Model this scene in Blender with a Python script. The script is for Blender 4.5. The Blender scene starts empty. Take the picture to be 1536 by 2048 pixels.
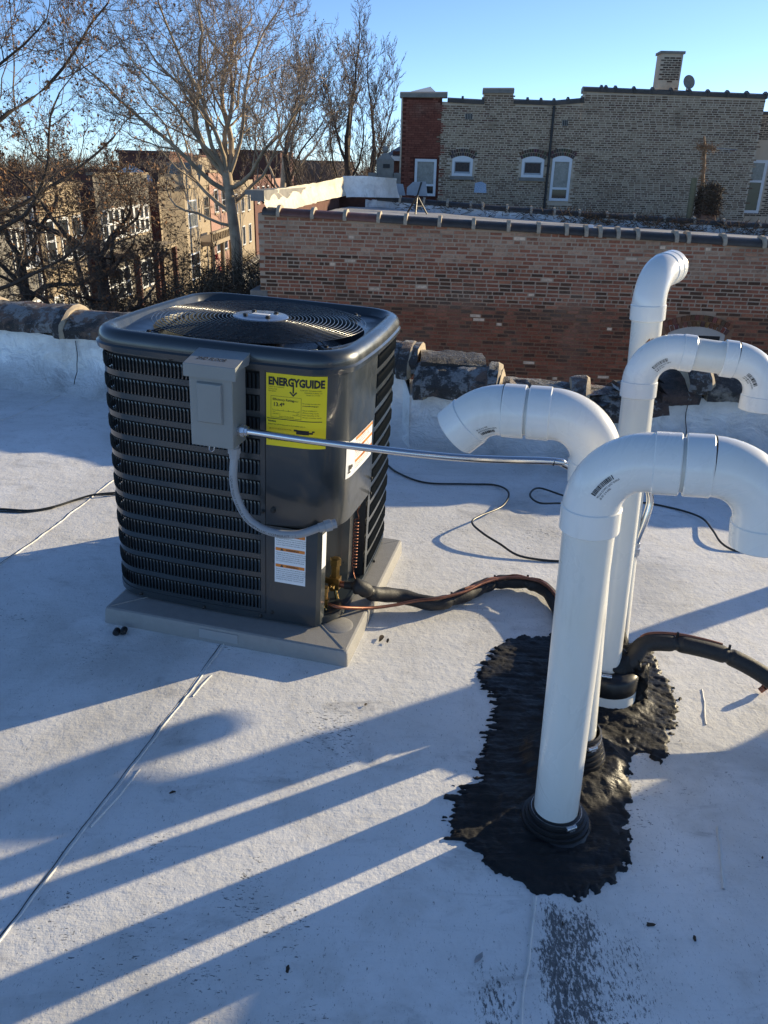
import bpy, bmesh, math, random
import numpy as np
from mathutils import Vector, Matrix, noise as mnoise
rnd = random.Random(7)
PI = math.pi
scene = bpy.context.scene
COL = scene.collection

# ------------------------------------------------------------------ camera
FPX, PITCH, ROLL, CAMH = 1580.0, math.radians(23.3), math.radians(1.5), 1.6   # focal length in pixels of the 1536 x 2048 photograph
_F = np.array([0, math.cos(PITCH), -math.sin(PITCH)])
_R0 = np.array([1.0, 0, 0]); _U0 = np.cross(_R0, _F)
_R = _R0*math.cos(ROLL) + _U0*math.sin(ROLL)
_U = -_R0*math.sin(ROLL) + _U0*math.cos(ROLL)
EYE = np.array([0, 0, CAMH])
cam_data = bpy.data.cameras.new('camera')
cam_data.sensor_fit = 'VERTICAL'; cam_data.sensor_height = 36.0
cam_data.lens = FPX/2048*36.0
cam_data.clip_start = 0.05; cam_data.clip_end = 3000
cam = bpy.data.objects.new('camera', cam_data); COL.objects.link(cam)
cam.matrix_world = Matrix(((_R[0], _U[0], -_F[0], 0), (_R[1], _U[1], -_F[1], 0), (_R[2], _U[2], -_F[2], CAMH), (0, 0, 0, 1)))
scene.camera = cam

# ------------------------------------------------------------------ sky, sun, exposure
SUN_AZ, SUN_EL = math.radians(31.0), math.radians(13.5)      # azimuth counted from +X towards +Y
world = bpy.data.worlds.new('World'); scene.world = world; world.use_nodes = True
wn = world.node_tree.nodes; wl = world.node_tree.links
for n_ in list(wn): wn.remove(n_)
sky = wn.new('ShaderNodeTexSky'); sky.sky_type = 'NISHITA'; sky.sun_disc = False
sky.sun_elevation = SUN_EL; sky.sun_rotation = PI/2 - SUN_AZ
sky.air_density = 0.5; sky.dust_density = 0.12; sky.ozone_density = 2.7; sky.altitude = 0
bg = wn.new('ShaderNodeBackground'); bg.inputs[1].default_value = 0.128
wo = wn.new('ShaderNodeOutputWorld')
wl.new(sky.outputs[0], bg.inputs[0]); wl.new(bg.outputs[0], wo.inputs[0])
sd = bpy.data.lights.new('sun', 'SUN'); sd.energy = 4.1; sd.angle = math.radians(0.53); sd.color = (1.0, 0.83, 0.54)
sun = bpy.data.objects.new('sun', sd); COL.objects.link(sun)
SUN_DIR = Vector((math.cos(SUN_EL)*math.cos(SUN_AZ), math.cos(SUN_EL)*math.sin(SUN_AZ), math.sin(SUN_EL)))
sun.rotation_euler = SUN_DIR.to_track_quat('Z', 'Y').to_euler(); sun.location = SUN_DIR*40
vs = scene.view_settings
vs.view_transform = 'Standard'; vs.look = 'None'; vs.gamma = 1.0; vs.use_curve_mapping = False; vs.exposure = 0.92
scene.cycles.max_bounces = 6; scene.cycles.diffuse_bounces = 3; scene.cycles.glossy_bounces = 3
scene.cycles.transparent_max_bounces = 8

# ------------------------------------------------------------------ pixels -> places
SA, SB = -0.035, 0.018                       # the roof falls away to the right: z = SA x + SB y
def ray(x, y):
    d = _F + _R*(x-768)/FPX - _U*(y-1024)/FPX
    return d/np.linalg.norm(d)
def rz(x, y): return SA*x + SB*y
def roof_px(x, y, z=0.0):
    d = ray(x, y); n = np.array([-SA, -SB, 1.0])
    t = (z - n @ EYE)/(n @ d); return EYE + d*t
def at_depth(x, y, Y):
    d = ray(x, y); return EYE + d*(Y/d[1])
def on_line(x, y, c, m):                    # vertical plane Y = c + m X
    d = ray(x, y); return EYE + d*(c/(d[1]-m*d[0]))
def proj(P):
    q = np.asarray(P, float) - EYE
    return 768+FPX*(q@_R)/(q@_F), 1024-FPX*(q@_U)/(q@_F)

# ------------------------------------------------------------------ object helpers
def thing(name, label, cat, loc=(0,0,0), group=None, mat4=None):
    o = bpy.data.objects.new(name, None); COL.objects.link(o); o.empty_display_size = 0.1
    if mat4 is not None: o.matrix_world = mat4
    else: o.location = loc
    o['label'] = label; o['category'] = cat
    if group: o['group'] = group
    return o
def tag(o, label, cat, group=None):
    o['label'] = label; o['category'] = cat
    if group: o['group'] = group
    return o
def struct(o, label=None):
    o['kind'] = 'structure'
    if label: o['label'] = label
    return o
class MB:
    def __init__(s): s.v = []; s.f = []; s.mi = []; s.c = []
    def quad(s, a, b, c, d, m=0):
        n = len(s.v); s.v += [tuple(a), tuple(b), tuple(c), tuple(d)]; s.f.append((n, n+1, n+2, n+3)); s.mi.append(m)
    def add(s, vs_, fs, m=0):
        n = len(s.v); s.v += [tuple(map(float, p)) for p in vs_]
        for f in fs: s.f.append(tuple(n+i for i in f)); s.mi.append(m)
    def box(s, x0, x1, y0, y1, z0, z1, m=0, jit=0.0, T=None):
        p = [(x0,y0,z0),(x1,y0,z0),(x1,y1,z0),(x0,y1,z0),(x0,y0,z1),(x1,y0,z1),(x1,y1,z1),(x0,y1,z1)]
        if jit: p = [tuple(c+rnd.uniform(-jit, jit) for c in q) for q in p]
        if T is not None: p = [tuple(T @ Vector(q)) for q in p]
        s.add(p, [(0,3,2,1),(4,5,6,7),(0,1,5,4),(1,2,6,5),(2,3,7,6),(3,0,4,7)], m)
    def grid(s, rows, m=0, closed=False, flip=False):
        n = len(s.v); R = len(rows); C = len(rows[0])
        for r in rows: s.v += [tuple(map(float, p)) for p in r]
        for i in range(R-1):
            for j in range(C if closed else C-1):
                k = (j+1) % C
                q = (n+i*C+j, n+i*C+k, n+(i+1)*C+k, n+(i+1)*C+j)
                s.f.append(q[::-1] if flip else q); s.mi.append(m)
    def tube(s, pts, rad, sides=12, m=0, caps=True, squash=None):
        pts = [Vector(p) for p in pts]; n = len(pts)
        rads = rad if isinstance(rad, (list, tuple)) else [rad]*n
        rows = []; prev = None
        for i in range(n):
            t = (pts[min(i+1, n-1)] - pts[max(i-1, 0)])
            if t.length < 1e-9: t = Vector((0,0,1))
            t.normalize()
            if prev is None:
                a = Vector((0,0,1)) if abs(t.z) < 0.9 else Vector((1,0,0))
                u = t.cross(a).normalized()
            else:
                u = prev - t*prev.dot(t)
                u = u.normalized() if u.length > 1e-6 else t.orthogonal().normalized()
            prev = u; w = t.cross(u)
            rows.append([pts[i] + (u*math.cos(2*PI*k/sides) + w*math.sin(2*PI*k/sides))*rads[i] for k in range(sides)])
        b = len(s.v)
        s.grid(rows, m, closed=True)
        if caps:
            s.f.append(tuple(b+k for k in range(sides))[::-1]); s.mi.append(m)
            s.f.append(tuple(b+(n-1)*sides+k for k in range(sides))); s.mi.append(m)
    def lathe(s, prof, seg=32, m=0, T=None, closed=False):
        rows = []
        for r, z in prof:
            row = [Vector((r*math.cos(2*PI*k/seg), r*math.sin(2*PI*k/seg), z)) for k in range(seg)]
            if T is not None: row = [T @ p for p in row]
            rows.append(row)
        s.grid(rows, m, closed=True)
    def build(s, name, mat, parent=None, smooth=None, bevel=0, mw=None, colors=None):
        me = bpy.data.meshes.new(name)
        me.from_pydata(s.v, [], s.f); me.update()
        mats = mat if isinstance(mat, (list, tuple)) else [mat]
        for x in mats: me.materials.append(x)
        if len(mats) > 1: me.polygons.foreach_set('material_index', s.mi)
        if colors is not None:                 # one colour per face
            at = me.color_attributes.new('col', 'FLOAT_COLOR', 'CORNER')
            tot = np.zeros(len(me.polygons), np.int32); me.polygons.foreach_get('loop_total', tot)
            at.data.foreach_set('color', np.repeat(np.asarray(colors, np.float32), tot, axis=0).ravel())
        if bevel:
            bm = bmesh.new(); bm.from_mesh(me)
            bmesh.ops.remove_doubles(bm, verts=bm.verts, dist=1e-5)
            bmesh.ops.bevel(bm, geom=[e for e in bm.edges if e.is_manifold and e.calc_face_angle(0) > 0.5], offset=bevel, segments=2, affect='EDGES', profile=0.6)
            bm.to_mesh(me); bm.free()
        if smooth is not None:
            me.polygons.foreach_set('use_smooth', [True]*len(me.polygons))
            if smooth < 180: me.set_sharp_from_angle(angle=math.radians(smooth))
        o = bpy.data.objects.new(name, me); COL.objects.link(o)
        if parent is not None: o.parent = parent
        if mw is not None: o.matrix_world = mw
        return o
def inst(o, parent, M4=None, name=None):
    c = o.copy(); COL.objects.link(c)
    if name: c.name = name
    c.parent = parent
    if M4 is not None: c.matrix_local = M4
    return c
def spline(pts, n=8):
    P = [Vector(p) for p in pts]; P = [2*P[0]-P[1]] + P + [2*P[-1]-P[-2]]
    out = []
    for i in range(1, len(P)-2):
        for k in range(n):
            t = k/n; a, b, c, d = P[i-1], P[i], P[i+1], P[i+2]
            out.append(0.5*((2*b) + (c-a)*t + (2*a-5*b+4*c-d)*t*t + (3*b-a-3*c+d)*t**3))
    out.append(P[-2]); return out
_font_cache = {}
def text_mesh(txt, size, bold=0.0):
    """flat vertices and faces of a line of text, left aligned, baseline 0"""
    k = (txt, size, bold)
    if k in _font_cache: return _font_cache[k]
    cu = bpy.data.curves.new('t', 'FONT'); cu.body = txt; cu.size = size; cu.offset = bold; cu.resolution_u = 2
    ob = bpy.data.objects.new('t', cu); COL.objects.link(ob)
    dg = bpy.context.evaluated_depsgraph_get(); dg.update()
    me = ob.evaluated_get(dg).to_mesh()
    vs_ = [(v.co.x, v.co.y) for v in me.vertices]; fs = [tuple(p.vertices) for p in me.polygons]
    ob.evaluated_get(dg).to_mesh_clear()
    bpy.data.objects.remove(ob); bpy.data.curves.remove(cu)
    _font_cache[k] = (vs_, fs); return vs_, fs
def fbm(x, y, z=0.0, o=4):
    return mnoise.fractal(Vector((x, y, z)), 1.0, 2.0, o, noise_basis='PERLIN_ORIGINAL')

# ------------------------------------------------------------------ materials
def srgb(r, g, b):
    f = lambda c: (c/255/12.92) if c/255 <= 0.04045 else ((c/255+0.055)/1.055)**2.4
    return (f(r), f(g), f(b))
class NT:
    def __init__(s, name):
        s.m = bpy.data.materials.new(name); s.m.use_nodes = True
        s.t = s.m.node_tree; s.n = s.t.nodes; s.l = s.t.links
        s.b = s.n['Principled BSDF']; s.co = s.n.new('ShaderNodeTexCoord')
    def link(s, a, b): s.l.new(a, b)
    def val(s, node, key, v):
        if hasattr(v, 'is_linked'): s.l.new(v, node.inputs[key])
        else: node.inputs[key].default_value = v
    def noise(s, scale, detail=4, rough=0.55, vec=None, dist=0.0, dim='3D'):
        n = s.n.new('ShaderNodeTexNoise'); n.inputs['Scale'].default_value = scale; n.inputs['Detail'].default_value = detail
        n.inputs['Roughness'].default_value = rough; n.inputs['Distortion'].default_value = dist
        s.l.new(vec if vec is not None else s.co.outputs['Object'], n.inputs['Vector']); return n.outputs['Fac']
    def voro(s, scale, vec=None, feature='F1', out='Distance', rand=1.0):
        n = s.n.new('ShaderNodeTexVoronoi'); n.feature = feature; n.inputs['Scale'].default_value = scale; n.inputs['Randomness'].default_value = rand
        s.l.new(vec if vec is not None else s.co.outputs['Object'], n.inputs['Vector']); return n.outputs[out]
    def mapv(s, scale=(1,1,1), rot=(0,0,0), loc=(0,0,0), vec=None):
        n = s.n.new('ShaderNodeMapping'); n.inputs['Scale'].default_value = scale; n.inputs['Rotation'].default_value = rot; n.inputs['Location'].default_value = loc
        s.l.new(vec if vec is not None else s.co.outputs['Object'], n.inputs['Vector']); return n.outputs[0]
    def ramp(s, fac, stops):
        n = s.n.new('ShaderNodeValToRGB'); e = n.color_ramp.elements
        while len(e) > 1: e.remove(e[-1])
        e[0].position = stops[0][0]; e[0].color = (*stops[0][1], 1)
        for p, c in stops[1:]:
            q = e.new(p); q.color = (*c, 1)
        s.l.new(fac, n.inputs[0]); return n.outputs[0]
    def rng(s, fac, a, b, c=0.0, d=1.0, smooth=True):
        n = s.n.new('ShaderNodeMapRange'); n.interpolation_type = 'SMOOTHSTEP' if smooth else 'LINEAR'
        s.l.new(fac, n.inputs[0])
        for i, v in enumerate((a, b, c, d)): n.inputs[i+1].default_value = v
        return n.outputs[0]
    def math(s, op, a, b=None):
        n = s.n.new('ShaderNodeMath'); n.operation = op; s.val(n, 0, a)
        if b is not None: s.val(n, 1, b)
        return n.outputs[0]
    def mix(s, fac, a, b, mode='MIX'):
        n = s.n.new('ShaderNodeMix'); n.data_type = 'RGBA'; n.blend_type = mode
        s.val(n, 0, fac)
        for k, v in ((6, a), (7, b)):
            if hasattr(v, 'is_linked'): s.l.new(v, n.inputs[k])
            else: n.inputs[k].default_value = (*v, 1)
        return n.outputs[2]
    def bump(s, h, strength=0.3, dist=0.01):
        n = s.n.new('ShaderNodeBump'); n.inputs['Strength'].default_value = strength; n.inputs['Distance'].default_value = dist
        s.l.new(h, n.inputs['Height']); s.l.new(n.outputs[0], s.b.inputs['Normal'])
    def col(s, c): s.val(s.b, 'Base Color', c if hasattr(c, 'is_linked') else (*c, 1))
    def set(s, **k):
        for a, v in k.items(): s.val(s.b, {'rough':'Roughness','metal':'Metallic','spec':'Specular IOR Level','coat':'Coat Weight','coatr':'Coat Roughness','trans':'Transmission Weight','emit':'Emission Strength','sub':'Subsurface Weight'}[a], v)
def simple(name, col, rough=0.6, metal=0.0, var=0.15, scale=6.0, bump=0.0, bscale=60, rand=0.0, **k):
    t = NT(name)
    n = t.noise(scale, 6, 0.65)
    c = t.ramp(n, [(0.25, tuple(x*(1-var) for x in col)), (0.5, col), (0.75, tuple(min(1, x*(1+var)) for x in col))])
    if rand:
        oi = t.n.new('ShaderNodeObjectInfo')
        g = t.rng(oi.outputs['Random'], 0, 1, 1-rand, 1+rand, False)
        c = t.mix(1.0, c, t.n.new('ShaderNodeCombineColor').outputs[0], 'MULTIPLY') if False else c
        hs = t.n.new('ShaderNodeHueSaturation'); t.link(c, hs.inputs['Color']); t.link(g, hs.inputs['Value']); c = hs.outputs[0]
    t.col(c); t.set(rough=rough, metal=metal, **k)
    if rough > 0.15: t.set(rough=t.rng(t.noise(scale*3, 4), 0.2, 0.8, max(0.02, rough-0.08), min(1, rough+0.08)))
    if bump: t.bump(t.noise(bscale, 5, 0.6), bump, 0.004)
    return t.m
# ================================================================== materials of the roof
def coat_material(name, base, wear=True, rough=0.5, wrinkle=False):
    t = NT(name)
    big = t.noise(0.9, 5, 0.6, dist=0.6)
    mid = t.noise(6.0, 6, 0.7, dist=0.3)
    sv = t.mapv((3.0, 26.0, 3.0), (0, 0, math.radians(-12)))
    streak = t.noise(2.2, 5, 0.7, vec=sv)
    fine = t.noise(85, 4, 0.7)
    c0 = tuple(x*0.80 for x in base); c2 = tuple(min(1, x*1.12) for x in base)
    c = t.ramp(big, [(0.30, (base[0]*0.60, base[1]*0.59, base[2]*0.56)), (0.47, (base[0]*0.92, base[1]*0.92, base[2]*0.91)), (0.56, base), (0.70, c2)])
    c = t.mix(t.rng(mid, 0.44, 0.72, 0, 0.40), c, (base[0]*0.62, base[1]*0.60, base[2]*0.56))
    c = t.mix(t.rng(streak, 0.52, 0.75, 0, 0.16), c, (base[0]*0.55, base[1]*0.55, base[2]*0.56))
    c = t.mix(t.rng(fine, 0.54, 0.76, 0, 0.16), c, (base[0]*0.45, base[1]*0.45, base[2]*0.46))
    if wear:
        # small dark flecks, thicker in dirty patches
        patch = t.rng(t.noise(1.9, 5, 0.7, vec=t.mapv(loc=(3.1, 1.7, 0))), 0.46, 0.70)
        fl = t.noise(120, 3, 0.6, vec=t.mapv((0.55, 1.6, 1), (0, 0, math.radians(-35))))
        thr = t.math('SUBTRACT', t.math('ADD', fl, 0.05), t.math('MULTIPLY', patch, 0.20))
        fleck = t.rng(thr, 0.290, 0.235)
        sm = t.rng(t.noise(3.3, 5, 0.7, vec=t.mapv((1, 2.4, 1), (0, 0, 0.6), (9, 4, 0)), dist=0.9), 0.55, 0.74, 0, 0.45)
        c = t.mix(sm, c, (0.27, 0.265, 0.255))
        sw = t.rng(t.noise(1.3, 6, 0.72, vec=t.mapv((1.0, 3.5, 1), (0, 0, -0.5), (2, 8, 0)), dist=1.5), 0.56, 0.72, 0, 0.32)
        c = t.mix(sw, c, (0.38, 0.37, 0.35))
        c = t.mix(t.math('MULTIPLY', fleck, 0.85), c, (0.06, 0.065, 0.07))
        # rusty brown dirt patch here and there
        rust = t.rng(t.noise(2.4, 5, 0.7, vec=t.mapv(loc=(7.4, 2.2, 0))), 0.64, 0.78, 0, 0.30)
        c = t.mix(rust, c, (0.30, 0.22, 0.14))
        # the worn strip below the tar: coating rubbed through to the black sheet
        sx = t.n.new('ShaderNodeSeparateXYZ'); t.link(t.co.outputs['Object'], sx.inputs[0])
        cx = t.math('SUBTRACT', sx.outputs['X'], t.math('MULTIPLY', t.math('SUBTRACT', sx.outputs['Y'], 1.33), 0.11))
        def band(x0, w_, y1, dens, sc, off):
            wb = t.math('MULTIPLY', t.math('SUBTRACT', t.noise(9, 3, 0.6), 0.5), 0.10)
            a = t.rng(t.math('ABSOLUTE', t.math('ADD', t.math('SUBTRACT', cx, x0), wb)), 0.0, w_*2.0, 1, 0)
            b = t.rng(t.math('ADD', sx.outputs['Y'], wb), y1+0.03, y1-0.10)
            k = t.math('MULTIPLY', a, b)
            f = t.noise(sc, 5, 0.8, vec=t.mapv((1.5, 0.55, 1), (0, 0, 0.12), (off, 0, 0)))
            return t.rng(t.math('ADD', f, t.math('MULTIPLY', k, dens)), 0.62, 0.70)
        for args in ((0.420, 0.034, 1.40, 0.22, 95, 0), (0.475, 0.040, 1.38, 0.20, 110, 4), (0.28, 0.05, 1.22, 0.14, 70, 9), (0.56, 0.07, 1.32, 0.11, 130, 13)):
            c = t.mix(t.math('MULTIPLY', band(*args), 0.9), c, (0.05, 0.055, 0.06))
    t.col(c)
    t.set(rough=t.rng(mid, 0.3, 0.7, rough-0.08, rough+0.14))
    hgt = t.math('ADD', t.math('ADD', t.math('MULTIPLY', t.noise(26, 5, 0.65), 0.5), t.math('MULTIPLY', fine, 0.16)), t.math('MULTIPLY', streak, 0.22))
    if wrinkle:
        hgt = t.math('ADD', hgt, t.math('MULTIPLY', t.noise(7, 5, 0.6, dist=1.2), 2.0))
    if wrinkle: c = t.mix(t.rng(t.noise(4.5, 5, 0.7, vec=t.mapv((1, 1, 0.35))), 0.52, 0.75, 0, 0.55), c, (0.24, 0.23, 0.22)); t.col(c); t.set(metal=0.25)
    t.bump(hgt, 0.75 if wrinkle else 0.55, 0.012)
    return t.m
m_roof = coat_material('silver_roof_coating', (0.80, 0.79, 0.77))
m_flash = coat_material('silver_flashing', (0.80, 0.79, 0.77), wear=False, rough=0.38, wrinkle=True)
m_seam = coat_material('seam_coating', (0.70, 0.69, 0.67), wear=False, rough=0.5)
m_pad = simple('pad_plastic', (0.275, 0.268, 0.255), 0.55, var=0.10, scale=30, bump=0.25, bscale=220)
m_padtape = simple('pad_tape', (0.33, 0.33, 0.33), 0.4, var=0.05)
m_ac = simple('slate_paint', (0.022, 0.030, 0.036), 0.34, var=0.10, scale=5, coat=0.5, coatr=0.12)
m_acdark = simple('coil_dark', (0.010, 0.011, 0.012), 0.7, var=0.2)
m_wire = simple('black_wire', (0.012, 0.012, 0.013), 0.26, var=0.1, coat=0.5, coatr=0.15)
m_box = simple('gray_box_paint', (0.235, 0.245, 0.240), 0.42, var=0.04, scale=12)
m_zinc = simple('zinc', (0.55, 0.56, 0.58), 0.30, metal=0.9, var=0.12, scale=18)
m_emt = simple('galvanised_tube', (0.62, 0.63, 0.65), 0.145, metal=1.0, var=0.03, scale=3); m_emt.node_tree.nodes['Principled BSDF'].inputs['Roughness'].default_value = 0.2
m_whip = simple('gray_whip', (0.30, 0.31, 0.33), 0.42, var=0.06, scale=25)
m_brass = simple('brass', (0.27, 0.18, 0.065), 0.36, metal=0.9, var=0.25, scale=30)
m_copper = simple('copper', (0.25, 0.105, 0.065), 0.42, metal=0.7, var=0.35, scale=24)
m_foam = simple('black_foam', (0.016, 0.016, 0.017), 0.62, var=0.35, scale=40, bump=0.2, bscale=160)
m_rubber = simple('black_rubber', (0.011, 0.011, 0.012), 0.36, var=0.2, scale=20)
m_cord = simple('cord_black', (0.016, 0.018, 0.017), 0.4, var=0.2)
def pvc_material(name, base, rough, dirt):
    t = NT(name)
    st = t.noise(5, 5, 0.7, vec=t.mapv((5.0, 5.0, 0.7))); sm = t.noise(3.2, 5, 0.65, dist=0.8); sc = t.noise(60, 3, 0.7, vec=t.mapv((1, 1, 0.25)))
    c = t.mix(t.rng(sm, 0.4, 0.7, 0, 0.5), base, (base[0]*0.97, base[1]*0.94, base[2]*0.86))
    c = t.mix(t.rng(st, 0.52, 0.80, 0, dirt), c, (0.36, 0.34, 0.30))
    c = t.mix(t.math('MULTIPLY', t.rng(sc, 0.70, 0.78), t.rng(sm, 0.5, 0.6, 0, 0.5)), c, (0.30, 0.28, 0.26))
    t.col(c); t.set(rough=t.rng(sm, 0.3, 0.7, rough-0.05, rough+0.10), coat=0.2, coatr=0.1)
    return t.m
m_pvc = pvc_material('pvc_white', (0.77, 0.77, 0.755), 0.22, 0.16)
m_pvcpipe = pvc_material('pvc_pipe', (0.71, 0.70, 0.655), 0.30, 0.28)
m_ink = simple('ink', (0.02, 0.02, 0.022), 0.7, var=0.1)
m_inkfaint = simple('faint_ink', (0.22, 0.22, 0.23), 0.7, var=0.1)
m_yellow = simple('yellow_label', (0.84, 0.67, 0.008), 0.45, var=0.02)
m_white = simple('white_label', (0.76, 0.77, 0.78), 0.45, var=0.03)
m_orange = simple('orange_ink', (0.72, 0.22, 0.03), 0.5, var=0.05)
m_rust = simple('rust', (0.16, 0.065, 0.03), 0.85, var=0.4, scale=60)
m_screw = simple('black_screw', (0.010, 0.010, 0.011), 0.45)
m_clay = simple('bare_clay', (0.42, 0.34, 0.24), 0.9, var=0.25, scale=22, bump=0.6, bscale=60)
m_motor = simple('plate_steel', (0.42, 0.44, 0.46), 0.25, metal=0.9, var=0.1)

def tar_material():
    t = NT('roofing_tar')
    n1 = t.noise(9, 6, 0.6, dist=0.8); n2 = t.noise(70, 4, 0.6)
    sv = t.mapv((8, 55, 8), (0, 0, 0.25)); st = t.noise(1.6, 4, 0.65, vec=sv)
    t.col(t.ramp(n1, [(0.3, (0.005, 0.005, 0.006)), (0.58, (0.009, 0.009, 0.010)), (0.85, (0.028, 0.027, 0.026))]))
    t.set(rough=t.rng(n1, 0.35, 0.65, 0.38, 0.75), spec=0.35)
    t.bump(t.math('ADD', t.math('ADD', t.math('MULTIPLY', n2, 0.35), n1), t.math('MULTIPLY', st, 0.8)), 0.6, 0.008)
    return t.m
m_tar = tar_material()
def tile_material(name, clay, tar, silver, seed):
    t = NT(name)
    oi = t.n.new('ShaderNodeObjectInfo')
    va = t.n.new('ShaderNodeVectorMath'); va.operation = 'ADD'; t.link(t.co.outputs['Object'], va.inputs[0])
    cm = t.n.new('ShaderNodeCombineXYZ'); t.link(t.math('MULTIPLY', oi.outputs['Random'], 37.0), cm.inputs[0]); t.link(cm.outputs[0], va.inputs[1])
    v = va.outputs[0]
    n1 = t.noise(7, 6, 0.7, vec=v, dist=0.5); n2 = t.noise(26, 6, 0.75, vec=v); n3 = t.noise(3.2, 5, 0.65, vec=t.mapv(loc=(seed, 3, 1), vec=v))
    c = t.mix(t.rng(n1, 0.35, 0.7, 0, 0.6), clay, tuple(x*0.45 for x in clay))
    c = t.mix(t.rng(t.math('ADD', n3, t.math('MULTIPLY', n2, 0.35)), 0.62-tar*0.28, 0.76-tar*0.28), c, (0.040, 0.034, 0.030))
    c = t.mix(t.rng(t.math('ADD', n1, t.math('MULTIPLY', n2, 0.7)), 1.06-silver*0.5, 1.18-silver*0.5), c, (0.27, 0.265, 0.255))
    t.col(c); t.set(rough=t.rng(n2, 0.3, 0.7, 0.35, 0.8))
    t.bump(t.math('ADD', n2, t.math('MULTIPLY', n1, 1.2)), 1.0, 0.02)
    return t.m
m_tile = tile_material('tarred_coping_tile', (0.19, 0.115, 0.078), 0.26, 0.46, 2)
m_tile_brown = tile_material('brown_coping_tile', (0.105, 0.062, 0.046), 0.2, 0.22, 6)
m_tile_gray = tile_material('bare_coping_tile', (0.30, 0.265, 0.215), 0.15, 0.1, 9)

# ================================================================== the flat roof
def build_roof():
    mb = MB(); xs = list(np.arange(-5.0, 6.01, 0.1)); ys = list(np.arange(-2.6, 5.6, 0.1))
    rows = []
    for y in ys:
        rows.append([(x, y, rz(x, y) + 0.006*fbm(x*0.8, y*0.8, 0) + 0.002*fbm(x*4, y*4, 3)) for x in xs])
    mb.grid(rows)
    return struct(mb.build('flat_roof', m_roof, smooth=180), 'worn silver coated flat roof with seams and dark flecks')
roof_ob = build_roof()
def roof_strip(name, px, width, hgt, mat, seed=0, px_is_xy=False):
    """a raised bead or lap edge lying on the roof"""
    P = [np.array([*p, 0]) if px_is_xy else roof_px(*p) for p in px]
    pts = []
    for i in range(len(P)-1):
        n = max(4, int(np.linalg.norm(P[i+1]-P[i])/0.015))
        for k in range(n): pts.append(P[i] + (P[i+1]-P[i])*k/n)
    pts.append(P[-1]); rows = []
    for i, p in enumerate(pts):
        d = pts[min(i+1, len(pts)-1)] - pts[max(i-1, 0)]; d[2] = 0; d = d/np.linalg.norm(d); s = np.array([-d[1], d[0], 0])
        wob = 0.006*fbm(p[0]*6, p[1]*6, seed) ; w = width*(0.75 + 0.7*abs(fbm(p[0]*20, p[1]*20, seed+5)))
        q = p + s*wob; row = []
        for a, hh in ((-1, -0.007), (-0.5, hgt*0.9), (0.1, hgt), (0.7, hgt*0.6), (1.1, -0.007)):
            r = q + s*a*w/2; base = rz(r[0], r[1]) + 0.006*fbm(r[0]*0.8, r[1]*0.8, 0)
            row.append((r[0], r[1], base + hh*(0.8 + 0.5*fbm(r[0]*30, r[1]*30, seed))))
        rows.append(row)
    mb = MB(); mb.grid(rows, flip=True)
    return mb.build(name, mat, parent=roof_ob, smooth=180)
SEAM1 = [(452, 1285), (390, 1372), (330, 1452), (250, 1555), (170, 1660), (90, 1765), (0, 1880), (-120, 2030)]
roof_strip('roof_seam', SEAM1, 0.0065, 0.0050, m_seam, 1)
roof_strip('seam_crack', [(x_-5, y_-3) for x_, y_ in SEAM1], 0.0032, 0.0016, m_rubber, 1)
roof_strip('seam_crack', [(224, 962), (150, 1017), (75, 1075), (-60, 1167)], 0.003, 0.0016, m_rubber, 4)
roof_strip('roof_seam', [(424, 1352), (385, 1395)], 0.007, 0.005, m_seam, 2)
roof_strip('roof_seam', [(280, 1540), (240, 1590), (180, 1655)], 0.007, 0.005, m_seam, 3)
roof_strip('roof_seam', [(228, 960), (150, 1020), (75, 1078), (-60, 1170)], 0.008, 0.0050, m_seam, 4)
roof_strip('roof_seam', [(130, 786), (75, 812), (0, 842), (-80, 872)], 0.012, 0.006, m_seam, 5)
roof_strip('roof_seam', [(1068, 1795), (1060, 1880), (1050, 1960), (1040, 2070)], 0.010, 0.005, m_seam, 6)
roof_strip('coating_drip', [(1434, 1655), (1440, 1700), (1443, 1780)], 0.010, 0.005, m_seam, 7)
roof_strip('coating_drip', [(1405, 1378), (1410, 1415), (1413, 1448)], 0.008, 0.004, m_seam, 8)
# the rest of our own building under the roof
mb = MB(); mb.box(-4.95, 5.95, -2.55, 4.3, -9.0, -0.32)
m_bigwall = simple('common_brick_far', (0.20, 0.13, 0.095), 0.9, var=0.3, scale=9, bump=0.5)
ob = mb.build('our_building', m_bigwall); tag(ob, 'brick building that carries the silver coated flat roof', 'building')

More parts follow.
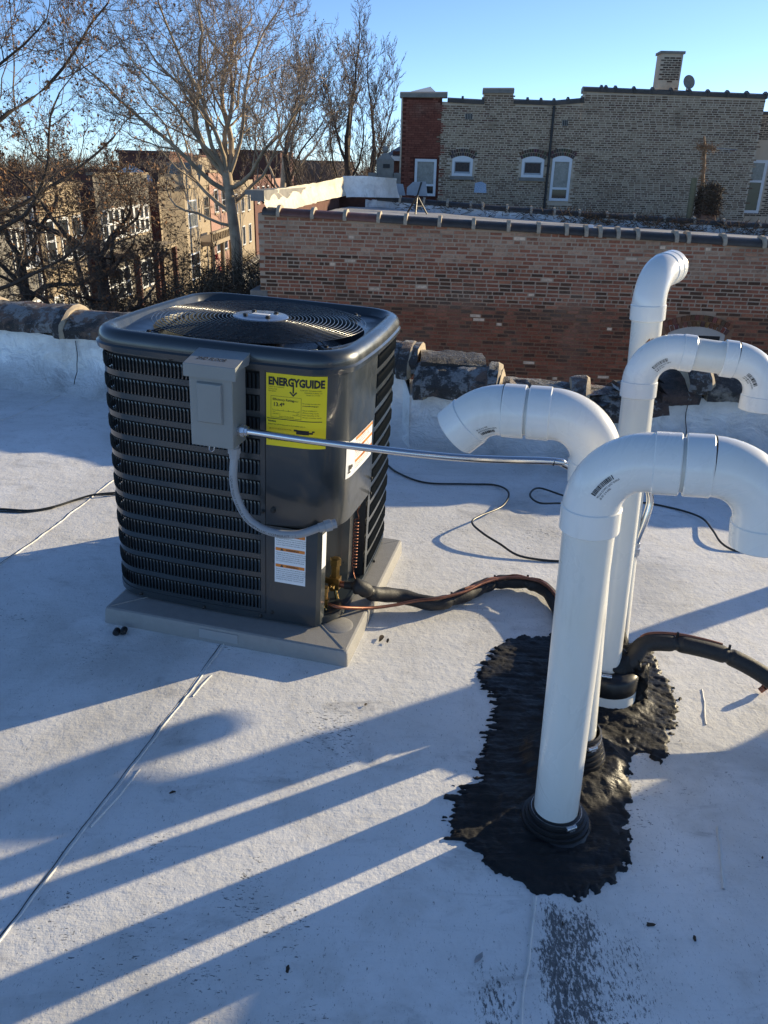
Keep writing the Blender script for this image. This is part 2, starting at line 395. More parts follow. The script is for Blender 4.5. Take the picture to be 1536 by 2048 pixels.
# ------------------------------------------------------------------ parapet with clay coping tiles
parapet = thing('parapet_wall', 'low silver coated parapet wall with broken clay coping along the far roof edge', 'parapet', (0, 0, 0))
def pline(x):                                  # y of the parapet face
    if x < 0.14: return 4.93 - 0.207*x
    if x < 1.25: return 4.78 - 0.19*x
    if x < 1.80: return 4.5425 + 0.30*(x-1.25)
    return 4.7075 - 0.10*(x-1.80)
def phgt(x):
    if x < 0.14: return 0.345
    if x < 1.25: return 0.262
    return 0.262 + 0.10*min(1, (x-1.25)/0.5)
def build_parapet():
    def seg(xs, nm):
        rows = []
        for x in xs:
            y0, hh = pline(x), phgt(x)
            prof = [(-0.27, -0.006), (-0.20, 0.014), (-0.13, 0.045), (-0.08, 0.09), (-0.04, 0.15), (-0.015, 0.22), (0.0, hh-0.02), (0.0, hh), (0.30, hh+0.02), (0.31, -0.6)]
            if x > 1.3: prof = [(d*(1+1.3*min(1, (x-1.3)/0.6)) if d < 0 else d, z) for d, z in prof]
            row = []
            for k, (d, z) in enumerate(prof):
                wv = 0.030*fbm(x*2.6, z*5+d*3, 4) + 0.014*fbm(x*9, z*12+d*8, 9) if 0 < k < 8 else 0
                if x > 1.4 and 0 < k < 7: wv += 0.035*fbm((x+z*1.8)*3.2, z*2, 6)
                yy = y0 + d + wv
                row.append((x, yy, rz(x, yy) + z + (0.012*fbm(x*3, d*6, 2) if 1 < k < 8 else 0)))
            rows.append(row)
        m = MB(); m.grid(rows); return m.build(nm, m_flash, parent=parapet, smooth=50)
    seg(list(np.arange(-4.9, 0.1401, 0.04)) + [0.1399], 'flashing_sheet')
    seg([0.14+1e-4] + list(np.arange(0.18, 5.95, 0.04)), 'flashing_sheet')
    # end face of the nearer length where it steps towards us
    m = MB(); x = 0.1401
    a = [(-0.20, 0.0), (-0.13, 0.045), (-0.08, 0.09), (-0.04, 0.15), (0, 0.25), (0.30, 0.262), (0.30, -0.1)]
    vs_ = [(x, pline(x)+d, rz(x, pline(x))+z) for d, z in a]
    m.add(vs_, [tuple(range(len(a)))]); m.build('flashing_end', m_flash, parent=parapet)
    # vertical lap joints
    for lx in (-2.12, 1.83):
        m = MB(); rows = []
        for k in range(12):
            z = 0.06 + k*(phgt(lx)-0.07)/11; d = -0.11*(1-k/11)**2 - 0.012
            xx = lx + 0.012*fbm(z*9, lx)
            rows.append([(xx-0.003, pline(xx)+d-0.002, rz(xx, 4.9)+z), (xx, pline(xx)+d-0.007, rz(xx, 4.9)+z), (xx+0.003, pline(xx)+d-0.002, rz(xx, 4.9)+z)])
        m.grid(rows); m.build('flashing_lap', m_rubber, parent=parapet, smooth=180)
build_parapet()
def tile_mesh(L, seed, ragged=0.012, flat=False):
    """camel-back coping tile lying along +x, front towards -y"""
    prof = [(-0.055, -0.055), (-0.058, 0.0), (-0.045, 0.018), (0.045, 0.085), (0.11, 0.105), (0.18, 0.105), (0.26, 0.08), (0.36, 0.01), (0.362, -0.05)]
    if flat: prof = [(-0.05, -0.02), (-0.05, 0.02), (0.0, 0.035), (0.09, 0.04), (0.18, 0.04), (0.26, 0.035), (0.30, 0.02), (0.30, -0.02)]
    NS = 13; xs = [L*k/(NS-1) for k in range(NS)]
    rows = []
    for i, x in enumerate(xs):
        rows.append([(x + (ragged*fbm(y*30, z*30, seed+i) if i in (0, NS-1) else 0), y + 0.008*fbm(x*9, z*9, seed) + 0.006*fbm(x*30, z*30+y*9, seed+4), z + 0.011*fbm(x*7, y*7, seed+2) + 0.006*fbm(x*28, y*28, seed+6)) for y, z in prof])
    m = MB(); m.grid(rows, flip=True)
    n = len(prof); c = len(m.v)
    m.f.append(tuple(range(n))); m.mi.append(1); m.f.append(tuple(range((NS-1)*n, NS*n))[::-1]); m.mi.append(1)
    return m
def collar_mesh(seed, W=0.085):
    prof = [(-0.075, -0.06), (-0.082, 0.0), (-0.066, 0.032), (0.035, 0.112), (0.11, 0.135), (0.19, 0.132), (0.28, 0.10), (0.38, 0.02), (0.384, -0.05)]
    rows = []
    for i, x in enumerate((0, W*0.2, W*0.8, W)):
        sc = 1.0 if i in (1, 2) else 0.90
        rows.append([(x + 0.012*fbm(y*25, z*25, seed+i), (y-0.15)*sc+0.15, z*sc + 0.007*fbm(y*22, x*22, seed)) for y, z in prof])
    m = MB(); m.grid(rows, flip=True); n = len(prof)
    m.mi = [0 if (i//(n-1)) < 2 else 1 for i in range(len(m.f))]
    m.f.append(tuple(range(n))); m.mi.append(1); m.f.append(tuple(range(3*n, 4*n))[::-1]); m.mi.append(1)
    return m
def put_tile(mb_, name, x, mat, dz=0.0, yaw=0.0, dy=0.0, tilt=0.0, smooth=22):
    ang = math.atan2(pline(x+0.05)-pline(x), 0.05) + yaw
    M4 = Matrix.Translation((x, pline(x)+dy, rz(x, pline(x)) + phgt(x) + 0.055 + dz)) @ Matrix.Rotation(ang, 4, 'Z') @ Matrix.Rotation(tilt, 4, 'Y')
    o = mb_.build(name, mat, parent=parapet, smooth=smooth); o.matrix_local = M4
    return o
x = -4.6; k = 0
while x < -0.15:
    put_tile(tile_mesh(0.56, 10+k), 'coping_tile', x, [m_tile, m_clay], yaw=rnd.uniform(-0.02, 0.02))
    put_tile(collar_mesh(40+k), 'coping_collar', x+0.53, [m_tile, m_clay], dz=0.0)
    x += 0.605; k += 1
put_tile(collar_mesh(60, 0.10), 'coping_collar', 0.055, [m_tile, m_clay], dz=-0.01)
# the step: a dislodged bare slab and shifted tiles
o = put_tile(tile_mesh(0.40, 71, flat=True), 'loose_coping_slab', 0.20, [m_tile_gray, m_clay], dz=0.125, yaw=0.16, dy=0.10, tilt=0.03)
o['label'] = 'bare gray clay slab lying askew on the coping'
put_tile(tile_mesh(0.46, 72, 0.02), 'coping_tile', 0.215, [m_tile, m_clay], dz=0.02, yaw=-0.02, dy=-0.04)
put_tile(collar_mesh(73), 'coping_collar', 0.585, [m_tile, m_clay], dz=0.03, dy=-0.02)
put_tile(tile_mesh(0.50, 74), 'coping_tile', 0.66, [m_tile, m_clay], dz=-0.035, dy=0.03)
put_tile(collar_mesh(75, 0.11), 'coping_collar', 1.08, [m_tile, m_clay], dz=0.005, dy=-0.02)
put_tile(tile_mesh(0.26, 76, 0.03), 'coping_tile', 1.19, [m_tile, m_clay], dz=-0.02, dy=0.0)
put_tile(tile_mesh(0.26, 77, 0.035), 'coping_tile', 1.42, [m_tile_brown, m_tile_brown], dz=-0.03, yaw=-0.1)
put_tile(tile_mesh(0.24, 78, 0.035), 'coping_tile', 1.62, [m_tile_brown, m_tile_brown], dz=-0.01, yaw=-0.12)
put_tile(collar_mesh(79, 0.16), 'coping_collar', 1.80, [m_tile, m_clay], dz=0.04, yaw=0.2)
for i in range(6):
    put_tile(tile_mesh(0.58, 82+i), 'coping_tile', 1.92+0.6*i, [m_tile_gray, m_clay], dz=0.0)
    put_tile(collar_mesh(92+i), 'coping_collar', 2.46+0.6*i, [m_tile, m_clay], dz=0.0)
# small flaps of torn tar paper on the coping
for i in range(26):
    xx = rnd.choice((rnd.uniform(1.2, 1.95), rnd.uniform(0.2, 1.2), rnd.uniform(-2.8, -1.6)))
    s = rnd.uniform(0.02, 0.05); m = MB()
    m.grid([[(a*s*1.6, b*s, 0.012*fbm(a*2+i, b*2, i)) for a in (-1, 0, 1)] for b in (-1, 0, 1)])
    o = m.build('tar_flake', rnd.choice((m_tile, m_tile_brown, m_rubber)), parent=parapet, smooth=60)
    d = rnd.uniform(0.0, 0.10)
    o.matrix_local = Matrix.Translation((xx, pline(xx)-0.05+d, rz(xx, 4.8)+phgt(xx)+0.07+d*0.7)) @ Matrix.Rotation(rnd.uniform(0, 3), 4, 'Z') @ Matrix.Rotation(0.5+rnd.uniform(-0.5, 0.3), 4, 'X')
# ================================================================== condenser pad and air conditioner
TH = math.radians(-12.446)
EX = np.array([math.cos(TH), math.sin(TH), 0]); EY = np.array([-math.sin(TH), math.cos(TH), 0])
EX[2] = SA*EX[0]+SB*EX[1]; EY[2] = SA*EY[0]+SB*EY[1]; EX /= np.linalg.norm(EX); EY /= np.linalg.norm(EY)
EN = np.cross(EX, EY)
PC = np.array([-0.4585, 2.803, rz(-0.4585, 2.803)])
M_AC = Matrix(((EX[0], EY[0], EN[0], PC[0]), (EX[1], EY[1], EN[1], PC[1]), (EX[2], EY[2], EN[2], PC[2]), (0, 0, 0, 1)))
PADH = 0.0616
pad = thing('condenser_pad', 'gray plastic pad lying on the silver roof under the air conditioner', 'pad', mat4=M_AC)
mb = MB(); a, b, c = 0.457, 0.452, 0.436
def ringsq(h_, r, z, n=5):
    out = []
    for i, (sx, sy) in enumerate(((1, 1), (-1, 1), (-1, -1), (1, -1))):
        for k in range(n+1):
            an = PI/2*(i+k/n); out.append((sx*(h_-r)+r*math.cos(an), sy*(h_-r)+r*math.sin(an), z))
    return out
rows = [ringsq(a, 0.012, 0.0), ringsq(a-0.004, 0.012, 0.05), ringsq(a-0.007, 0.012, 0.058), ringsq(a-0.014, 0.012, PADH)]
mb.grid(rows, closed=True)
# top panels: four trapezoids meeting at ridges, slightly dished
q = a-0.014; w = 0.30
T = [(-q, -q), (q, -q), (q, q), (-q, q)]; I = [(-w, -w), (w, -w), (w, w), (-w, w)]
for i in range(4):
    j = (i+1) % 4
    mb.quad((*T[i], PADH), (*T[j], PADH), (*I[j], PADH+0.0025), (*I[i], PADH+0.0025))
mb.quad(*[(*p, PADH+0.0025) for p in I])
mb.build('slab', m_pad, parent=pad, smooth=20)
for i in range(4):                                                # moulded ridges
    d = (I[i][0]-T[i][0], I[i][1]-T[i][1]); m = MB()
    m.tube([(T[i][0]+d[0]*0.06, T[i][1]+d[1]*0.06, PADH-0.001), (I[i][0], I[i][1], PADH+0.001)], 0.004, 6)
    m.build('rib', m_pad, parent=pad, smooth=60)
m = MB(); m.box(-0.085, 0.06, -0.4572, -0.4535, 0.014, 0.050); m.build('label_strip', m_padtape, parent=pad, bevel=0.001)
m = MB(); m.lathe([(0.0, PADH+0.004), (0.05, PADH+0.004), (0.056, PADH+0.001)], 24, T=Matrix.Translation((0.375, -0.30, 0))); m.build('moulded_boss', m_pad, parent=pad, smooth=60)

AC_C = (-0.058, 0.085)
ac = thing('air_conditioner', 'dark slate gray square air conditioner with louvered sides and a round fan guard', 'air conditioner', mat4=M_AC)
def plan(half, r, bul, n=10, m_=16):
    """closed outline, counter-clockwise from the middle of the front; points, relative to the unit's centre"""
    c = half-r; P = []
    def side(i):                                             # 0 front (-y) left->right
        for k in range(m_):
            s = -c + 2*c*k/m_; o = half + bul*(1-(s/c)**2)
            P.append([(s, -o), (o, s), (-s, o), (-o, -s)][i])
    def corner(i):
        cx, cy = [(c, -c), (c, c), (-c, c), (-c, -c)][i]
        for k in range(n):
            an = -PI/2 + PI/2*(i+k/n); P.append((cx+r*math.cos(an), cy+r*math.sin(an)))
    for i in range(4): side(i); corner(i)
    return P
class Path:
    def __init__(s, half, r, bul, off=0.0):
        P = plan(half, r, bul); s.P = [Vector((p[0], p[1])) for p in P]; n = len(P)
        s.N = []
        for i in range(n):
            t = s.P[(i+1) % n]-s.P[i-1]; s.N.append(Vector((t.y, -t.x)).normalized())
        s.S = [0.0]
        for i in range(n): s.S.append(s.S[-1]+(s.P[(i+1) % n]-s.P[i]).length)
        s.L = s.S[-1]
        s.mid = min(range(8, 9), key=lambda i: i); s.s0 = s.S[8]      # middle of the front side
    def at(s, q, off=0.0):
        q = (q + s.s0) % s.L
        lo, hi = 0, len(s.P)
        while hi-lo > 1:
            m = (lo+hi)//2
            if s.S[m] <= q: lo = m
            else: hi = m
        i = lo; j = (i+1) % len(s.P); t = (q-s.S[i])/(s.S[i+1]-s.S[i])
        p = s.P[i].lerp(s.P[j], t); nn = s.N[i].lerp(s.N[j], t).normalized()
        return p + nn*off, nn
    def xyz(s, q, z, off=0.0):
        p, nn = s.at(q, off); return Vector((p.x+AC_C[0], p.y+AC_C[1], z))
BODY = Path(0.434, 0.140, 0.010)
def s_of(u=None, v=None):
    """path parameter at the given local u on the front or v on the right side"""
    best = None
    for k in range(4000):
        q = -0.6 + 2.0*k/4000; p = BODY.xyz(q, 0)
        if u is not None and p.y > -0.2: continue
        if v is not None and (p.x < 0.25): continue
        e = abs(p.x-u) if u is not None else abs(p.y-v)
        if best is None or e < best[0]: best = (e, q)
    return best[1]
S_SEAM, S_CP = s_of(u=0.128), s_of(v=0.02)
Z0, Z1 = PADH+0.012, 0.985
# base pan
mb = MB(); B2 = Path(0.437, 0.140, 0.010)
for z0, o0, z1, o1 in ((PADH+0.006, -0.006, PADH+0.010, 0.0), (PADH+0.010, 0.0, PADH+0.034, 0.0), (PADH+0.034, 0.0, PADH+0.036, -0.012)):
    rows = [[B2.xyz(B2.L*k/120, z, o) for k in range(120)] for z, o in ((z0, o0), (z1, o1))]
    mb.grid(rows, closed=True)
n0 = len(mb.v); mb.v += [tuple(B2.xyz(B2.L*k/120, PADH+0.034, -0.012)) for k in range(120)]; mb.f.append(tuple(range(n0, n0+120))); mb.mi.append(0)
mb.build('base_pan', m_ac, parent=ac, smooth=40)
for k, sx in enumerate((-0.3, 0.25)):
    for sy in (-0.3, 0.4):
        m = MB(); m.box(sx-0.02, sx+0.02, sy-0.02, sy+0.02, PADH+0.0025, PADH+0.012); m.build('foot', m_rubber, parent=ac)
# dark coil inside
mb = MB(); CI = Path(0.412, 0.125, 0.010)
# (open in front of the valve pocket: the coil stops where the pocket cuts the corner)
sa_, sb_ = s_of(u=0.30), s_of(v=0.03)
rows = [[CI.xyz(sb_+0.02 + (CI.L-(sb_-sa_)-0.05)*k/150, z) for k in range(151)] for z in (PADH+0.03, 0.46)]
mb.grid(rows)
rows = [[CI.xyz(CI.L*k/120, z) for k in range(120)] for z in (0.455, 0.99)]
mb.grid(rows, closed=True)
mb.build('coil', m_acdark, parent=ac, smooth=60)
# louvered skin ------------------------------------------------------------
NROW = 12; ROWP = (Z1-0.012-Z0-0.028)/NROW
def rail(name, q0, q1, z0, z1, off=0.0, dq=0.012, zs=None):
    n = max(2, int(abs(q1-q0)/dq)); m = MB()
    prof = [(z0, off-0.006), (z0+0.0008, off), (z1-0.0008, off), (z1, off-0.006)]
    rows = [[BODY.xyz(q0+(q1-q0)*k/n, z, o) for k in range(n+1)] for z, o in prof]
    m.grid(rows); return m.build(name, m_ac, parent=ac, smooth=50)
def louver_proto():
    """one pressed louver: hinge edge flush at x=0, lip standing proud at x=w; local y = outwards"""
    m = MB(); w, hh = 0.0092, 0.052; rows = []
    for z, k in ((-hh/2, 0.0), (-hh/2+0.004, 0.55), (-hh/2+0.010, 1.0), (hh/2-0.010, 1.0), (hh/2-0.004, 0.55), (hh/2, 0.0)):
        rows.append([(0, -0.001, z), (w*0.55, 0.0028*k-0.001, z), (w*(0.55+0.45*k), 0.0052*k-0.0015, z), (w*(0.55+0.45*k)-0.0004, 0.0030*k-0.0030, z)])
    m.grid(rows); return m
LP = louver_proto()
louver_me = None
def louver_T(q, z):
    p, nn = BODY.at(q, -0.001); t = Vector((-nn.y, nn.x))      # tangent of growing q
    X = Vector((t.x, t.y, 0)); Y = Vector((nn.x, nn.y, 0))
    M4 = Matrix.Identity(4)
    M4.col[0] = (*X, 0); M4.col[1] = (*Y, 0); M4.col[2] = (0, 0, 1, 0); M4.col[3] = (p.x+AC_C[0], p.y+AC_C[1], z, 1)
    return M4
PITCHL = 0.0134
def louver_span(q0, q1, single_rows=(), nm='louver_bank', par=None, mirror=False):
    global louver_me
    n = int((q1-q0)/PITCHL); joined = MB()
    for r in range(NROW):
        zc = Z1-0.012 - ROWP*(r+0.5) - 0.006
        for k in range(n):
            T4 = louver_T(q0 + (k+0.25)*PITCHL, zc)
            if mirror: T4 = louver_T(q0 + (k+0.75)*PITCHL, zc) @ Matrix.Diagonal((-0.55, 1.6, 1, 1))
            if r in single_rows:
                if louver_me is None:
                    o = LP.build('louver', m_ac, parent=ac, smooth=60); louver_me = o; o.matrix_local = T4
                else: inst(louver_me, ac, T4)
            else: joined.add([T4 @ Vector(v) for v in LP.v], LP.f)
    if joined.f:
        o = joined.build(nm, m_ac, parent=par or ac, smooth=60); o['kind'] = 'stuff'; o['label'] = 'close rows of pressed louvers'
QF0, QF1 = -0.62, S_SEAM-0.020                      # front sheet, wrapping the left corner
QR0, QR1 = S_CP+0.030, S_CP+0.030+0.50
louver_span(-0.545, QF1, single_rows=range(0, 6))
louver_span(QR0+0.010, QR1, mirror=True)
louver_span(QR1+0.03, BODY.L-0.575)
for r in range(NROW+1):
    zt = Z1-0.012 - ROWP*r + 0.0045; hh = 0.0085
    for q0, q1 in ((-0.575, S_SEAM-0.004), (S_CP+0.006, BODY.L-0.575)):
        if r == 0: rail('top_band', q0, q1, zt-0.013, Z1)
        elif r == NROW: rail('bottom_band', q0, q1, Z0, zt+0.006)
        else: rail('louver_rail', q0, q1, zt-hh-0.008, zt+hh-0.004)
rail('corner_post', S_SEAM-0.020, S_SEAM-0.003, Z0, Z1, 0.0012, 0.004)
rail('corner_post', S_CP+0.004, S_CP+0.034, Z0, Z1, 0.0015, 0.004)
rail('corner_post', QR1+0.004, QR1+0.028, Z0, Z1, 0.0012, 0.004)
# control panel cover around the front right corner
ZP = 0.455
mb = MB(); qs = [S_SEAM+(S_CP-S_SEAM)*k/48 for k in range(49)]
def cpz(q):                                          # lower edge rises a little towards the right side
    return ZP - 0.012 + 0.0*q
rows = []
for fz, o in ((0, -0.020), (0, 0.001), (0.004, 0.0045), (0.5, 0.0045), (0.93, 0.0045), (1, 0.0045)):
    rows.append([BODY.xyz(q, cpz(q)+(Z1-cpz(q))*fz if fz not in (0.004,) else cpz(q)+0.004, o) for q in qs])
mb.grid(rows)
for q in (qs[0], qs[-1]):                            # returned edges
    mb.quad(BODY.xyz(q, cpz(q), 0.0045), BODY.xyz(q, cpz(q), -0.012), BODY.xyz(q, Z1, -0.012), BODY.xyz(q, Z1, 0.0045))
# underside of the cover
n0 = len(mb.v); und = [BODY.xyz(q, ZP-0.012, 0.0) for q in qs]; mb.v += [tuple(p) for p in und]; c0 = len(mb.v); mb.v.append((0.05, 0.05, ZP-0.012))
for k in range(48): mb.f.append((n0+k+1, n0+k, c0)); mb.mi.append(0)
mb.build('control_cover', m_ac, parent=ac, smooth=50)
# valve pocket below the cover
FRY = BODY.xyz(S_SEAM, 0).y
def wallq(nm, pts, z0, z1, mat=None):
    m = MB()
    for (ax, ay), (bx, by) in zip(pts[:-1], pts[1:]): m.quad((ax, ay, z0), (bx, by, z0), (bx, by, z1), (ax, ay, z1))
    return m.build(nm, mat or m_ac, parent=ac)
PCY = FRY-0.004
wallq('valve_plate', [(0.128, PCY), (0.310, PCY), (0.322, PCY+0.016), (0.326, PCY+0.05)], PADH+0.016, ZP-0.0125)
wallq('pocket_wall', [(0.326, PCY+0.05), (0.262, PCY+0.10), (0.262, PCY+0.235), (0.335, PCY+0.33), (0.352, 0.018), (0.382, 0.018)], PADH+0.016, ZP-0.0125)
def screw(p, nrm, r=0.0055, mat=None, parent=ac):
    m = MB(); T4 = Matrix.Translation(p) @ Vector(nrm).to_track_quat('Z', 'Y').to_matrix().to_4x4()
    m.lathe([(r*1.25, 0), (r*1.25, 0.0015), (r, 0.002), (r, 0.0055), (r*0.6, 0.0065), (0.0001, 0.0065)], 8, T=T4)
    m.build('screw', mat or m_screw, parent=parent, smooth=40)
for q, z in ((-0.38, 0.973), (-0.13, 0.973), (0.145, 0.973), (-0.30, 0.082), (-0.05, 0.078), (0.165, 0.082), (S_CP+0.02, 0.970), (S_CP+0.17, 0.972), (S_CP+0.36, 0.972), (S_CP+0.02, 0.50), (S_CP+0.02, 0.44), (S_CP+0.16, 0.080), (S_SEAM-0.012, 0.49), (-0.47, 0.975)):
    p, nn = BODY.at(q, 0.004); screw((p.x+AC_C[0], p.y+AC_C[1], z), (nn.x, nn.y, 0))
screw((0.150, PCY, 0.105), (0, -1, 0)); screw(BODY.xyz(S_SEAM+0.025, 0.50, 0.0045), (0, -1, 0), 0.008)
# top cap -----------------------------------------------------------------
mb = MB(); rings = []
for half, r, bul, z in ((0.436, 0.140, 0.010, 0.976), (0.449, 0.150, 0.010, 0.974), (0.451, 0.150, 0.010, 0.990), (0.445, 0.148, 0.010, 0.996), (0.445, 0.148, 0.010, 1.012), (0.438, 0.142, 0.010, 1.028), (0.428, 0.135, 0.010, 1.037), (0.416, 0.128, 0.009, 1.040), (0.405, 0.120, 0.008, 1.0395), (0.398, 0.115, 0.007, 1.034), (0.391, 0.11, 0.006, 1.014), (0.386, 0.11, 0.005, 1.010)):
    rings.append([(p[0]+AC_C[0], p[1]+AC_C[1], z) for p in plan(half, r, bul)])
last = rings[-1]
circ = []
for p in last:
    an = math.atan2(p[1]-AC_C[1], p[0]-AC_C[0]); circ.append((AC_C[0]+0.374*math.cos(an), AC_C[1]+0.374*math.sin(an), 1.006))
rings.append(circ); rings.append([(AC_C[0]+(x_-AC_C[0])*0.985, AC_C[1]+(y_-AC_C[1])*0.985, 0.985) for x_, y_, _ in circ])
rings.append([(x_, y_, 0.86) for x_, y_, _ in rings[-1]])
mb.grid(rings, closed=True)
mb.build('top_cap', m_ac, parent=ac, smooth=35)
# fan guard
guard_z = lambda r: 1.043 - 0.010*(r/0.36)**2
R0, NR = 0.108, 19
for k in range(NR+1):
    r = R0 + (0.378-R0)*k/NR; m = MB(); seg = 72
    rows = [[(AC_C[0]+(r+0.0017*math.cos(2*PI*j/6))*math.cos(2*PI*i/seg), AC_C[1]+(r+0.0017*math.cos(2*PI*j/6))*math.sin(2*PI*i/seg), guard_z(r)+0.0017*math.sin(2*PI*j/6)) for j in range(6)] for i in range(seg+1)]
    m.grid(rows, closed=True); m.build('guard_ring', m_wire, parent=ac, smooth=180)
for k in range(4):
    an = PI/4 + k*PI/2 + 0.10
    for da in (-0.012, 0.012):
        m = MB(); pts = []
        for j in range(9):
            r = 0.07 + 0.345*j/8; z = guard_z(min(r, 0.36)) - 0.0042 if r < 0.380 else 1.020
            pts.append((AC_C[0]+r*math.cos(an)-da*math.sin(an)*(1 if r < 0.3 else 0.8), AC_C[1]+r*math.sin(an)+da*math.cos(an), z))
        m.tube(pts, 0.0024, 6); m.build('guard_spoke', m_wire, parent=ac, smooth=60)
    r = 0.420; p = (AC_C[0]+r*math.cos(an), AC_C[1]+r*math.sin(an), 1.012)
    m = MB(); T4 = Matrix.Translation(p) @ Matrix.Rotation(an, 4, 'Z'); m.box(-0.030, 0.016, -0.015, 0.015, -0.004, 0.010, T=T4); m.build('guard_foot', m_wire, parent=ac, bevel=0.004)
    screw((p[0], p[1], p[2]+0.010), (0, 0, 1), 0.007)
# motor plate, motor and blades
m = MB(); m.lathe([(0.0001, 1.051), (0.060, 1.051), (0.064, 1.049), (0.096, 1.047), (0.100, 1.044), (0.100, 1.040)], 40, T=Matrix.Translation((*AC_C, 0))); m.build('motor_plate', m_motor, parent=ac, smooth=30)
m = MB(); m.lathe([(0.092, 1.041), (0.085, 1.02), (0.082, 0.90), (0.07, 0.89), (0.0001, 0.89)], 28, T=Matrix.Translation((*AC_C, 0))); m.build('fan_motor', m_wire, parent=ac, smooth=40)
for k in range(4):
    an = PI/4+k*PI/2; screw((AC_C[0]+0.06*math.cos(an), AC_C[1]+0.06*math.sin(an), 1.051), (0, 0, 1), 0.008)
m = MB(); m.box(AC_C[0]-0.030, AC_C[0]+0.032, AC_C[1]-0.012, AC_C[1]+0.012, 1.0512, 1.0522); m.build('motor_label', m_white, parent=ac)
for b_ in range(3):
    m = MB(); rows = []
    for i in range(7):
        r = 0.085 + 0.235*i/6; row = []
        for j in range(7):
            an = b_*2*PI/3 + (j/6-0.5)*(0.95+0.25*i/6) + 0.5; row.append((AC_C[0]+r*math.cos(an), AC_C[1]+r*math.sin(an), 0.925+0.05*(j/6-0.5)+0.008*math.sin(j)))
        rows.append(row)
    m.grid(rows); m.build('fan_blade', m_wire, parent=ac, smooth=180)

# ---- printed labels wrapped on the sheet metal
def wrap_label(nm, q0, z1, w, hgt, mat, off=0.0062, path=BODY, n=14):
    m = MB(); r_ = 0.006
    rows = [[path.xyz(q0+w*k/n, z1-hgt*j, off) for k in range(n+1)] for j in (1, 0)]
    m.grid(rows); return m.build(nm, mat, parent=ac, smooth=180)
def wrap_text(m, txt, q0, z0, size, off=0.0071, bold=0.0, path=BODY, sx=1.0, mi=0):
    vs_, fs = text_mesh(txt, size, bold)
    m.add([path.xyz(q0+x_*sx, z0+y_, off) for x_, y_ in vs_], fs, mi)
def wrap_rect(m, q0, z0, w, hgt, off=0.0071, path=BODY, mi=0):
    n = max(1, int(w/0.012))
    m.grid([[path.xyz(q0+w*k/n, z, off) for k in range(n+1)] for z in (z0, z0+hgt)], mi)
q0 = S_SEAM+0.003; LW, LH = 0.190, 0.236; zt = 0.966
wrap_label('energy_label', q0, zt, LW, LH, m_yellow)['label'] = 'yellow energy guide label'
m = MB()
vs_, fs = text_mesh('ENERGYGUIDE', 0.034, 0.0016); wx = max(p[0] for p in vs_)
wrap_text(m, 'ENERGYGUIDE', q0+0.007, zt-0.036, 0.034, bold=0.0016, sx=(LW-0.014)/wx)
ax_ = q0+0.087
wrap_rect(m, ax_-0.0022, zt-0.058, 0.0044, 0.026)
m.add([BODY.xyz(ax_+dx, zt+dz, 0.0071) for dx, dz in ((0, -0.069), (0.0125, -0.056), (0.0095, -0.053), (0, -0.0625), (-0.0095, -0.053), (-0.0125, -0.056))], [(0, 1, 2, 3), (0, 3, 4, 5)])
wrap_text(m, 'Central Air Conditioner', q0+0.007, zt-0.044, 0.0052); wrap_text(m, 'Cooling Only', q0+0.007, zt-0.051, 0.0052); wrap_text(m, 'Split System', q0+0.007, zt-0.058, 0.0052)
wrap_text(m, 'COMFORT TECHNOLOGIES', q0+0.108, zt-0.0475, 0.0052); wrap_text(m, 'MANUFACTURING, L.P.', q0+0.122, zt-0.0545, 0.0052); wrap_text(m, 'Model 13.4 3 TON', q0+0.128, zt-0.0615, 0.0052)
for (rx, rz_, rw, rh) in ((0.015, -0.141, 0.098, 0.0008), (0.015, -0.072, 0.098, 0.0008), (0.015, -0.141, 0.0008, 0.069), (0.1122, -0.141, 0.0008, 0.069), (0.003, -0.1465, 0.174, 0.0022)): wrap_rect(m, q0+rx, zt+rz_, rw, rh)
wrap_text(m, 'Efficiency Rating', q0+0.021, zt-0.0855, 0.0105, bold=0.0001); wrap_text(m, '(SEER2)*', q0+0.082, zt-0.0855, 0.006)
wrap_text(m, '13.4*', q0+0.022, zt-0.104, 0.0175, bold=0.0003)
wrap_rect(m, q0+0.021, zt-0.118, 0.086, 0.0009)
for k in range(6): wrap_rect(m, q0+0.021+k*0.017, zt-0.118, 0.0008, 0.005)
wrap_text(m, '13.4', q0+0.021, zt-0.1245, 0.005); wrap_text(m, 'Least Efficient', q0+0.021, zt-0.130, 0.0045); wrap_text(m, '26.0', q0+0.098, zt-0.1245, 0.005); wrap_text(m, 'Most Efficient', q0+0.086, zt-0.130, 0.0045)
wrap_text(m, 'Range of Similar Models', q0+0.042, zt-0.1375, 0.005)
for i, tx in enumerate(('For energy cost info, visit', 'productinfo.energy.gov', '', 'This air conditioner\'s', 'efficiency rating may be', 'better depending on the', 'coil your contractor installs')):
    if tx: wrap_text(m, tx, q0+0.1165, zt-0.089-i*0.0075, 0.0052, bold=0.0001 if i == 1 else 0)
wrap_text(m, 'Notice', q0+0.006, zt-0.1565, 0.0092, bold=0.0002)
wrap_text(m, 'Federal law allows this unit to be installed only in:', q0+0.006, zt-0.1655, 0.006)
wrap_text(m, 'AK, CO, CT, ID, IL, IA, IN, KS, MA', q0+0.010, zt-0.180, 0.005)
for (mx, mz, mw, mh) in ((0.098, -0.190, 0.04, 0.014), (0.090, -0.181, 0.012, 0.006), (0.138, -0.187, 0.012, 0.006), (0.147, -0.181, 0.008, 0.005)): wrap_rect(m, q0+mx, zt+mz, mw, mh)
wrap_text(m, 'Federal law prohibits installation of this unit in other states.', q0+0.005, zt-0.207, 0.0052)
wrap_text(m, 'Energy Efficiency Ratio (EER2): 11.2', q0+0.005, zt-0.217, 0.0055, bold=0.0001)
m.build('energy_label_print', m_ink, parent=ac)
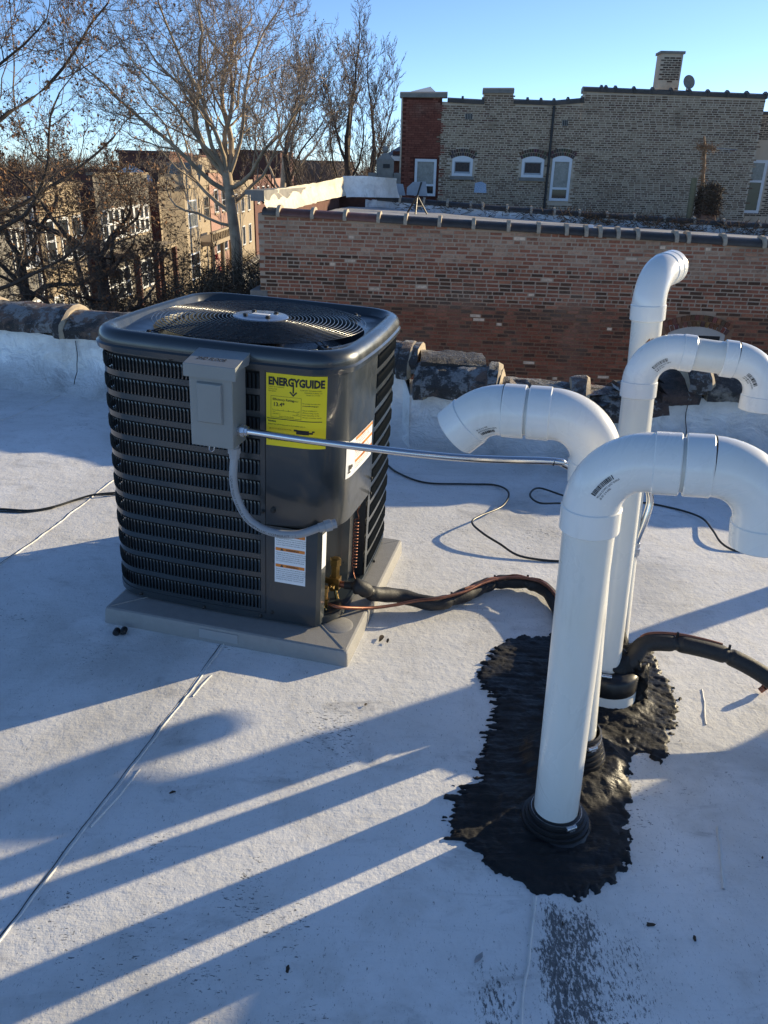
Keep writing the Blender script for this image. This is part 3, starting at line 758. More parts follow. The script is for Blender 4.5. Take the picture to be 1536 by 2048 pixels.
# hazard label on the right of the corner (white, orange headings)
q1 = s_of(u=0.352); LW2, LH2 = 0.165, 0.128; zt2 = 0.735
LW2 = 0.270; q1 = S_CP - LW2 - 0.012
wrap_label('hazard_label', q1, zt2, LW2, LH2, m_white, n=20)['label'] = 'white warning label with orange bands'
m = MB()
for k in range(3): wrap_rect(m, q1+0.072, zt2-0.012-k*0.040, LW2-0.075, 0.010)
m.build('hazard_label_bands', m_orange, parent=ac)
m = MB(); wrap_rect(m, q1+0.068, zt2-LH2+0.003, 0.0010, LH2-0.006)
for k in range(3):
    wrap_text(m, 'WARNING', q1+0.13, zt2-0.010-k*0.040, 0.0085, off=0.0076, bold=0.0002)
    for j in range(3): wrap_text(m, ('Hazard of electrical shock or injury', 'Turn off all power before servicing', 'Installation by trained personnel only')[j], q1+0.076, zt2-0.0195-k*0.040-j*0.0072, 0.0062, sx=1.7)
for k, (dx, dz, ww, hh) in enumerate(((0.012, -0.105, 0.008, 0.022), (0.020, -0.101, 0.012, 0.016), (0.032, -0.098, 0.008, 0.010), (0.010, -0.112, 0.014, 0.006))): wrap_rect(m, q1+dx*1.2, zt2+dz, ww*1.2, hh)
m.build('hazard_label_print', m_ink, parent=ac)
# three-block warning label on the valve plate
def flat_print(m, u0, z0, txt, size, y, bold=0): 
    vs_, fs = text_mesh(txt, size, bold); m.add([(u0+a_, y, z0+b_) for a_, b_ in vs_], fs)
m = MB(); m.box(0.160, 0.270, PCY-0.0011, PCY+0.001, 0.232, 0.425); m.build('warning_label', m_white, parent=ac)['label'] = 'white three part warning label'
m = MB(); mi_ = MB(); y_ = PCY-0.0018
for zt3, nl in ((0.4205, 4), (0.367, 5), (0.304, 6)):
    m.quad((0.163, y_, zt3-0.0115), (0.267, y_, zt3-0.0115), (0.267, y_, zt3), (0.163, y_, zt3))
    mi_.add([(0.180, y_-0.0006, zt3-0.0105), (0.192, y_-0.0006, zt3-0.0105), (0.186, y_-0.0006, zt3-0.001)], [(0, 1, 2)])
    flat_print(mi_, 0.200, zt3-0.0095, 'WARNING', 0.0095, y_-0.0006, 0.0002)
    for j in range(nl): flat_print(mi_, 0.165, zt3-0.020-j*0.0078, ('Disconnect all power before servicing this unit', 'Multiple power sources may be present. Failure', 'to do so may cause property damage, personal', 'injury or death. Installation and repair of this', 'unit should be performed only by individuals', 'meeting the requirements of an entry level')[j], 0.0056, y_-0.0003)
m.build('warning_label_bands', m_orange, parent=ac); mi_.build('warning_label_print', m_ink, parent=ac)
# rating plate on the pocket return
m = MB(); xa = 0.3262; m.quad((0.3225, PCY+0.0155, 0.30), (0.3268, PCY+0.0485, 0.30), (0.3268, PCY+0.0485, 0.43), (0.3225, PCY+0.0155, 0.43)); m.build('rating_plate', m_white, parent=ac)
m = MB(); m.quad((0.2615, PCY+0.225, 0.31), (0.2615, PCY+0.12, 0.31), (0.2615, PCY+0.12, 0.43), (0.2615, PCY+0.225, 0.43)); o = m.build('rating_plate', m_white, parent=ac)
# service valves
def valve(px_, py_, zb, s):
    v = MB()
    v.lathe([(0.0001, 0), (0.012*s, 0), (0.013*s, 0.004), (0.013*s, 0.04*s), (0.017*s, 0.042*s), (0.017*s, 0.062*s), (0.010*s, 0.064*s), (0.0001, 0.064*s)], 6 if s > 1 else 8, T=Matrix.Translation((px_, py_, zb+0.02*s)))
    v.box(px_-0.016*s, px_+0.016*s, py_-0.014*s, py_+0.014*s, zb-0.016*s, zb+0.022*s)
    v.tube([(px_, py_, zb), (px_-0.06, py_+0.02, zb)], 0.009*s, 10)
    v.tube([(px_, py_-0.014*s, zb), (px_+0.002, py_-0.036*s, zb-0.002)], 0.007*s, 8)
    v.tube([(px_, py_, zb-0.012*s), (px_+0.012*s, py_-0.010*s, zb-0.045*s)], 0.006*s, 8)
    return v.build('service_valve', m_brass, parent=ac, bevel=0.0008)
valve(0.322, -0.165, 0.150, 1.25); valve(0.315, -0.262, 0.118, 0.8)
# thin capillary wire, coiled, hanging from the cover
pts = [(0.372, -0.055, 0.455), (0.378, -0.06, 0.43), (0.368, -0.06, 0.405), (0.374, -0.062, 0.385)]
for k in range(170):
    an = k*2*PI/11; pts.append((0.368+0.009*math.cos(an), -0.066+0.009*math.sin(an), 0.375-0.205*k/170))
pts += [(0.372, -0.085, 0.155), (0.395, -0.12, 0.135), (0.43, -0.14, 0.128)]
m = MB(); m.tube(pts, 0.0022, 5); m.build('capillary_coil', m_copper, parent=ac, smooth=180)

# ------------------------------------------------------------------ disconnect box
dbox = thing('disconnect_box', 'gray metal electrical disconnect box fixed to the louvered front panel', 'electrical box', mat4=M_AC)
YB, YF = FRY-0.006, -0.468
m = MB(); m.box(-0.076, 0.064, YF, YB, 0.738, 0.985); m.build('body', m_box, parent=dbox, bevel=0.004)
m = MB(); o_ = 0.004
ya, yb = YF-0.012, YB
m.add([(-0.088, ya, 0.958), (0.080, ya, 0.958), (0.080, ya, 0.998), (-0.088, ya, 0.998), (-0.088, yb, 0.985), (0.080, yb, 0.985), (0.080, yb, 1.022), (-0.088, yb, 1.022), (-0.088, ya+0.03, 0.985), (0.080, ya+0.03, 0.985)],
      [(0, 1, 2, 3), (3, 2, 6, 7), (1, 9, 5, 6, 2), (8, 0, 3, 7, 4), (0, 8, 9, 1), (8, 4, 5, 9), (4, 7, 6, 5)])
lid = m.build('lid', m_box, parent=dbox, bevel=0.002)
m = MB(); vs_, fs = text_mesh('2ND FLOOR', 0.020, 0.0002)
m.add([(-0.062+a_*0.86+b_*0.15, ya+0.035+b_*1.3, 0.998+(0.035+b_*1.3)*(0.024/(yb-ya))+0.0006) for a_, b_ in vs_], fs); m.build('lid_writing', m_ink, parent=dbox)
m = MB(); y0_ = YF-0.0105                                 # raised panel on the door
def rr(x0, x1, z0, z1, y): return [(x0, y, z0), (x1, y, z0), (x1, y, z1), (x0, y, z1)]
m.grid([rr(-0.050, 0.034, 0.815, 0.945, YF), rr(-0.046, 0.030, 0.820, 0.940, YF-0.010)], closed=True)
m.add(rr(-0.046, 0.030, 0.820, 0.940, YF-0.010), [(0, 1, 2, 3)])
m.build('raised_panel', m_box, parent=dbox, bevel=0.003)
m = MB(); m.tube([(-0.018, YF+0.005, 0.738), (-0.018, YF+0.002, 0.728), (-0.010, YF, 0.722), (-0.002, YF+0.002, 0.728), (-0.002, YF+0.005, 0.738)], 0.0022, 6); m.build('hasp', m_zinc, parent=dbox, smooth=60)
# whip: grey liquid-tight conduit from the box bottom to the control cover
whip = thing('flexible_conduit', 'gray flexible conduit looping from the disconnect box to the control cover', 'conduit', mat4=M_AC)
yw = -0.432
pts = spline([(0.045, yw+0.012, 0.695), (0.046, yw, 0.62), (0.062, yw-0.006, 0.555), (0.105, yw-0.010, 0.492), (0.175, yw-0.008, 0.462), (0.262, yw+0.004, 0.462), (0.335, yw+0.05, 0.482)], 10)
m = MB(); m.tube(pts, 0.0135, 14); hose = m.build('hose', m_whip, parent=whip, smooth=60)
m = MB()
tx = 'LIQUID TIGHT FLEXIBLE NONMETALLIC CONDUIT 1/2'; k0 = 6
vs_, fs = text_mesh(tx, 0.010); Ltot = max(p[0] for p in vs_)
def onhose(s_, t_):
    f = 0.12 + 0.72*s_/Ltot; i = f*(len(pts)-1); a_ = pts[int(i)].lerp(pts[min(int(i)+1, len(pts)-1)], i-int(i)); d_ = (pts[min(int(i)+1, len(pts)-1)]-pts[int(i)]).normalized()
    sd_ = Vector((0, -1, 0)); up_ = d_.cross(sd_).normalized()*-1; an = (t_-0.004)/0.0137
    return a_ + (sd_*math.cos(an) + up_*math.sin(an))*0.0139
m.add([onhose(a_, b_) for a_, b_ in vs_], fs); m.build('hose_print', m_ink, parent=hose)
def fitting(nm, p, d, r, L, mat, parent):
    m = MB(); T4 = Matrix.Translation(p) @ Vector(d).to_track_quat('Z', 'Y').to_matrix().to_4x4()
    m.lathe([(r*0.8, 0), (r*1.1, 0.001), (r*1.1, L*0.35), (r*1.35, L*0.37), (r*1.35, L*0.72), (r*1.05, L*0.74), (r*1.05, L), (r*0.7, L)], 8, T=T4); return m.build(nm, mat, parent=parent, smooth=25)
fitting('connector', (0.045, yw+0.014, 0.692), (0, 0.0, 1), 0.016, 0.05, m_whip, whip)
fitting('connector', (0.322, yw+0.040, 0.478), (0.9, 0.55, 0.22), 0.015, 0.06, m_whip, whip)
# ================================================================== thin-wall conduit from the box to the roof boot
Lp = lambda u, v, w: PC + EX*u + EY*v + EN*w
emt = thing('steel_conduit', 'shiny steel conduit running from the disconnect box over the roof to the tarred boot', 'conduit', tuple(Lp(0.07, -0.42, 0.79)))
OFF = Vector(tuple(Lp(0.07, -0.42, 0.79)))
p0 = Lp(0.066, -0.425, 0.790)
run = [p0, Lp(0.33, -0.425, 0.787), at_depth(900, 914, 2.30), at_depth(1100, 922, 2.32), at_depth(1128, 928, 2.325), at_depth(1150, 938, 2.33), at_depth(1200, 945, 2.34), at_depth(1262, 955, 2.36), at_depth(1292, 972, 2.37), at_depth(1300, 1000, 2.37), at_depth(1290, 1040, 2.36), at_depth(1268, 1100, 2.36), np.array([0.83, 2.37, 0.30]), np.array([0.812, 2.35, 0.10])]
run = [Vector(tuple(p)) - OFF for p in run]
m = MB(); m.tube(spline(run, 8), 0.0117, 14); m.build('tube', m_emt, parent=emt, smooth=60)
def fit_at(nm, p, d, r, L, mat, parent): return fitting(nm, p, d, r, L, mat, parent)
fit_at('connector', run[0]-Vector((0.004, 0, 0)), Vector(tuple(EX)), 0.015, 0.034, m_zinc, emt)
fit_at('coupling', Vector(tuple(at_depth(1262, 1122, 2.36)))-OFF, Vector((0.10, 0.02, 1)), 0.0145, 0.07, m_zinc, emt)
m = MB(); q_ = Vector(tuple(at_depth(1107, 924, 2.32)))-OFF; m.tube([q_-Vector((0.0012, 0, 0)), q_+Vector((0.0012, 0, 0))], 0.0121, 14, caps=False); m.build('bend_mark', m_ink, parent=emt)

# ================================================================== PVC goosenecks
def arc_pts(c, a, b, R, n, ang=PI/2):
    """from c + a*R turning towards b: points c + R(cos t a + sin t b)"""
    return [c + (a*math.cos(ang*k/n) + b*math.sin(ang*k/n))*R for k in range(n+1)]
def hollow(m, p0, p1, ro, ri, seg=36):
    d = (p1-p0).normalized(); T4 = Matrix.Translation(p0) @ d.to_track_quat('Z', 'Y').to_matrix().to_4x4(); L = (p1-p0).length
    e = 0.0025
    m.lathe([(ri, 0), (ro-e, 0), (ro, e), (ro, L-e), (ro-e, L), (ri, L), (ri, L*0.5), (ri, 0)], seg, T=T4)
def gooseneck(nm, label, base, top, size, yaw, run_bits, end, grp, base_z=0.0, print_at=(), pitch=0.0, elbow1=PI/2):
    """run_bits: list of ('bell'|'gap'|'pipe', length)"""
    base = Vector(base); top = Vector(top); g = thing(nm, label, 'vent pipe', tuple(base), group=grp)
    ro = 0.057 if size == 4 else 0.0445; rb = ro*1.145; re = ro*1.075; ri = ro*0.90; Rc = 0.112 if size == 4 else 0.088; bl = 0.052 if size == 4 else 0.040
    B = Vector((0, 0, 0)); Tp = top-base; up = (Tp-B).normalized()
    m = MB(); m.tube([B, Tp*0.33, Tp*0.66, Tp], ro, 40); pole = m.build('pipe', m_pvcpipe, parent=g, smooth=50)
    d = Vector((math.cos(yaw), math.sin(yaw), 0)); d = (d - up*d.dot(up)).normalized()
    # first bell
    m = MB(); hollow(m, Tp-up*bl, Tp+up*0.006, rb, ro*0.98); m.build('bell', m_pvc, parent=g, smooth=35)
    c = Tp + up*0.004 + d*Rc
    pts = arc_pts(c, -d, up, Rc, 18, elbow1)
    m = MB(); m.tube(pts, [re + (rb-re)*0.35*max(0, 1-4*min(k, 18-k)/18) for k in range(19)], 40, caps=False); el = m.build('elbow', m_pvc, parent=g, smooth=60)
    elbows = [(el, pts)]
    p = pts[-1]; dd = (pts[-1]-pts[-2]).normalized()
    for kind, L in run_bits:
        q = p + dd*L
        m = MB()
        if kind == 'bell': hollow(m, p, q, rb, ro*0.98); m.build('bell', m_pvc, parent=g, smooth=35)
        else: m.tube([p, q], ro if kind == 'gap' else ro, 40, caps=False); m.build('pipe_section', m_pvcpipe, parent=g, smooth=50)
        p = q
    if end:
        ang = end; w_ = -up; w_ = (w_ - dd*w_.dot(dd)).normalized()
        c = p + w_*Rc
        pts2 = arc_pts(c, -w_, dd, Rc, 14, ang)
        m = MB(); m.tube(pts2, [re + (rb-re)*0.35*max(0, 1-4*min(k, 14-k)/14) for k in range(15)], 40, caps=False); el2 = m.build('elbow', m_pvc, parent=g, smooth=60); elbows.append((el2, pts2))
        p = pts2[-1]; dd = (pts2[-1]-pts2[-2]).normalized()
        m = MB(); hollow(m, p-dd*0.002, p+dd*bl, rb, ro*0.98); m.build('outlet_bell', m_pvc, parent=g, smooth=35)
        # dark inside
        m = MB(); m.tube([p-dd*0.03, p-dd*0.028], ri, 24); m.build('bore', m_acdark, parent=g)
    else:
        m = MB(); m.tube([p-dd*0.01, p-dd*0.008], ri, 24); m.build('bore', m_acdark, parent=g)
    # mould mark and printed code on the elbows
    for (ei, f, side, kind) in print_at:
        elb, pp = elbows[ei]; i = int(f*(len(pp)-1)); cp = pp[i]; tg = (pp[min(i+1, len(pp)-1)]-pp[max(i-1, 0)]).normalized()
        out = Vector((0, -1, 0.0)); out = (out - tg*out.dot(tg)).normalized(); ot = tg.cross(out)
        nrm = (out*math.cos(side)+ot*math.sin(side)).normalized(); vv = tg.cross(nrm)
        m = MB()
        def put(a_, b_):      # a_ along the bend, b_ around
            i2 = f*(len(pp)-1) + a_/((pp[1]-pp[0]).length); i2 = max(0, min(len(pp)-1.001, i2)); c2 = pp[int(i2)].lerp(pp[int(i2)+1], i2-int(i2))
            t2 = (pp[min(int(i2)+1, len(pp)-1)]-pp[int(i2)]).normalized(); o2 = (out - t2*out.dot(t2)).normalized(); w2 = t2.cross(o2); an = side + b_/re
            return c2 + (o2*math.cos(an)+w2*math.sin(an))*(re*1.012)
        sg = kind
        xk = -0.026
        while xk < 0.026:
            wd = rnd.choice((0.0009, 0.0013, 0.002)); m.add([put(xk*sg, -0.006), put((xk+wd)*sg, -0.006), put((xk+wd)*sg, 0.004), put(xk*sg, 0.004)], [(0, 1, 2, 3)]); xk += wd + rnd.choice((0.0009, 0.0014))
        for row, txt in ((0.007, 'ASTM D2665 PVC-DWV'), (0.014, '90 EL 3-4 NSF')):
            vs_, fs = text_mesh(txt, 0.0062); m.add([put((a_-0.028)*sg, row+b_) for a_, b_ in vs_], fs)
        m.build('printed_code', m_ink, parent=elb)
    return g
GRP = 'white plastic vent goosenecks through the tar patch'
bA = roof_px(1108, 1650); bA[2] -= 0.01
gooseneck('vent_pipe', 'thick white plastic gooseneck set lowest in the tar, U bend opening downwards', bA, (0.450, 1.585, 0.942), 4, math.radians(-17), [('bell', 0.054), ('gap', 0.007), ('bell', 0.054)], PI/2, GRP, print_at=((0, 0.42, -0.35, 1),))
bB = np.array([0.578, 1.852, rz(0.578, 1.852)-0.01])
gooseneck('vent_pipe', 'thick white plastic vent whose bent end points down towards the air conditioner', bB, (0.512, 1.822, 0.965), 4, math.radians(166), [('bell', 0.054), ('gap', 0.007), ('bell', 0.054)], PI/4*1.0, GRP, print_at=((1, 0.50, -0.55, -1),))
tE = tuple(at_depth(1297, 612, 2.385)); bD = np.array([0.740, 2.178, rz(0.740, 2.178)+0.06])
gooseneck('vent_pipe', 'slim white plastic gooseneck with a straight piece between its two elbows', bD, (0.722, 2.235, 1.062), 3, math.radians(-13), [('bell', 0.036), ('pipe', 0.075), ('bell', 0.036)], PI/2, GRP, print_at=((0, 0.55, 0.1, 1), (1, 0.5, 0.6, 1)), elbow1=PI/2+0.15)
bE = np.array([0.826, 2.375, rz(0.826, 2.375)-0.01])
gooseneck('vent_pipe', 'tall slim white plastic vent with a rusty mark, elbow turned towards the brick wall', bE, tE, 3, math.radians(52), [('bell', 0.034), ('gap', 0.006), ('bell', 0.030)], 0.0, GRP)
# rusty scuffs on the tall pipe
pipeE = [o for o in COL.objects if o.name.startswith('vent_pipe')][-1]
def scuffE(a0, zc, w, hgt, seed):
    c0 = Vector(tuple(bE)); t0 = Vector(tE); m = MB()
    for k in range(14):
        an = -PI/2 + a0 + w*fbm(k*1.3, seed)*1.2; z = zc + hgt*fbm(k*1.7, seed+4); s = rnd.uniform(0.003, 0.010)
        f = (z-c0.z)/(t0.z-c0.z); ax = c0.lerp(t0, f)
        m.add([(ax.x+0.0450*math.cos(an+da*s/0.045)-c0.x, ax.y+0.0450*math.sin(an+da*s/0.045)-c0.y, z+dz_*s*1.6-c0.z) for da, dz_ in ((-1, 0), (-0.3, -0.9), (0.8, -0.5), (1, 0.3), (0.1, 1))], [(0, 1, 2, 3, 4)])
    m.build('rust_scuff', m_rust, parent=pipeE)
scuffE(0.2, 1.15, 0.55, 0.016, 3); scuffE(-0.75, 1.00, 0.25, 0.05, 8)

# ------------------------------------------------------------------ rubber boots, clamps and tar
def boot(px, py, lean, nm, label, r, hgt, grp=None, steps=3):
    z = rz(px, py); b = thing(nm, label, 'pipe boot', (px, py, z), group=grp)
    prof = [(r*1.78, -0.01), (r*1.74, 0.010), (r*1.60, 0.020)]
    for k in range(steps):
        a_ = 1.55-0.40*k/steps; prof += [(r*a_, 0.022+hgt*0.62*k/steps), (r*(a_-0.02), 0.022+hgt*0.62*(k+0.7)/steps), (r*(a_-0.16), 0.022+hgt*0.62*(k+0.85)/steps)]
    prof += [(r*1.13, hgt*0.72), (r*1.12, hgt), (r*1.02, hgt+0.002), (r*1.0, hgt-0.01)]
    m = MB(); m.lathe(prof, 40); m.build('sleeve', m_rubber, parent=b, smooth=40)
    m = MB(); zc = hgt*0.86; m.lathe([(r*1.125, zc-0.006), (r*1.15, zc-0.006), (r*1.15, zc+0.006), (r*1.125, zc+0.006)], 40); cl = m.build('clamp_band', m_zinc, parent=b, smooth=30)
    an = -PI/2+0.42; m = MB(); cx_, cy_ = r*1.2*math.cos(an), r*1.2*math.sin(an); tdir = Vector((-math.sin(an), math.cos(an), 0))
    m.tube([Vector((cx_, cy_, zc+0.001))-tdir*0.017, Vector((cx_, cy_, zc+0.001))+tdir*0.012], 0.0062, 10); m.box(-0.008, 0.008, -0.005, 0.005, -0.008, 0.006, T=Matrix.Translation((cx_, cy_, zc)) @ Matrix.Rotation(an+PI/2, 4, 'Z')); m.build('clamp_screw', m_zinc, parent=cl, smooth=40)
    return b
boot(bA[0], bA[1], 0, 'pipe_boot', 'black rubber boot with a steel clamp around the thick gooseneck set lowest in the tar', 0.0575, 0.062)
boot(bB[0], bB[1], 0, 'pipe_boot', 'ribbed black rubber boot smeared with tar behind the thick gooseneck', 0.0585, 0.125, steps=5)
# the larger boot on a white curb holding the slim pipes and the line set
bxy = roof_px(1212, 1398); cx0, cy0 = 0.752, 2.190
bt = thing('roof_boot', 'round pale curb with black rubber cap where slim pipe and tubing enter the roof', 'pipe boot', (cx0, cy0, rz(cx0, cy0)))
m = MB(); m.lathe([(0.104, -0.01), (0.100, 0.005), (0.094, 0.060), (0.090, 0.062)], 44); m.build('curb', m_pvcpipe, parent=bt, smooth=40)
m = MB(); m.lathe([(0.097, 0.052), (0.0985, 0.064), (0.098, 0.104), (0.092, 0.112), (0.075, 0.118), (0.05, 0.122), (0.0001, 0.122)], 44); m.build('cap', m_rubber, parent=bt, smooth=40)
m = MB(); T4 = Matrix.Translation((-0.055, -0.098, 0.104)); m.tube([(-0.060, -0.066, 0.124), (-0.012, -0.076, 0.124)], 0.007, 10); m.build('clamp_screw', m_zinc, parent=bt, smooth=40)
# smeared tar climbing the conduit and the line set on that boot
def lump(name, pts, rads, mat, parent, amp=0.35, sides=18, fr=30):
    m = MB(); P = spline(pts, 6); R_ = [np.interp(k/(len(P)-1), np.linspace(0, 1, len(rads)), rads) for k in range(len(P))]
    m.tube(P, list(map(float, R_)), sides)
    m.v = [tuple(Vector(v) + Vector((fbm(v[0]*fr, v[1]*fr, v[2]*fr), fbm(v[1]*fr, v[2]*fr, v[0]*fr+9), fbm(v[2]*fr, v[0]*fr, v[1]*fr+5)))*(amp*0.02)) for v in m.v]
    return m.build(name, mat, parent=parent, smooth=75)
lump('tar_smear', [(0.02, 0.05, 0.095), (0.035, 0.09, 0.13), (0.04, 0.11, 0.19), (0.045, 0.13, 0.26)], [0.055, 0.045, 0.028, 0.016], m_tar, bt, 0.9)
lump('tar_smear', [(0.0, -0.01, 0.10), (0.06, 0.02, 0.115), (0.10, 0.02, 0.14)], [0.05, 0.055, 0.040], m_tar, bt, 0.9)
lump('tar_smear', [(0.105, -0.02, 0.01), (0.11, -0.01, 0.06), (0.10, 0.0, 0.12)], [0.03, 0.022, 0.03], m_tar, bt, 0.9)
lump('tar_smear', [(-0.06, 0.0, 0.10), (0.0, 0.06, 0.108), (0.05, 0.07, 0.112)], [0.02, 0.035, 0.03], m_tar, bt, 0.9)

def build_tar():
    out = [(1005,1278),(1050,1270),(1093,1272),(1160,1266),(1240,1275),(1310,1300),(1325,1340),(1345,1370),(1362,1400),(1357,1450),(1347,1500),(1325,1530),(1285,1510),(1264,1520),(1266,1600),(1263,1680),(1268,1730),(1240,1765),(1200,1790),(1160,1805),(1120,1795),(1075,1800),(1060,1790),(1030,1770),(990,1755),(960,1725),(925,1695),(890,1675),(900,1640),(895,1610),(885,1590),(920,1575),(955,1555),(945,1520),(965,1480),(975,1440),(990,1400),(960,1380),(950,1350),(975,1310)]
    W = np.array([roof_px(*p)[:2] for p in out]); n = len(W)
    st = 0.0048
    x0, x1, y0, y1 = W[:,0].min()-0.05, W[:,0].max()+0.05, W[:,1].min()-0.05, W[:,1].max()+0.05
    xs = np.arange(x0, x1, st); ys = np.arange(y0, y1, st)
    A = W; Bq = np.roll(W, -1, 0)
    X, Y = np.meshgrid(xs, ys); Pq = np.stack([X.ravel(), Y.ravel()], 1)
    # ragged edge: trowel pulls to the left on the left side
    nz = np.array([(fbm(p[0]*9, p[1]*60, 1, 3)*0.034 if p[0] < 0.42 and p[1] > 1.5 else fbm(p[0]*26, p[1]*26, 1, 4)*0.018) + fbm(p[0]*60, p[1]*60, 5, 3)*0.014 for p in Pq])
    dmin = np.full(len(Pq), 9.0); ins = np.zeros(len(Pq), bool)
    for i in range(n):
        a_, b_ = A[i], Bq[i]; d = b_-a_; t = np.clip(((Pq-a_) @ d)/(d @ d), 0, 1)
        dmin = np.minimum(dmin, np.linalg.norm(Pq-(a_+t[:,None]*d), axis=1))
        c = ((a_[1] > Pq[:,1]) != (b_[1] > Pq[:,1])) & (Pq[:,0] < (b_[0]-a_[0])*(Pq[:,1]-a_[1])/(b_[1]-a_[1]+1e-12)+a_[0])
        ins ^= c
    sd_ = np.where(ins, dmin, -dmin) + nz
    hgt = np.zeros(len(Pq))
    for k, p in enumerate(Pq):
        if sd_[k] < -0.012: hgt[k] = -0.02; continue
        an = math.atan2(p[1]-bA[1], p[0]-bA[0]); rr_ = math.hypot(p[0]-bA[0], p[1]-bA[1])
        tr = 0.0050*fbm(p[0]*7 + 2*fbm(p[0]*3, p[1]*3), p[1]*30, 2, 4) + 0.0030*fbm(rr_*45, an*2.5, 7, 3) + 0.002*abs(fbm(p[0]*22+3*fbm(p[1]*9, p[0]*4), p[1]*12, 12, 3)) + 0.0016*fbm(p[0]*90, p[1]*90, 3, 2)
        fat = 0.0065 + 0.006*max(0, fbm(p[0]*4, p[1]*4, 8))
        for (bx, by, br, bh) in ((bA[0], bA[1], 0.125, 0.008), (bB[0], bB[1], 0.115, 0.030), (cx0, cy0, 0.115, 0.012)):
            r2 = math.hypot(p[0]-bx, p[1]-by); fat += bh*math.exp(-((max(0, r2-br))/0.035)**2)
        e = min(1, max(0, (sd_[k]+0.003)/0.022)); e = e*e*(3-2*e)
        hgt[k] = -0.012 + (0.012 + fat + tr)*e
    Z = np.array([rz(p[0], p[1]) + 0.006*fbm(p[0]*0.8, p[1]*0.8, 0) for p in Pq]) + hgt
    H2 = hgt.reshape(X.shape); Zq = Z.reshape(X.shape); m = MB()
    idx = -np.ones(X.shape, int)
    keep = np.zeros((X.shape[0]-1, X.shape[1]-1), bool)
    for a_ in range(X.shape[0]-1):
        for b_ in range(X.shape[1]-1):
            if max(H2[a_,b_], H2[a_+1,b_], H2[a_,b_+1], H2[a_+1,b_+1]) > -0.0115: keep[a_,b_] = True
    for a_, b_ in zip(*np.nonzero(keep)):
        q = []
        for (i, j) in ((a_,b_),(a_,b_+1),(a_+1,b_+1),(a_+1,b_)):
            if idx[i,j] < 0: idx[i,j] = len(m.v); m.v.append((X[i,j], Y[i,j], Zq[i,j]))
            q.append(int(idx[i,j]))
        m.f.append(tuple(q)); m.mi.append(0)
    o = m.build('tar_patch', m_tar, smooth=180)
    return tag(o, 'ragged black roofing tar trowelled around the pipe bases', 'tar patch')
build_tar()

# ------------------------------------------------------------------ line set, copper line, cords
def ground_path(pts): 
    out = []
    for p in pts:
        q = roof_px(p[0], p[1], p[2] if len(p) > 2 else 0.03); out.append(Vector(tuple(q)))
    return out
ls = thing('refrigerant_line', 'black foam insulated refrigerant line snaking from the service valves to the boot', 'pipe', tuple(Lp(0.36, -0.17, 0.15)))
o0 = Vector(tuple(Lp(0.36, -0.17, 0.15)))
ip = [Vector(tuple(Lp(0.36, -0.165, 0.150))), Vector(tuple(Lp(0.42, -0.16, 0.148)))] + [Vector(tuple(roof_px(x_, y_, z_))) for x_, y_, z_ in ((745, 1187, 0.10), (800, 1192, 0.055), (870, 1207, 0.034), (930, 1190, 0.034), (968, 1172, 0.036), (1010, 1163, 0.036), (1060, 1167, 0.036), (1100, 1188, 0.036))] + [Vector((0.70, 2.52, 0.055)), Vector((0.745, 2.35, 0.10)), Vector((0.775, 2.26, 0.10))]
P = [p-o0 for p in spline(ip, 8)]
rad = []
for k in range(len(P)):
    r_ = 0.0285 + 0.0012*math.sin(k*1.3)
    if k < 5: r_ = 0.015
    for tk in (14, 36, 52, 63): r_ -= 0.0075*math.exp(-((k-tk)/0.9)**2)
    rad.append(r_)
m = MB(); m.tube(P, rad, 18); m.build('foam_sleeve', m_foam, parent=ls, smooth=70)
for tk in (14, 36, 52, 63):
    a_, b_ = P[tk], P[tk+1]; d = (b_-a_).normalized(); m = MB(); m.tube([a_-d*0.003, a_+d*0.003], 0.0232, 16); up_ = Vector((0, 0, 1)); m.box(-0.004, 0.004, -0.003, 0.003, 0.018, 0.036, T=Matrix.Translation(a_)); m.build('cable_tie', m_screw, parent=ls)
m = MB(); m.tube([Vector(tuple(Lp(0.325, -0.165, 0.150)))-o0, P[0], P[3], P[6]], 0.0125, 12); m.build('suction_pipe', m_copper, parent=ls, smooth=60)
cl_ = thing('copper_line', 'thin bare copper tube running from the lower valve along the black foam sleeve', 'pipe', tuple(Lp(0.33, -0.262, 0.118)))
o1 = Vector(tuple(Lp(0.33, -0.262, 0.118)))
cp = [Vector(tuple(Lp(0.325, -0.262, 0.118))), Vector(tuple(Lp(0.37, -0.262, 0.112)))] + [Vector(tuple(roof_px(x_, y_, z_))) for x_, y_, z_ in ((740, 1216, 0.065), (790, 1210, 0.055), (830, 1202, 0.062), (880, 1196, 0.068), (930, 1183, 0.068), (968, 1166, 0.071), (1010, 1156, 0.071), (1060, 1158, 0.071), (1100, 1177, 0.071))] + [Vector((0.705, 2.54, 0.09)), Vector((0.75, 2.36, 0.13)), Vector((0.778, 2.27, 0.12))]
m = MB(); m.tube([p-o1 for p in spline(cp, 8)], 0.0062, 10); m.build('tube', m_copper, parent=cl_, smooth=60)
for dx, nm in ((0.010, 0), (0.019, 1)):
    m = MB(); m.tube([p-o1+Vector((0, dx, -0.002+0.004*math.sin(i*0.9+nm))) for i, p in enumerate(spline(cp[6:], 6))], 0.0042, 7); m.build('control_wire', m_copper, parent=cl_, smooth=60)
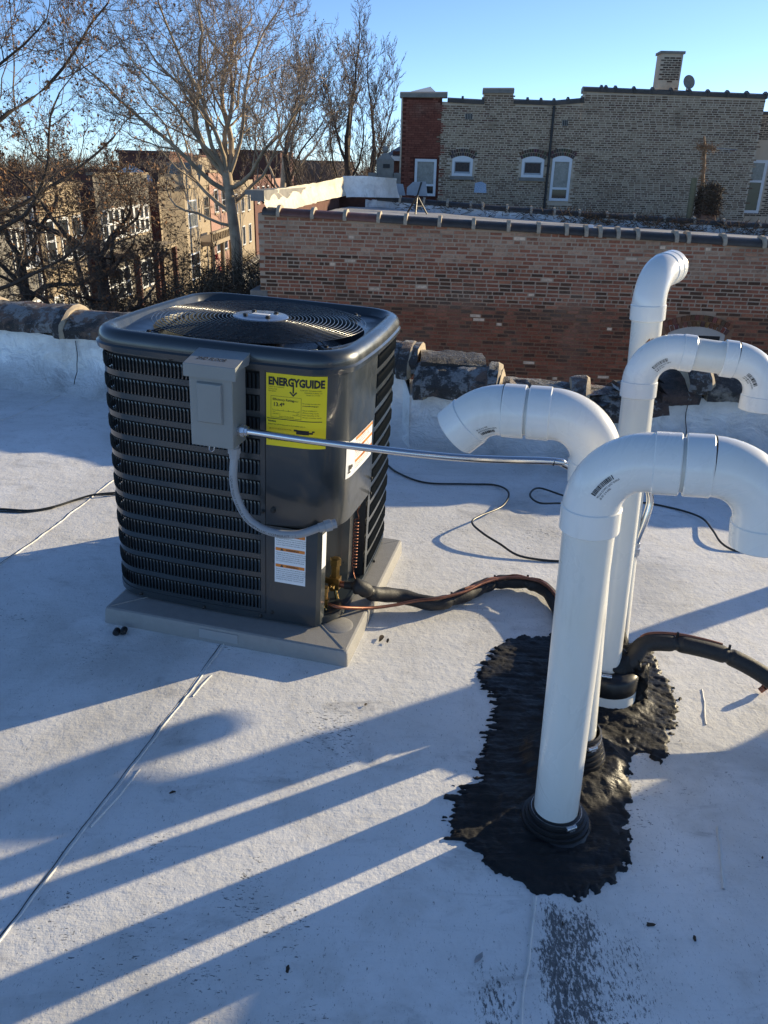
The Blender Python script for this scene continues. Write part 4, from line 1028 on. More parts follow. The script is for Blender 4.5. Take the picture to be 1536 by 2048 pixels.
# second run leaving the boot to the right
l2 = thing('refrigerant_line', 'black foam insulated refrigerant line arching from the tarred boot towards the copper end', 'pipe', (cx0+0.06, cy0, rz(cx0, cy0)+0.12))
o2 = Vector((cx0+0.06, cy0, rz(cx0, cy0)+0.12))
rp = [Vector((cx0+0.02, cy0-0.01, 0.12)), Vector((cx0+0.07, cy0, 0.155))] + [Vector(tuple(at_depth(x_, y_, Y_))) for x_, y_, Y_ in ((1290, 1288, 2.22), (1345, 1286, 2.215), (1400, 1296, 2.20), (1450, 1310, 2.185), (1490, 1328, 2.165), (1536, 1356, 2.13), (1580, 1392, 2.09))]
rp += [Vector((1.42, 2.02, 0.02)), Vector((1.60, 1.98, 0.0)), Vector((1.9, 2.0, -0.02))]
P2 = [p-o2 for p in spline(rp, 8)]
rad = []
for k in range(len(P2)):
    r_ = 0.0285
    for tk in (25, 41): r_ -= 0.007*math.exp(-((k-tk)/0.8)**2)
    rad.append(r_)
m = MB(); m.tube(P2, rad, 18); m.build('foam_sleeve', m_foam, parent=l2, smooth=70)
for tk in (25, 41):
    d = (P2[tk+1]-P2[tk]).normalized(); m = MB(); m.tube([P2[tk]-d*0.003, P2[tk]+d*0.003], 0.0235, 16); m.box(-0.003, 0.003, -0.003, 0.003, 0.02, 0.042, T=Matrix.Translation(P2[tk])); m.build('cable_tie', m_screw, parent=l2)
m = MB(); m.tube([p+Vector((0, 0.012, 0.0275)) for p in P2[8:40]], 0.0055, 8); m.build('copper_tube', m_copper, parent=l2, smooth=60)
m = MB(); q_ = Vector(tuple(roof_px(1528, 1376, 0.02)))-o2; m.tube([q_, q_+Vector((0.03, 0.02, 0.03))], 0.012, 8); m.tube([q_-Vector((0.012, 0.0, 0.012)), q_], 0.010, 8); m.build('copper_stub', m_copper, parent=l2, smooth=50)
def cord(label, px, r=0.0052, mat=m_cord, lift=None, nm='cord'):
    pts = ground_path([(x_, y_, (z_[0] if z_ else r)) for x_, y_, *z_ in px]); o = pts[0].copy()
    m = MB(); m.tube([p-o for p in spline(pts, 7)], r, 8)
    ob = m.build(nm, mat, smooth=70); ob.location = o; return tag(ob, label, 'cord')
cord('black cord wriggling over the roof between the air conditioner and the pipes', [(770, 925), (795, 945), (850, 965), (930, 968), (990, 970), (1017, 985, 0.02), (1005, 1012, 0.03), (960, 1032, 0.05), (944, 1045, 0.055), (965, 1066, 0.05), (1000, 1088, 0.035), (1040, 1112, 0.012), (1110, 1122), (1150, 1118), (1180, 1095), (1165, 1030), (1130, 1008, 0.03), (1080, 1006, 0.035), (1060, 990, 0.035), (1078, 976, 0.03), (1130, 992, 0.02), (1190, 1005), (1265, 1003), (1340, 1015), (1400, 1034, 0.015), (1425, 1060, 0.03), (1442, 1085, 0.02), (1470, 1101), (1510, 1104), (1580, 1100)])
cord('black doubled cord on the lit roof beside the louvered side, coming from the street end', [(-60, 1020), (0, 1018), (60, 1021), (105, 1014), (150, 1000), (185, 990, 0.012), (222, 986, 0.014), (260, 984)])
cord('thin second strand of cord lying against the doubled one', [(-60, 1026), (0, 1023), (50, 1024), (100, 1017), (125, 1008), (180, 991), (230, 989)], 0.0035)
# small litter
def litter(label, cat, px, s, mat, seed, nm='leaf'):
    q = roof_px(*px, 0.003); m = MB(); r2 = random.Random(seed); n = 9
    ring = [(s*(0.6+0.6*r2.random())*math.cos(2*PI*k/n), s*0.5*(0.5+0.7*r2.random())*math.sin(2*PI*k/n), 0.002+0.006*r2.random()) for k in range(n)]
    m.v = [(0, 0, 0.004)]+ring; m.f = [(0, 1+k, 1+(k+1) % n) for k in range(n)]; m.mi = [0]*n
    o = m.build(nm, mat, smooth=60); o.location = tuple(q); o.rotation_euler = (0, 0, r2.uniform(0, 6)); return tag(o, label, cat)
m_deadleaf = simple('dead_leaf', (0.055, 0.038, 0.025), 0.85, var=0.4, scale=80)
for i, (px, s) in enumerate((((762, 1278), 0.022), ((775, 1284), 0.014), ((733, 1411), 0.009), ((345, 1588), 0.010), ((1300, 1852), 0.012), ((1388, 1880), 0.010), ((958, 1918), 0.016), ((575, 1942), 0.010), ((1524, 1718), 0.006), ((1125, 1850), 0.006))):
    litter(('curled dark leaf scrap on the lit roof beside the pad edge', 'small dark speck of leaf next to the curled scrap by the pad', 'tiny dark crumb on the lit roof before the pad corner', 'small dark sliver on the lit roof by the long seam', 'bent dark twig scrap on the shaded roof right of the worn strip', 'spidery brown scrap on the shaded roof right of the worn strip', 'flat gray scrap on the shaded roof left of the worn strip', 'reddish scrap on the shaded roof between two light streaks', 'round dark crumb on the shaded roof right of the tar', 'dark crumb at the top of the worn strip under the tar')[i], 'debris', px, s, m_deadleaf if i not in (6,) else m_padtape, 50+i, 'litter')
capo = thing('plastic_caps', 'two small round black plastic caps against the pad face', 'cap', tuple(roof_px(240, 1262, 0.012)))
for dx in (-0.011, 0.012):
    m = MB(); T4 = Matrix.Translation((dx, 0.004*dx/0.011, 0)) @ Matrix.Rotation(PI/2, 4, 'X'); m.lathe([(0.0001, 0.014), (0.009, 0.014), (0.0115, 0.011), (0.0115, -0.010), (0.008, -0.012), (0.0001, -0.010)], 14, T=T4); m.build('cap', m_screw, parent=capo, smooth=40)
# off to the right, out of the picture: one more gooseneck and a second condenser, guessed, added to cast shadows into view
gooseneck('vent_pipe', 'unseen white plastic gooseneck added for its shadow near the parapet beyond the second condenser', (2.75, 3.605, rz(2.75, 3.605)), (2.75, 3.605, rz(2.75, 3.605)+0.93), 4, math.radians(170), [('bell', 0.054), ('gap', 0.007), ('bell', 0.054)], PI/2, GRP)
q2 = np.array([3.47, 2.65, rz(3.47, 2.65)]); M2 = M_AC.copy(); M2.col[3] = (*q2, 1)
pad2 = thing('condenser_pad', 'unseen gray plastic pad under the guessed second air conditioner', 'pad', mat4=M2)
for ch_ in list(pad.children): inst(ch_, pad2, ch_.matrix_local.copy())
ac2 = thing('air_conditioner', 'second slate gray air conditioner without a disconnect box, out of view, guessed from its shadow', 'air conditioner', mat4=M2)
for ch_ in list(ac.children):
    if not ch_.name.startswith(('louver.', 'capillary')) and ch_.name != 'louver': inst(ch_, ac2, ch_.matrix_local.copy())
_keep = NROW; louver_rows = range(0, 6)
def top_bank(q0, q1, par):
    n = int((q1-q0)/PITCHL); j = MB()
    for r in louver_rows:
        for k in range(n):
            T4 = louver_T(q0+(k+0.25)*PITCHL, Z1-0.012-ROWP*(r+0.5)-0.006); j.add([T4 @ Vector(v) for v in LP.v], LP.f)
    o = j.build('louver_bank', m_ac, parent=par, smooth=60); o['kind'] = 'stuff'
top_bank(-0.545, QF1, ac2)
# ================================================================== materials of the neighbourhood
def brick_mat(name, attr=True):
    t = NT(name)
    if attr:
        a = t.n.new('ShaderNodeVertexColor'); a.layer_name = 'col'; c = a.outputs[0]
    else:
        oi = t.n.new('ShaderNodeObjectInfo'); c = oi.outputs['Color']
    geo = t.n.new('ShaderNodeNewGeometry')
    n1 = t.noise(22, 5, 0.7, vec=geo.outputs['Position']); n2 = t.noise(3.0, 4, 0.6, vec=geo.outputs['Position'])
    c = t.mix(t.rng(n1, 0.40, 0.78, 0.0, 0.5), c, (0.07, 0.05, 0.042))
    c = t.mix(t.rng(n1, 0.40, 0.22, 0.0, 0.55), c, (0.42, 0.34, 0.27))
    c = t.mix(t.rng(t.noise(0.7, 4, 0.6, vec=geo.outputs['Position']), 0.52, 0.72, 0.0, 0.35), c, (0.38, 0.28, 0.20))
    c = t.mix(t.rng(n2, 0.58, 0.75, 0.0, 0.40), c, (0.045, 0.035, 0.03))
    t.col(c); t.set(rough=0.9, spec=0.2); t.bump(n1, 0.5, 0.02)
    return t.m
m_brick_v = brick_mat('brick_vertex'); m_brick_o = brick_mat('brick_object', False)
def mortar_mat(name, c0, c1, zsplit=None):
    t = NT(name); geo = t.n.new('ShaderNodeNewGeometry'); P_ = geo.outputs['Position']
    n1 = t.noise(5, 6, 0.7, vec=P_); n2 = t.noise(1.1, 4, 0.6, vec=P_)
    c = t.mix(n1, c0, c1)
    c = t.mix(t.rng(n2, 0.52, 0.75, 0, 0.6), c, tuple(x*0.35 for x in c0))
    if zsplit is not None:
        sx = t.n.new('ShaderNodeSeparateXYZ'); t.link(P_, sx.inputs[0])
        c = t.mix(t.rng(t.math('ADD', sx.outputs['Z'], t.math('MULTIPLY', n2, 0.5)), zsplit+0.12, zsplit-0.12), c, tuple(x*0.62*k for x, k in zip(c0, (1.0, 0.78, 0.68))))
    t.col(c); t.set(rough=0.95, spec=0.1); t.bump(n1, 0.4, 0.02); return t.m
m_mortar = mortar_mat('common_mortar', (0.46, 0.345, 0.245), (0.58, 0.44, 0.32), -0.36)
m_mortar2 = mortar_mat('buff_mortar', (0.52, 0.42, 0.31), (0.64, 0.52, 0.39))
m_redwall = mortar_mat('red_mortar', (0.10, 0.035, 0.025), (0.13, 0.05, 0.036))
m_stone = simple('gray_stone', (0.23, 0.215, 0.19), 0.9, var=0.3, scale=4, bump=0.5, bscale=20)
m_limestone = simple('tan_limestone', (0.33, 0.26, 0.175), 0.9, var=0.2, scale=3, bump=0.4, bscale=12)
m_graybrick = simple('gray_face_brick', (0.15, 0.132, 0.108), 0.9, var=0.3, scale=8, bump=0.4, bscale=14)
m_pinkbrick = simple('pink_brick', (0.36, 0.21, 0.16), 0.9, var=0.25, scale=8)
m_darkbrick = simple('dark_red_brick', (0.13, 0.055, 0.04), 0.9, var=0.35, scale=7)
m_wtrim = simple('white_trim', (0.72, 0.73, 0.74), 0.5, var=0.06)
m_glass = simple('dark_glass', (0.025, 0.03, 0.035), 0.06, var=0.3, scale=2)
m_curtain = simple('curtain_glass', (0.24, 0.24, 0.22), 0.25, var=0.35, scale=6)
m_stain = simple('leaded_glass', (0.035, 0.020, 0.018), 0.45, var=0.9, scale=14)
m_ntile = simple('glazed_dark_coping', (0.058, 0.046, 0.038), 0.48, var=0.4, scale=7, rand=0.3)
m_ntile_red = simple('red_clay_coping', (0.165, 0.065, 0.042), 0.42, var=0.3, scale=7, rand=0.15)
m_ncollar = simple('pale_coping_edge', (0.44, 0.35, 0.25), 0.7, var=0.3, scale=20)
m_nroof = coat_material('gray_roof_coating', (0.40, 0.40, 0.405), wear=False, rough=0.6)
m_tarp = coat_material('cream_flashing', (0.52, 0.47, 0.38), wear=False, rough=0.5, wrinkle=True)
m_lead = simple('weathered_board', (0.34, 0.37, 0.40), 0.5, var=0.15, scale=5)
m_black = simple('black_iron', (0.014, 0.014, 0.015), 0.5)
m_wood = simple('greenish_post', (0.17, 0.155, 0.09), 0.9, var=0.3, scale=14)
m_vine = simple('dry_vine', (0.085, 0.058, 0.036), 0.9, var=0.4, scale=20)
m_vinelit = simple('dry_vine_sunlit', (0.26, 0.15, 0.08), 0.9, var=0.4, scale=20)  # lighter copy of the vine, sunlight put into its colour
m_grass = simple('winter_ground', (0.075, 0.062, 0.040), 0.95, var=0.35, scale=0.6, bump=0.5, bscale=3)
m_asphalt = simple('asphalt', (0.05, 0.05, 0.052), 0.9, var=0.2, scale=2)
m_walk = simple('concrete_walk', (0.33, 0.31, 0.28), 0.9, var=0.15, scale=1.5)
m_bark_pale = simple('sycamore_bark', (0.40, 0.31, 0.21), 0.9, var=0.5, scale=2.2, bump=0.4, bscale=12)
m_bark = simple('dark_bark', (0.075, 0.058, 0.045), 0.95, var=0.35, scale=4, bump=0.4, bscale=14)
m_twig_pale = simple('pale_twig', (0.33, 0.25, 0.18), 0.9, var=0.35, scale=1.3)
m_twig = simple('brown_twig', (0.135, 0.095, 0.066), 0.9, var=0.4, scale=1.3)
m_leaf = simple('brown_leaf', (0.25, 0.125, 0.055), 0.8, var=0.55, scale=1.6)
m_seed = simple('seed_ball', (0.085, 0.05, 0.032), 0.9, var=0.4, scale=3)
m_shrub = simple('bare_hedge', (0.07, 0.055, 0.036), 0.95, var=0.5, scale=1.1)

# ================================================================== ground and street
GZ = -8.2
def sheet(name, x0, x1, y0, y1, z, mat):
    m = MB(); m.quad((x0, y0, z), (x1, y0, z), (x1, y1, z), (x0, y1, z)); return struct(m.build(name, mat))
sheet('ground', -900, 900, -80, 1800, GZ, m_grass)
sheet('road', -13.2, -8.2, -60, 600, GZ+0.008, m_asphalt)
m = MB()
m.box(-6.3, -4.9, -60, 500, GZ-0.2, GZ+0.12); struct(m.build('pavement', m_walk))
m = MB(); m.box(-16.8, -15.4, -60, 500, GZ-0.2, GZ+0.12); struct(m.build('pavement', m_walk))
m = MB(); m.box(-8.2, -8.05, -60, 500, GZ-0.2, GZ+0.13); struct(m.build('kerb', m_walk))
m = MB(); m.box(-13.35, -13.2, -60, 500, GZ-0.2, GZ+0.13); struct(m.build('kerb', m_walk))

# ================================================================== the brick neighbour
NM, NC = -0.096, 15.0
nt = np.array([1.0, NM, 0]); nt /= np.linalg.norm(nt)          # along the wall
nn_ = np.array([NM, -1.0, 0]); nn_ /= np.linalg.norm(nn_)      # out of the wall, towards us
def nwall(px, py):
    P_ = on_line(px, py, NC, NM); return P_
N0 = np.array([-2.42, NC-NM*2.42*0+NM*(-2.42), 0.0])            # left end of the wall on plan
def npt(s, d, z): p = N0 + nt*s + nn_*d; return (p[0], p[1], z)
def s_at(px, py): return float((nwall(px, py)-N0) @ nt)
zl, zr = nwall(535, 427)[2], nwall(1536, 492)[2]; sl, sr = s_at(535, 427), s_at(1536, 492)
ntop = lambda s: zl + (zr-zl)*(s-sl)/(sr-sl)                   # underside of the coping
NLEN = 13.5; NDEP = 9.4
nb = thing('brick_building', 'red common brick building with clay coping and a silver flat roof next door', 'building', tuple(N0))
def nloc(p): return tuple(np.asarray(p)-N0)
m = MB()
S_ = np.linspace(0, NLEN, 28)
m.grid([[nloc(npt(s, 0, GZ)) for s in S_], [nloc(npt(s, 0, ntop(s))) for s in S_]])
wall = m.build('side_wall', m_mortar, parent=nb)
m = MB(); m.quad(nloc(npt(0, 0, GZ)), nloc(npt(0, -NDEP, GZ)), nloc(npt(0, -NDEP, ntop(0)+0.1)), nloc(npt(0, 0, ntop(0)))); m.build('front_wall', m_darkbrick, parent=nb)
m = MB(); m.quad(nloc(npt(0, -NDEP, GZ)), nloc(npt(NLEN, -NDEP, GZ)), nloc(npt(NLEN, -NDEP, ntop(NLEN)-0.3)), nloc(npt(0, -NDEP, ntop(0)+0.1))); m.build('rear_wall', m_darkbrick, parent=nb)
m = MB(); m.quad(nloc(npt(NLEN, 0, GZ)), nloc(npt(NLEN, -NDEP, GZ)), nloc(npt(NLEN, -NDEP, ntop(NLEN)-0.3)), nloc(npt(NLEN, 0, ntop(NLEN)))); m.build('end_wall', m_darkbrick, parent=nb)
# far coping height: read off the picture
def far_z(s):
    xs_ = []
    for px, py in ((760, 392), (1000, 413), (1250, 430), (1536, 448)):
        d = ray(px, py); t = ((N0 - nn_*NDEP - EYE) @ nn_)/(d @ nn_); p = EYE+d*t; xs_.append((float((p-N0) @ nt), p[2]))
    return float(np.interp(s, [a for a, b in xs_], [b for a, b in xs_]))
m = MB(); rows = []
for s in np.linspace(0.35, NLEN, 40):
    rows.append([nloc(npt(s, -d, (ntop(s)-0.10) + ((far_z(s)-0.30)-(ntop(s)-0.10))*min(1, d/NDEP) + 0.015*fbm(s, d, 3))) for d in np.linspace(0.2, NDEP-0.2, 22)])
m.grid(rows, flip=False); m.build('roof', m_nroof, parent=nb, smooth=180)
m = MB(); m.grid([[nloc(npt(s, -0.05, ntop(s)-0.02)) for s in S_], [nloc(npt(s, -0.32, ntop(s)-0.02)) for s in S_], [nloc(npt(s, -0.33, ntop(s)-0.35)) for s in S_]]); m.build('parapet_back', m_nroof, parent=nb)
# ---- bricks, common bond: a row of headers every seventh course
CH, BL_ = 0.0685, 0.2155
WIN_S, WIN_Z = s_at(1400, 628), nwall(1400, 628)[2]               # crown of the window arch
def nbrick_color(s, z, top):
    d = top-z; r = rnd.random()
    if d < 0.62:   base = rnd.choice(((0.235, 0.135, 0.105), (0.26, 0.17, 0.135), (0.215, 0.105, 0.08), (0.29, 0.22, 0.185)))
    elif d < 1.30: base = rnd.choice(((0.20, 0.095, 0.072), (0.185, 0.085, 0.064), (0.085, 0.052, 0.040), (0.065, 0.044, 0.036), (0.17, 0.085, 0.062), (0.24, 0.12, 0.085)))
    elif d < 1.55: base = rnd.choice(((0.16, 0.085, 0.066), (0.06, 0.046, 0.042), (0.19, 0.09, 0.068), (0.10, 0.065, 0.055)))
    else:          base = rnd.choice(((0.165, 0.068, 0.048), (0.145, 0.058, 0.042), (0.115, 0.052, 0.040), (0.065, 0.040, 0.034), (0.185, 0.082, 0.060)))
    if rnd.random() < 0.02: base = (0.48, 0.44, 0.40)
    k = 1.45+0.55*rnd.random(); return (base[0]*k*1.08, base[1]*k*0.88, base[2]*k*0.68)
bricks = []
zmin = -2.35; course = 0; z = math.floor(max(zl, zr)/CH)*CH + 0.02
while z > zmin:
    header = (course % 7) == 5; bl = 0.112 if header else BL_
    s = -0.02 + (0.0 if header else (BL_/2 if course % 2 else 0.0)) + rnd.uniform(0, 0.03)
    while s < NLEN-0.4:
        L = bl-0.024+rnd.uniform(-0.012, 0.012)
        if not header and rnd.random() < 0.05: L *= 0.5
        sc = s+L/2; top = ntop(sc)
        ok = z+CH*0.5 < top
        dx, dz = sc-WIN_S, WIN_Z-z
        if abs(dx) < 0.62 and -0.01 < dz < 2.2:          # leave room for the arch and window
            if dz > 0.17*((dx/0.55)**2) - 0.03: ok = False
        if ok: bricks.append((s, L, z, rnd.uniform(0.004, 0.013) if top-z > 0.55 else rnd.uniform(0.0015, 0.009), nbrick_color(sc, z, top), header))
        s += L + 0.024
    course += 1; z -= CH
ST = MB(); stc = []
def seen(b):
    x_, y_ = proj(npt(b[0]+b[1]/2, 0, b[2]))
    return x_, y_
vis = []
for b in bricks:
    x_, y_ = seen(b)
    hid = x_ > 1525 or y_ > 745 or (x_ < 800 and y_ > 590) or (1240 < x_ < 1365 and y_ > 500) or b[5]
    vis.append(9e9 if hid else float(np.linalg.norm(np.array(npt(b[0], 0, b[2]))-EYE)) - b[1]*3)
order = sorted(range(len(bricks)), key=lambda i: vis[i]); single = set(order[:300])
unit = MB(); unit.box(0, 1, -1, 0, -0.5, 0.5)
unit.f = [f for f in unit.f if f != (2, 3, 7, 6)]; unit.mi = [0]*len(unit.f)
unit.v = [(x_*(1) , y_, z_) for x_, y_, z_ in unit.v]
brick_proto = None; wang = math.atan2(nt[1], nt[0])
for i, (s, L, z, pr, c, hd) in enumerate(bricks):
    hb = CH-0.0205+rnd.uniform(-0.004, 0.003); tl = rnd.uniform(-0.004, 0.004)
    o_ = nloc(npt(s, 0.0, z))
    M4 = Matrix.Translation(o_) @ Matrix.Rotation(wang, 4, 'Z') @ Matrix.Rotation(-tl*3, 4, 'Y') @ Matrix.Diagonal((L, pr, hb, 1))
    if i in single:
        if brick_proto is None: brick_proto = unit.build('brick', m_brick_o, parent=wall); ob = brick_proto; ob.matrix_local = M4
        else: ob = inst(brick_proto, wall, M4)
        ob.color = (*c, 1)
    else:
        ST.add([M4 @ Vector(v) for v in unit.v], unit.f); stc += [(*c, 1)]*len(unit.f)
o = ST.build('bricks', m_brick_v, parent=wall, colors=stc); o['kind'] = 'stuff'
# arched window low in the wall
def seg_arch(parent, mat, cs, cz, half, rise, rowsn, bh, depth0, colorf, matv, nper, place):
    """rows of header bricks over a segmental arch; place(s, d, z) -> local point"""
    R_ = (half*half+rise*rise)/(2*rise); a0 = math.asin(half/R_); zc = cz+rise-R_   # cz springing line
    m = MB(); cols = []
    for r in range(rowsn):
        r0 = R_ + r*bh; n = nper+r
        for k in range(n):
            aa = -a0*1.04 + 2*a0*1.04*(k+0.08)/n; ab = -a0*1.04 + 2*a0*1.04*(k+0.92)/n
            q = [(r0+0.008, aa), (r0+0.008, ab), (r0+bh-0.008, ab), (r0+bh-0.008, aa)]
            dd = depth0+rnd.uniform(0, 0.006)
            f = [place(cs+rr_*math.sin(an), dd, zc+rr_*math.cos(an)) for rr_, an in q]; g_ = [place(cs+rr_*math.sin(an), -0.01, zc+rr_*math.cos(an)) for rr_, an in q]
            m.add(f+g_, [(0, 1, 2, 3), (0, 4, 5, 1), (1, 5, 6, 2), (2, 6, 7, 3), (3, 7, 4, 0)]); cols += [(*colorf(), 1)]*5
    return m.build('arch_bricks', matv, parent=parent, colors=cols), R_, zc
pl_ = lambda s, d, z: nloc(npt(s, d, z))
cz_ = WIN_Z-0.36
ab_, _, _ = seg_arch(wall, None, WIN_S, cz_, 0.50, 0.13, 2, 0.112, 0.012, lambda: tuple(c*(0.8+0.5*rnd.random()) for c in rnd.choice(((0.20, 0.09, 0.055), (0.15, 0.08, 0.055), (0.25, 0.12, 0.07)))), m_brick_v, 15, pl_)
ab_['kind'] = 'stuff'
m_cream = simple('cream_paint', (0.50, 0.47, 0.42), 0.6, var=0.1)
wn_ = MB(); 
for a_, b_, c_, d_ in ((-0.5, 0.5, cz_-0.02, cz_+0.14), (-0.5, -0.42, cz_-1.7, cz_-0.02), (0.42, 0.5, cz_-1.7, cz_-0.02), (-0.42, 0.42, cz_-0.9, cz_-0.84)):
    wn_.add([pl_(WIN_S+x_, d, z_) for d in (0.006, -0.06) for x_, z_ in ((a_, c_), (b_, c_), (b_, d_), (a_, d_))], [(0, 1, 2, 3), (0, 4, 5, 1), (1, 5, 6, 2), (2, 6, 7, 3), (3, 7, 4, 0)])
wf = wn_.build('window', m_cream, parent=nb)
m = MB(); m.add([pl_(WIN_S+x_, 0.003, z_) for x_, z_ in ((-0.42, cz_-1.7), (0.42, cz_-1.7), (0.42, cz_-0.02), (-0.42, cz_-0.02))], [(0, 1, 2, 3)]); m.build('pane', m_glass, parent=wf)
# coping tiles, one by one
def ntile(s0, s1, mat, z0, z1, d=0.0, w=0.34, parent=nb, collar=True, zoff=0.0):
    m = MB(); rows = []
    prof = [(0.05, -0.02), (0.055, 0.025), (0.02, 0.07), (-0.06, 0.105), (-w*0.45, 0.115), (-w*0.8, 0.10), (-w, 0.03), (-w, -0.02)]
    for s, z in ((s0, z0), (s1, z1)): rows.append([nloc(npt(s, d+a_, z+b_+zoff)) for a_, b_ in prof])
    m.grid(rows); m.f.append(tuple(range(8))[::-1]); m.f.append(tuple(range(8, 16))); m.mi += [0, 0]
    t_ = m.build('coping_tile', mat, parent=parent, smooth=50)
    if collar:
        m = MB(); rows = []
        for s, k in ((s1-0.035, 1.0), (s1-0.03, 1.45), (s1+0.03, 1.45), (s1+0.035, 1.0)): rows.append([nloc(npt(s, d+(a_+w*0.35)*(1+(k-1)*0.45)-w*0.35, z1+b_*k+zoff)) for a_, b_ in prof])
        m.grid(rows); m.mi = [1]*len(m.f)
        m.f.append(tuple(range(24, 32))); m.mi.append(1); m.f.append(tuple(range(8))[::-1]); m.mi.append(0)
        m.build('collar', [mat, m_ncollar], parent=t_, smooth=40)
tx = [525, 557, 625, 690, 757, 811, 879, 947, 1017, 1077, 1133, 1172, 1200, 1236, 1275, 1352, 1376, 1448, 1527, 1600, 1670, 1740]
ss = [s_at(p, 425+(p-525)*0.0665) for p in tx]
for k in range(len(ss)-1):
    ntile(ss[k], ss[k+1], m_ntile_red if 1 <= k <= 3 else m_ntile, ntop(ss[k])-0.01, ntop(ss[k+1])-0.01)
# far parapet of that roof: dark tiles over crumpled silver flashing, heaped with dry vine
fp = [752, 800, 848, 895, 942, 966, 1015, 1063, 1110, 1160, 1215, 1270, 1330, 1390, 1450, 1520, 1590, 1660]
def far_s(px):
    d = ray(px, 392+(px-760)*0.072); t = ((N0 - nn_*NDEP - EYE) @ nn_)/(d @ nn_); return float((EYE+d*t-N0) @ nt)
fs_ = [far_s(p) for p in fp]
for k in range(len(fs_)-1): ntile(fs_[k], fs_[k+1], m_ntile, far_z(fs_[k])-0.10, far_z(fs_[k+1])-0.10, d=-NDEP)
m = MB(); rows = []
for s in np.linspace(fs_[0]-0.3, NLEN, 160):
    rows.append([nloc(npt(s, -NDEP+0.02+a_+0.06*fbm(s*3, b_*6, 2), far_z(s)-0.10-b_)) for a_, b_ in ((0, 0.0), (0.02, 0.12), (0.06, 0.22), (0.22, 0.34))])
m.grid(rows, flip=True); m.build('parapet_flashing', m_flash, parent=nb, smooth=60)
# street-end parapet wrapped in cream flashing
def front_par(pts, nm, mat):
    m = MB(); rows = []
    for j in range(7):
        f = j/6; row = []
        for i in range(len(pts)-1):
            (s0, d0, zt0, zb0), (s1, d1, zt1, zb1) = pts[i], pts[i+1]
            for k in range(8):
                t = k/8; s, d, zt, zb = (a_+(b_-a_)*t for a_, b_ in zip((s0, d0, zt0, zb0), (s1, d1, zt1, zb1)))
                row.append(nloc(npt(s+0.04*fbm(d*2, f*3, 7)+0.10*f*f, -d, zt+(zb-zt)*f+0.02*fbm(d*4, f, 4))))
        rows.append(row)
    m.grid(rows); m.build(nm, mat, parent=nb, smooth=60)
zA = nwall(520, 395)[2]
front_par([(0.12, 0.0, zA+0.10, zA-0.32), (0.12, 3.0, zA+0.17, zA-0.25), (0.15, 5.2, zA+0.20, zA-0.2), (0.20, NDEP, zA+0.34, zA-0.15)], 'front_flashing', m_tarp)
front_par([(0.20, NDEP-0.7, zA+0.34, zA-0.2), (0.9, NDEP-0.25, zA+0.36, zA-0.2), (1.75, NDEP-0.1, zA+0.30, zA-0.2)], 'corner_flashing', m_flash)
m = MB()
for z0, z1, o_ in ((zA+0.04, zA+0.12, 0.22), (zA-0.06, zA+0.04, 0.12), (-0.62, -0.50, 0.20), (-0.80, -0.62, 0.10)):
    m.add([nloc(npt(s, d, z_)) for z_ in (z0, z1) for s, d in ((-o_, 0.02), (0.13, 0.02), (0.13, -NDEP), (-o_, -NDEP))], [(0, 1, 5, 4), (1, 2, 6, 5), (2, 3, 7, 6), (3, 0, 4, 7), (4, 5, 6, 7), (3, 2, 1, 0)])
m.build('stone_cornice', m_stone, parent=nb)
m = MB()
for zc in np.arange(-0.95, -3.2, -0.42):
    for d in (0.02,): m.add([nloc(npt(s, d_, z_)) for z_ in (zc-0.2, zc) for s, d_ in ((-0.02, 0.028), (0.24 if int(zc*100) % 2 else 0.13, 0.028), (0.24 if int(zc*100) % 2 else 0.13, -0.1), (-0.02, -0.1))], [(0, 1, 5, 4), (1, 2, 6, 5), (2, 3, 7, 6), (3, 0, 4, 7), (4, 5, 6, 7)])
m.build('quoins', m_darkbrick, parent=nb)

# things on that roof
def on_nroof(px, py):
    lo, hi = 0.3, NDEP
    d = ray(px, py)
    for _ in range(40):
        mid = (lo+hi)/2; t = ((N0 - nn_*mid - EYE) @ nn_)/(d @ nn_); p = EYE+d*t; s = float((p-N0) @ nt)
        zr_ = (ntop(s)-0.10) + ((far_z(s)-0.30)-(ntop(s)-0.10))*mid/NDEP
        if p[2] > zr_: lo = mid
        else: hi = mid
    return p
q = on_nroof(833, 428); tp = thing('antenna_tripod', 'small black iron tripod standing on the silver roof next door', 'tripod', tuple(q))
hh = float(np.linalg.norm(at_depth(829, 396, q[1])-at_depth(833, 428, q[1])))
for k in range(3):
    an = 2*PI*k/3+0.4; m = MB(); m.tube([(0.30*math.cos(an), 0.30*math.sin(an), 0), (0.04*math.cos(an), 0.04*math.sin(an), hh)], 0.022, 6); m.build('leg', m_black, parent=tp)
m = MB(); m.tube([(0, 0, 0.1), (0, 0, hh+0.06)], 0.03, 8); m.build('mast', m_black, parent=tp)
m = MB(); m.tube([(0.17*math.cos(0.4), 0.17*math.sin(0.4), hh*0.5), (0.17*math.cos(2.494), 0.17*math.sin(2.494), hh*0.5)], 0.012, 5); m.tube([(0.17*math.cos(0.4), 0.17*math.sin(0.4), hh*0.5), (0.17*math.cos(4.59), 0.17*math.sin(4.59), hh*0.5)], 0.012, 5); m.build('brace', m_black, parent=tp)
q = on_nroof(1180, 458); m = MB(); m.box(-0.07, 0.07, -0.05, 0.05, 0, 0.10); ob = m.build('white_block', m_white, bevel=0.01); ob.location = tuple(q); tag(ob, 'small white block on the silver roof by the dark coping', 'block')
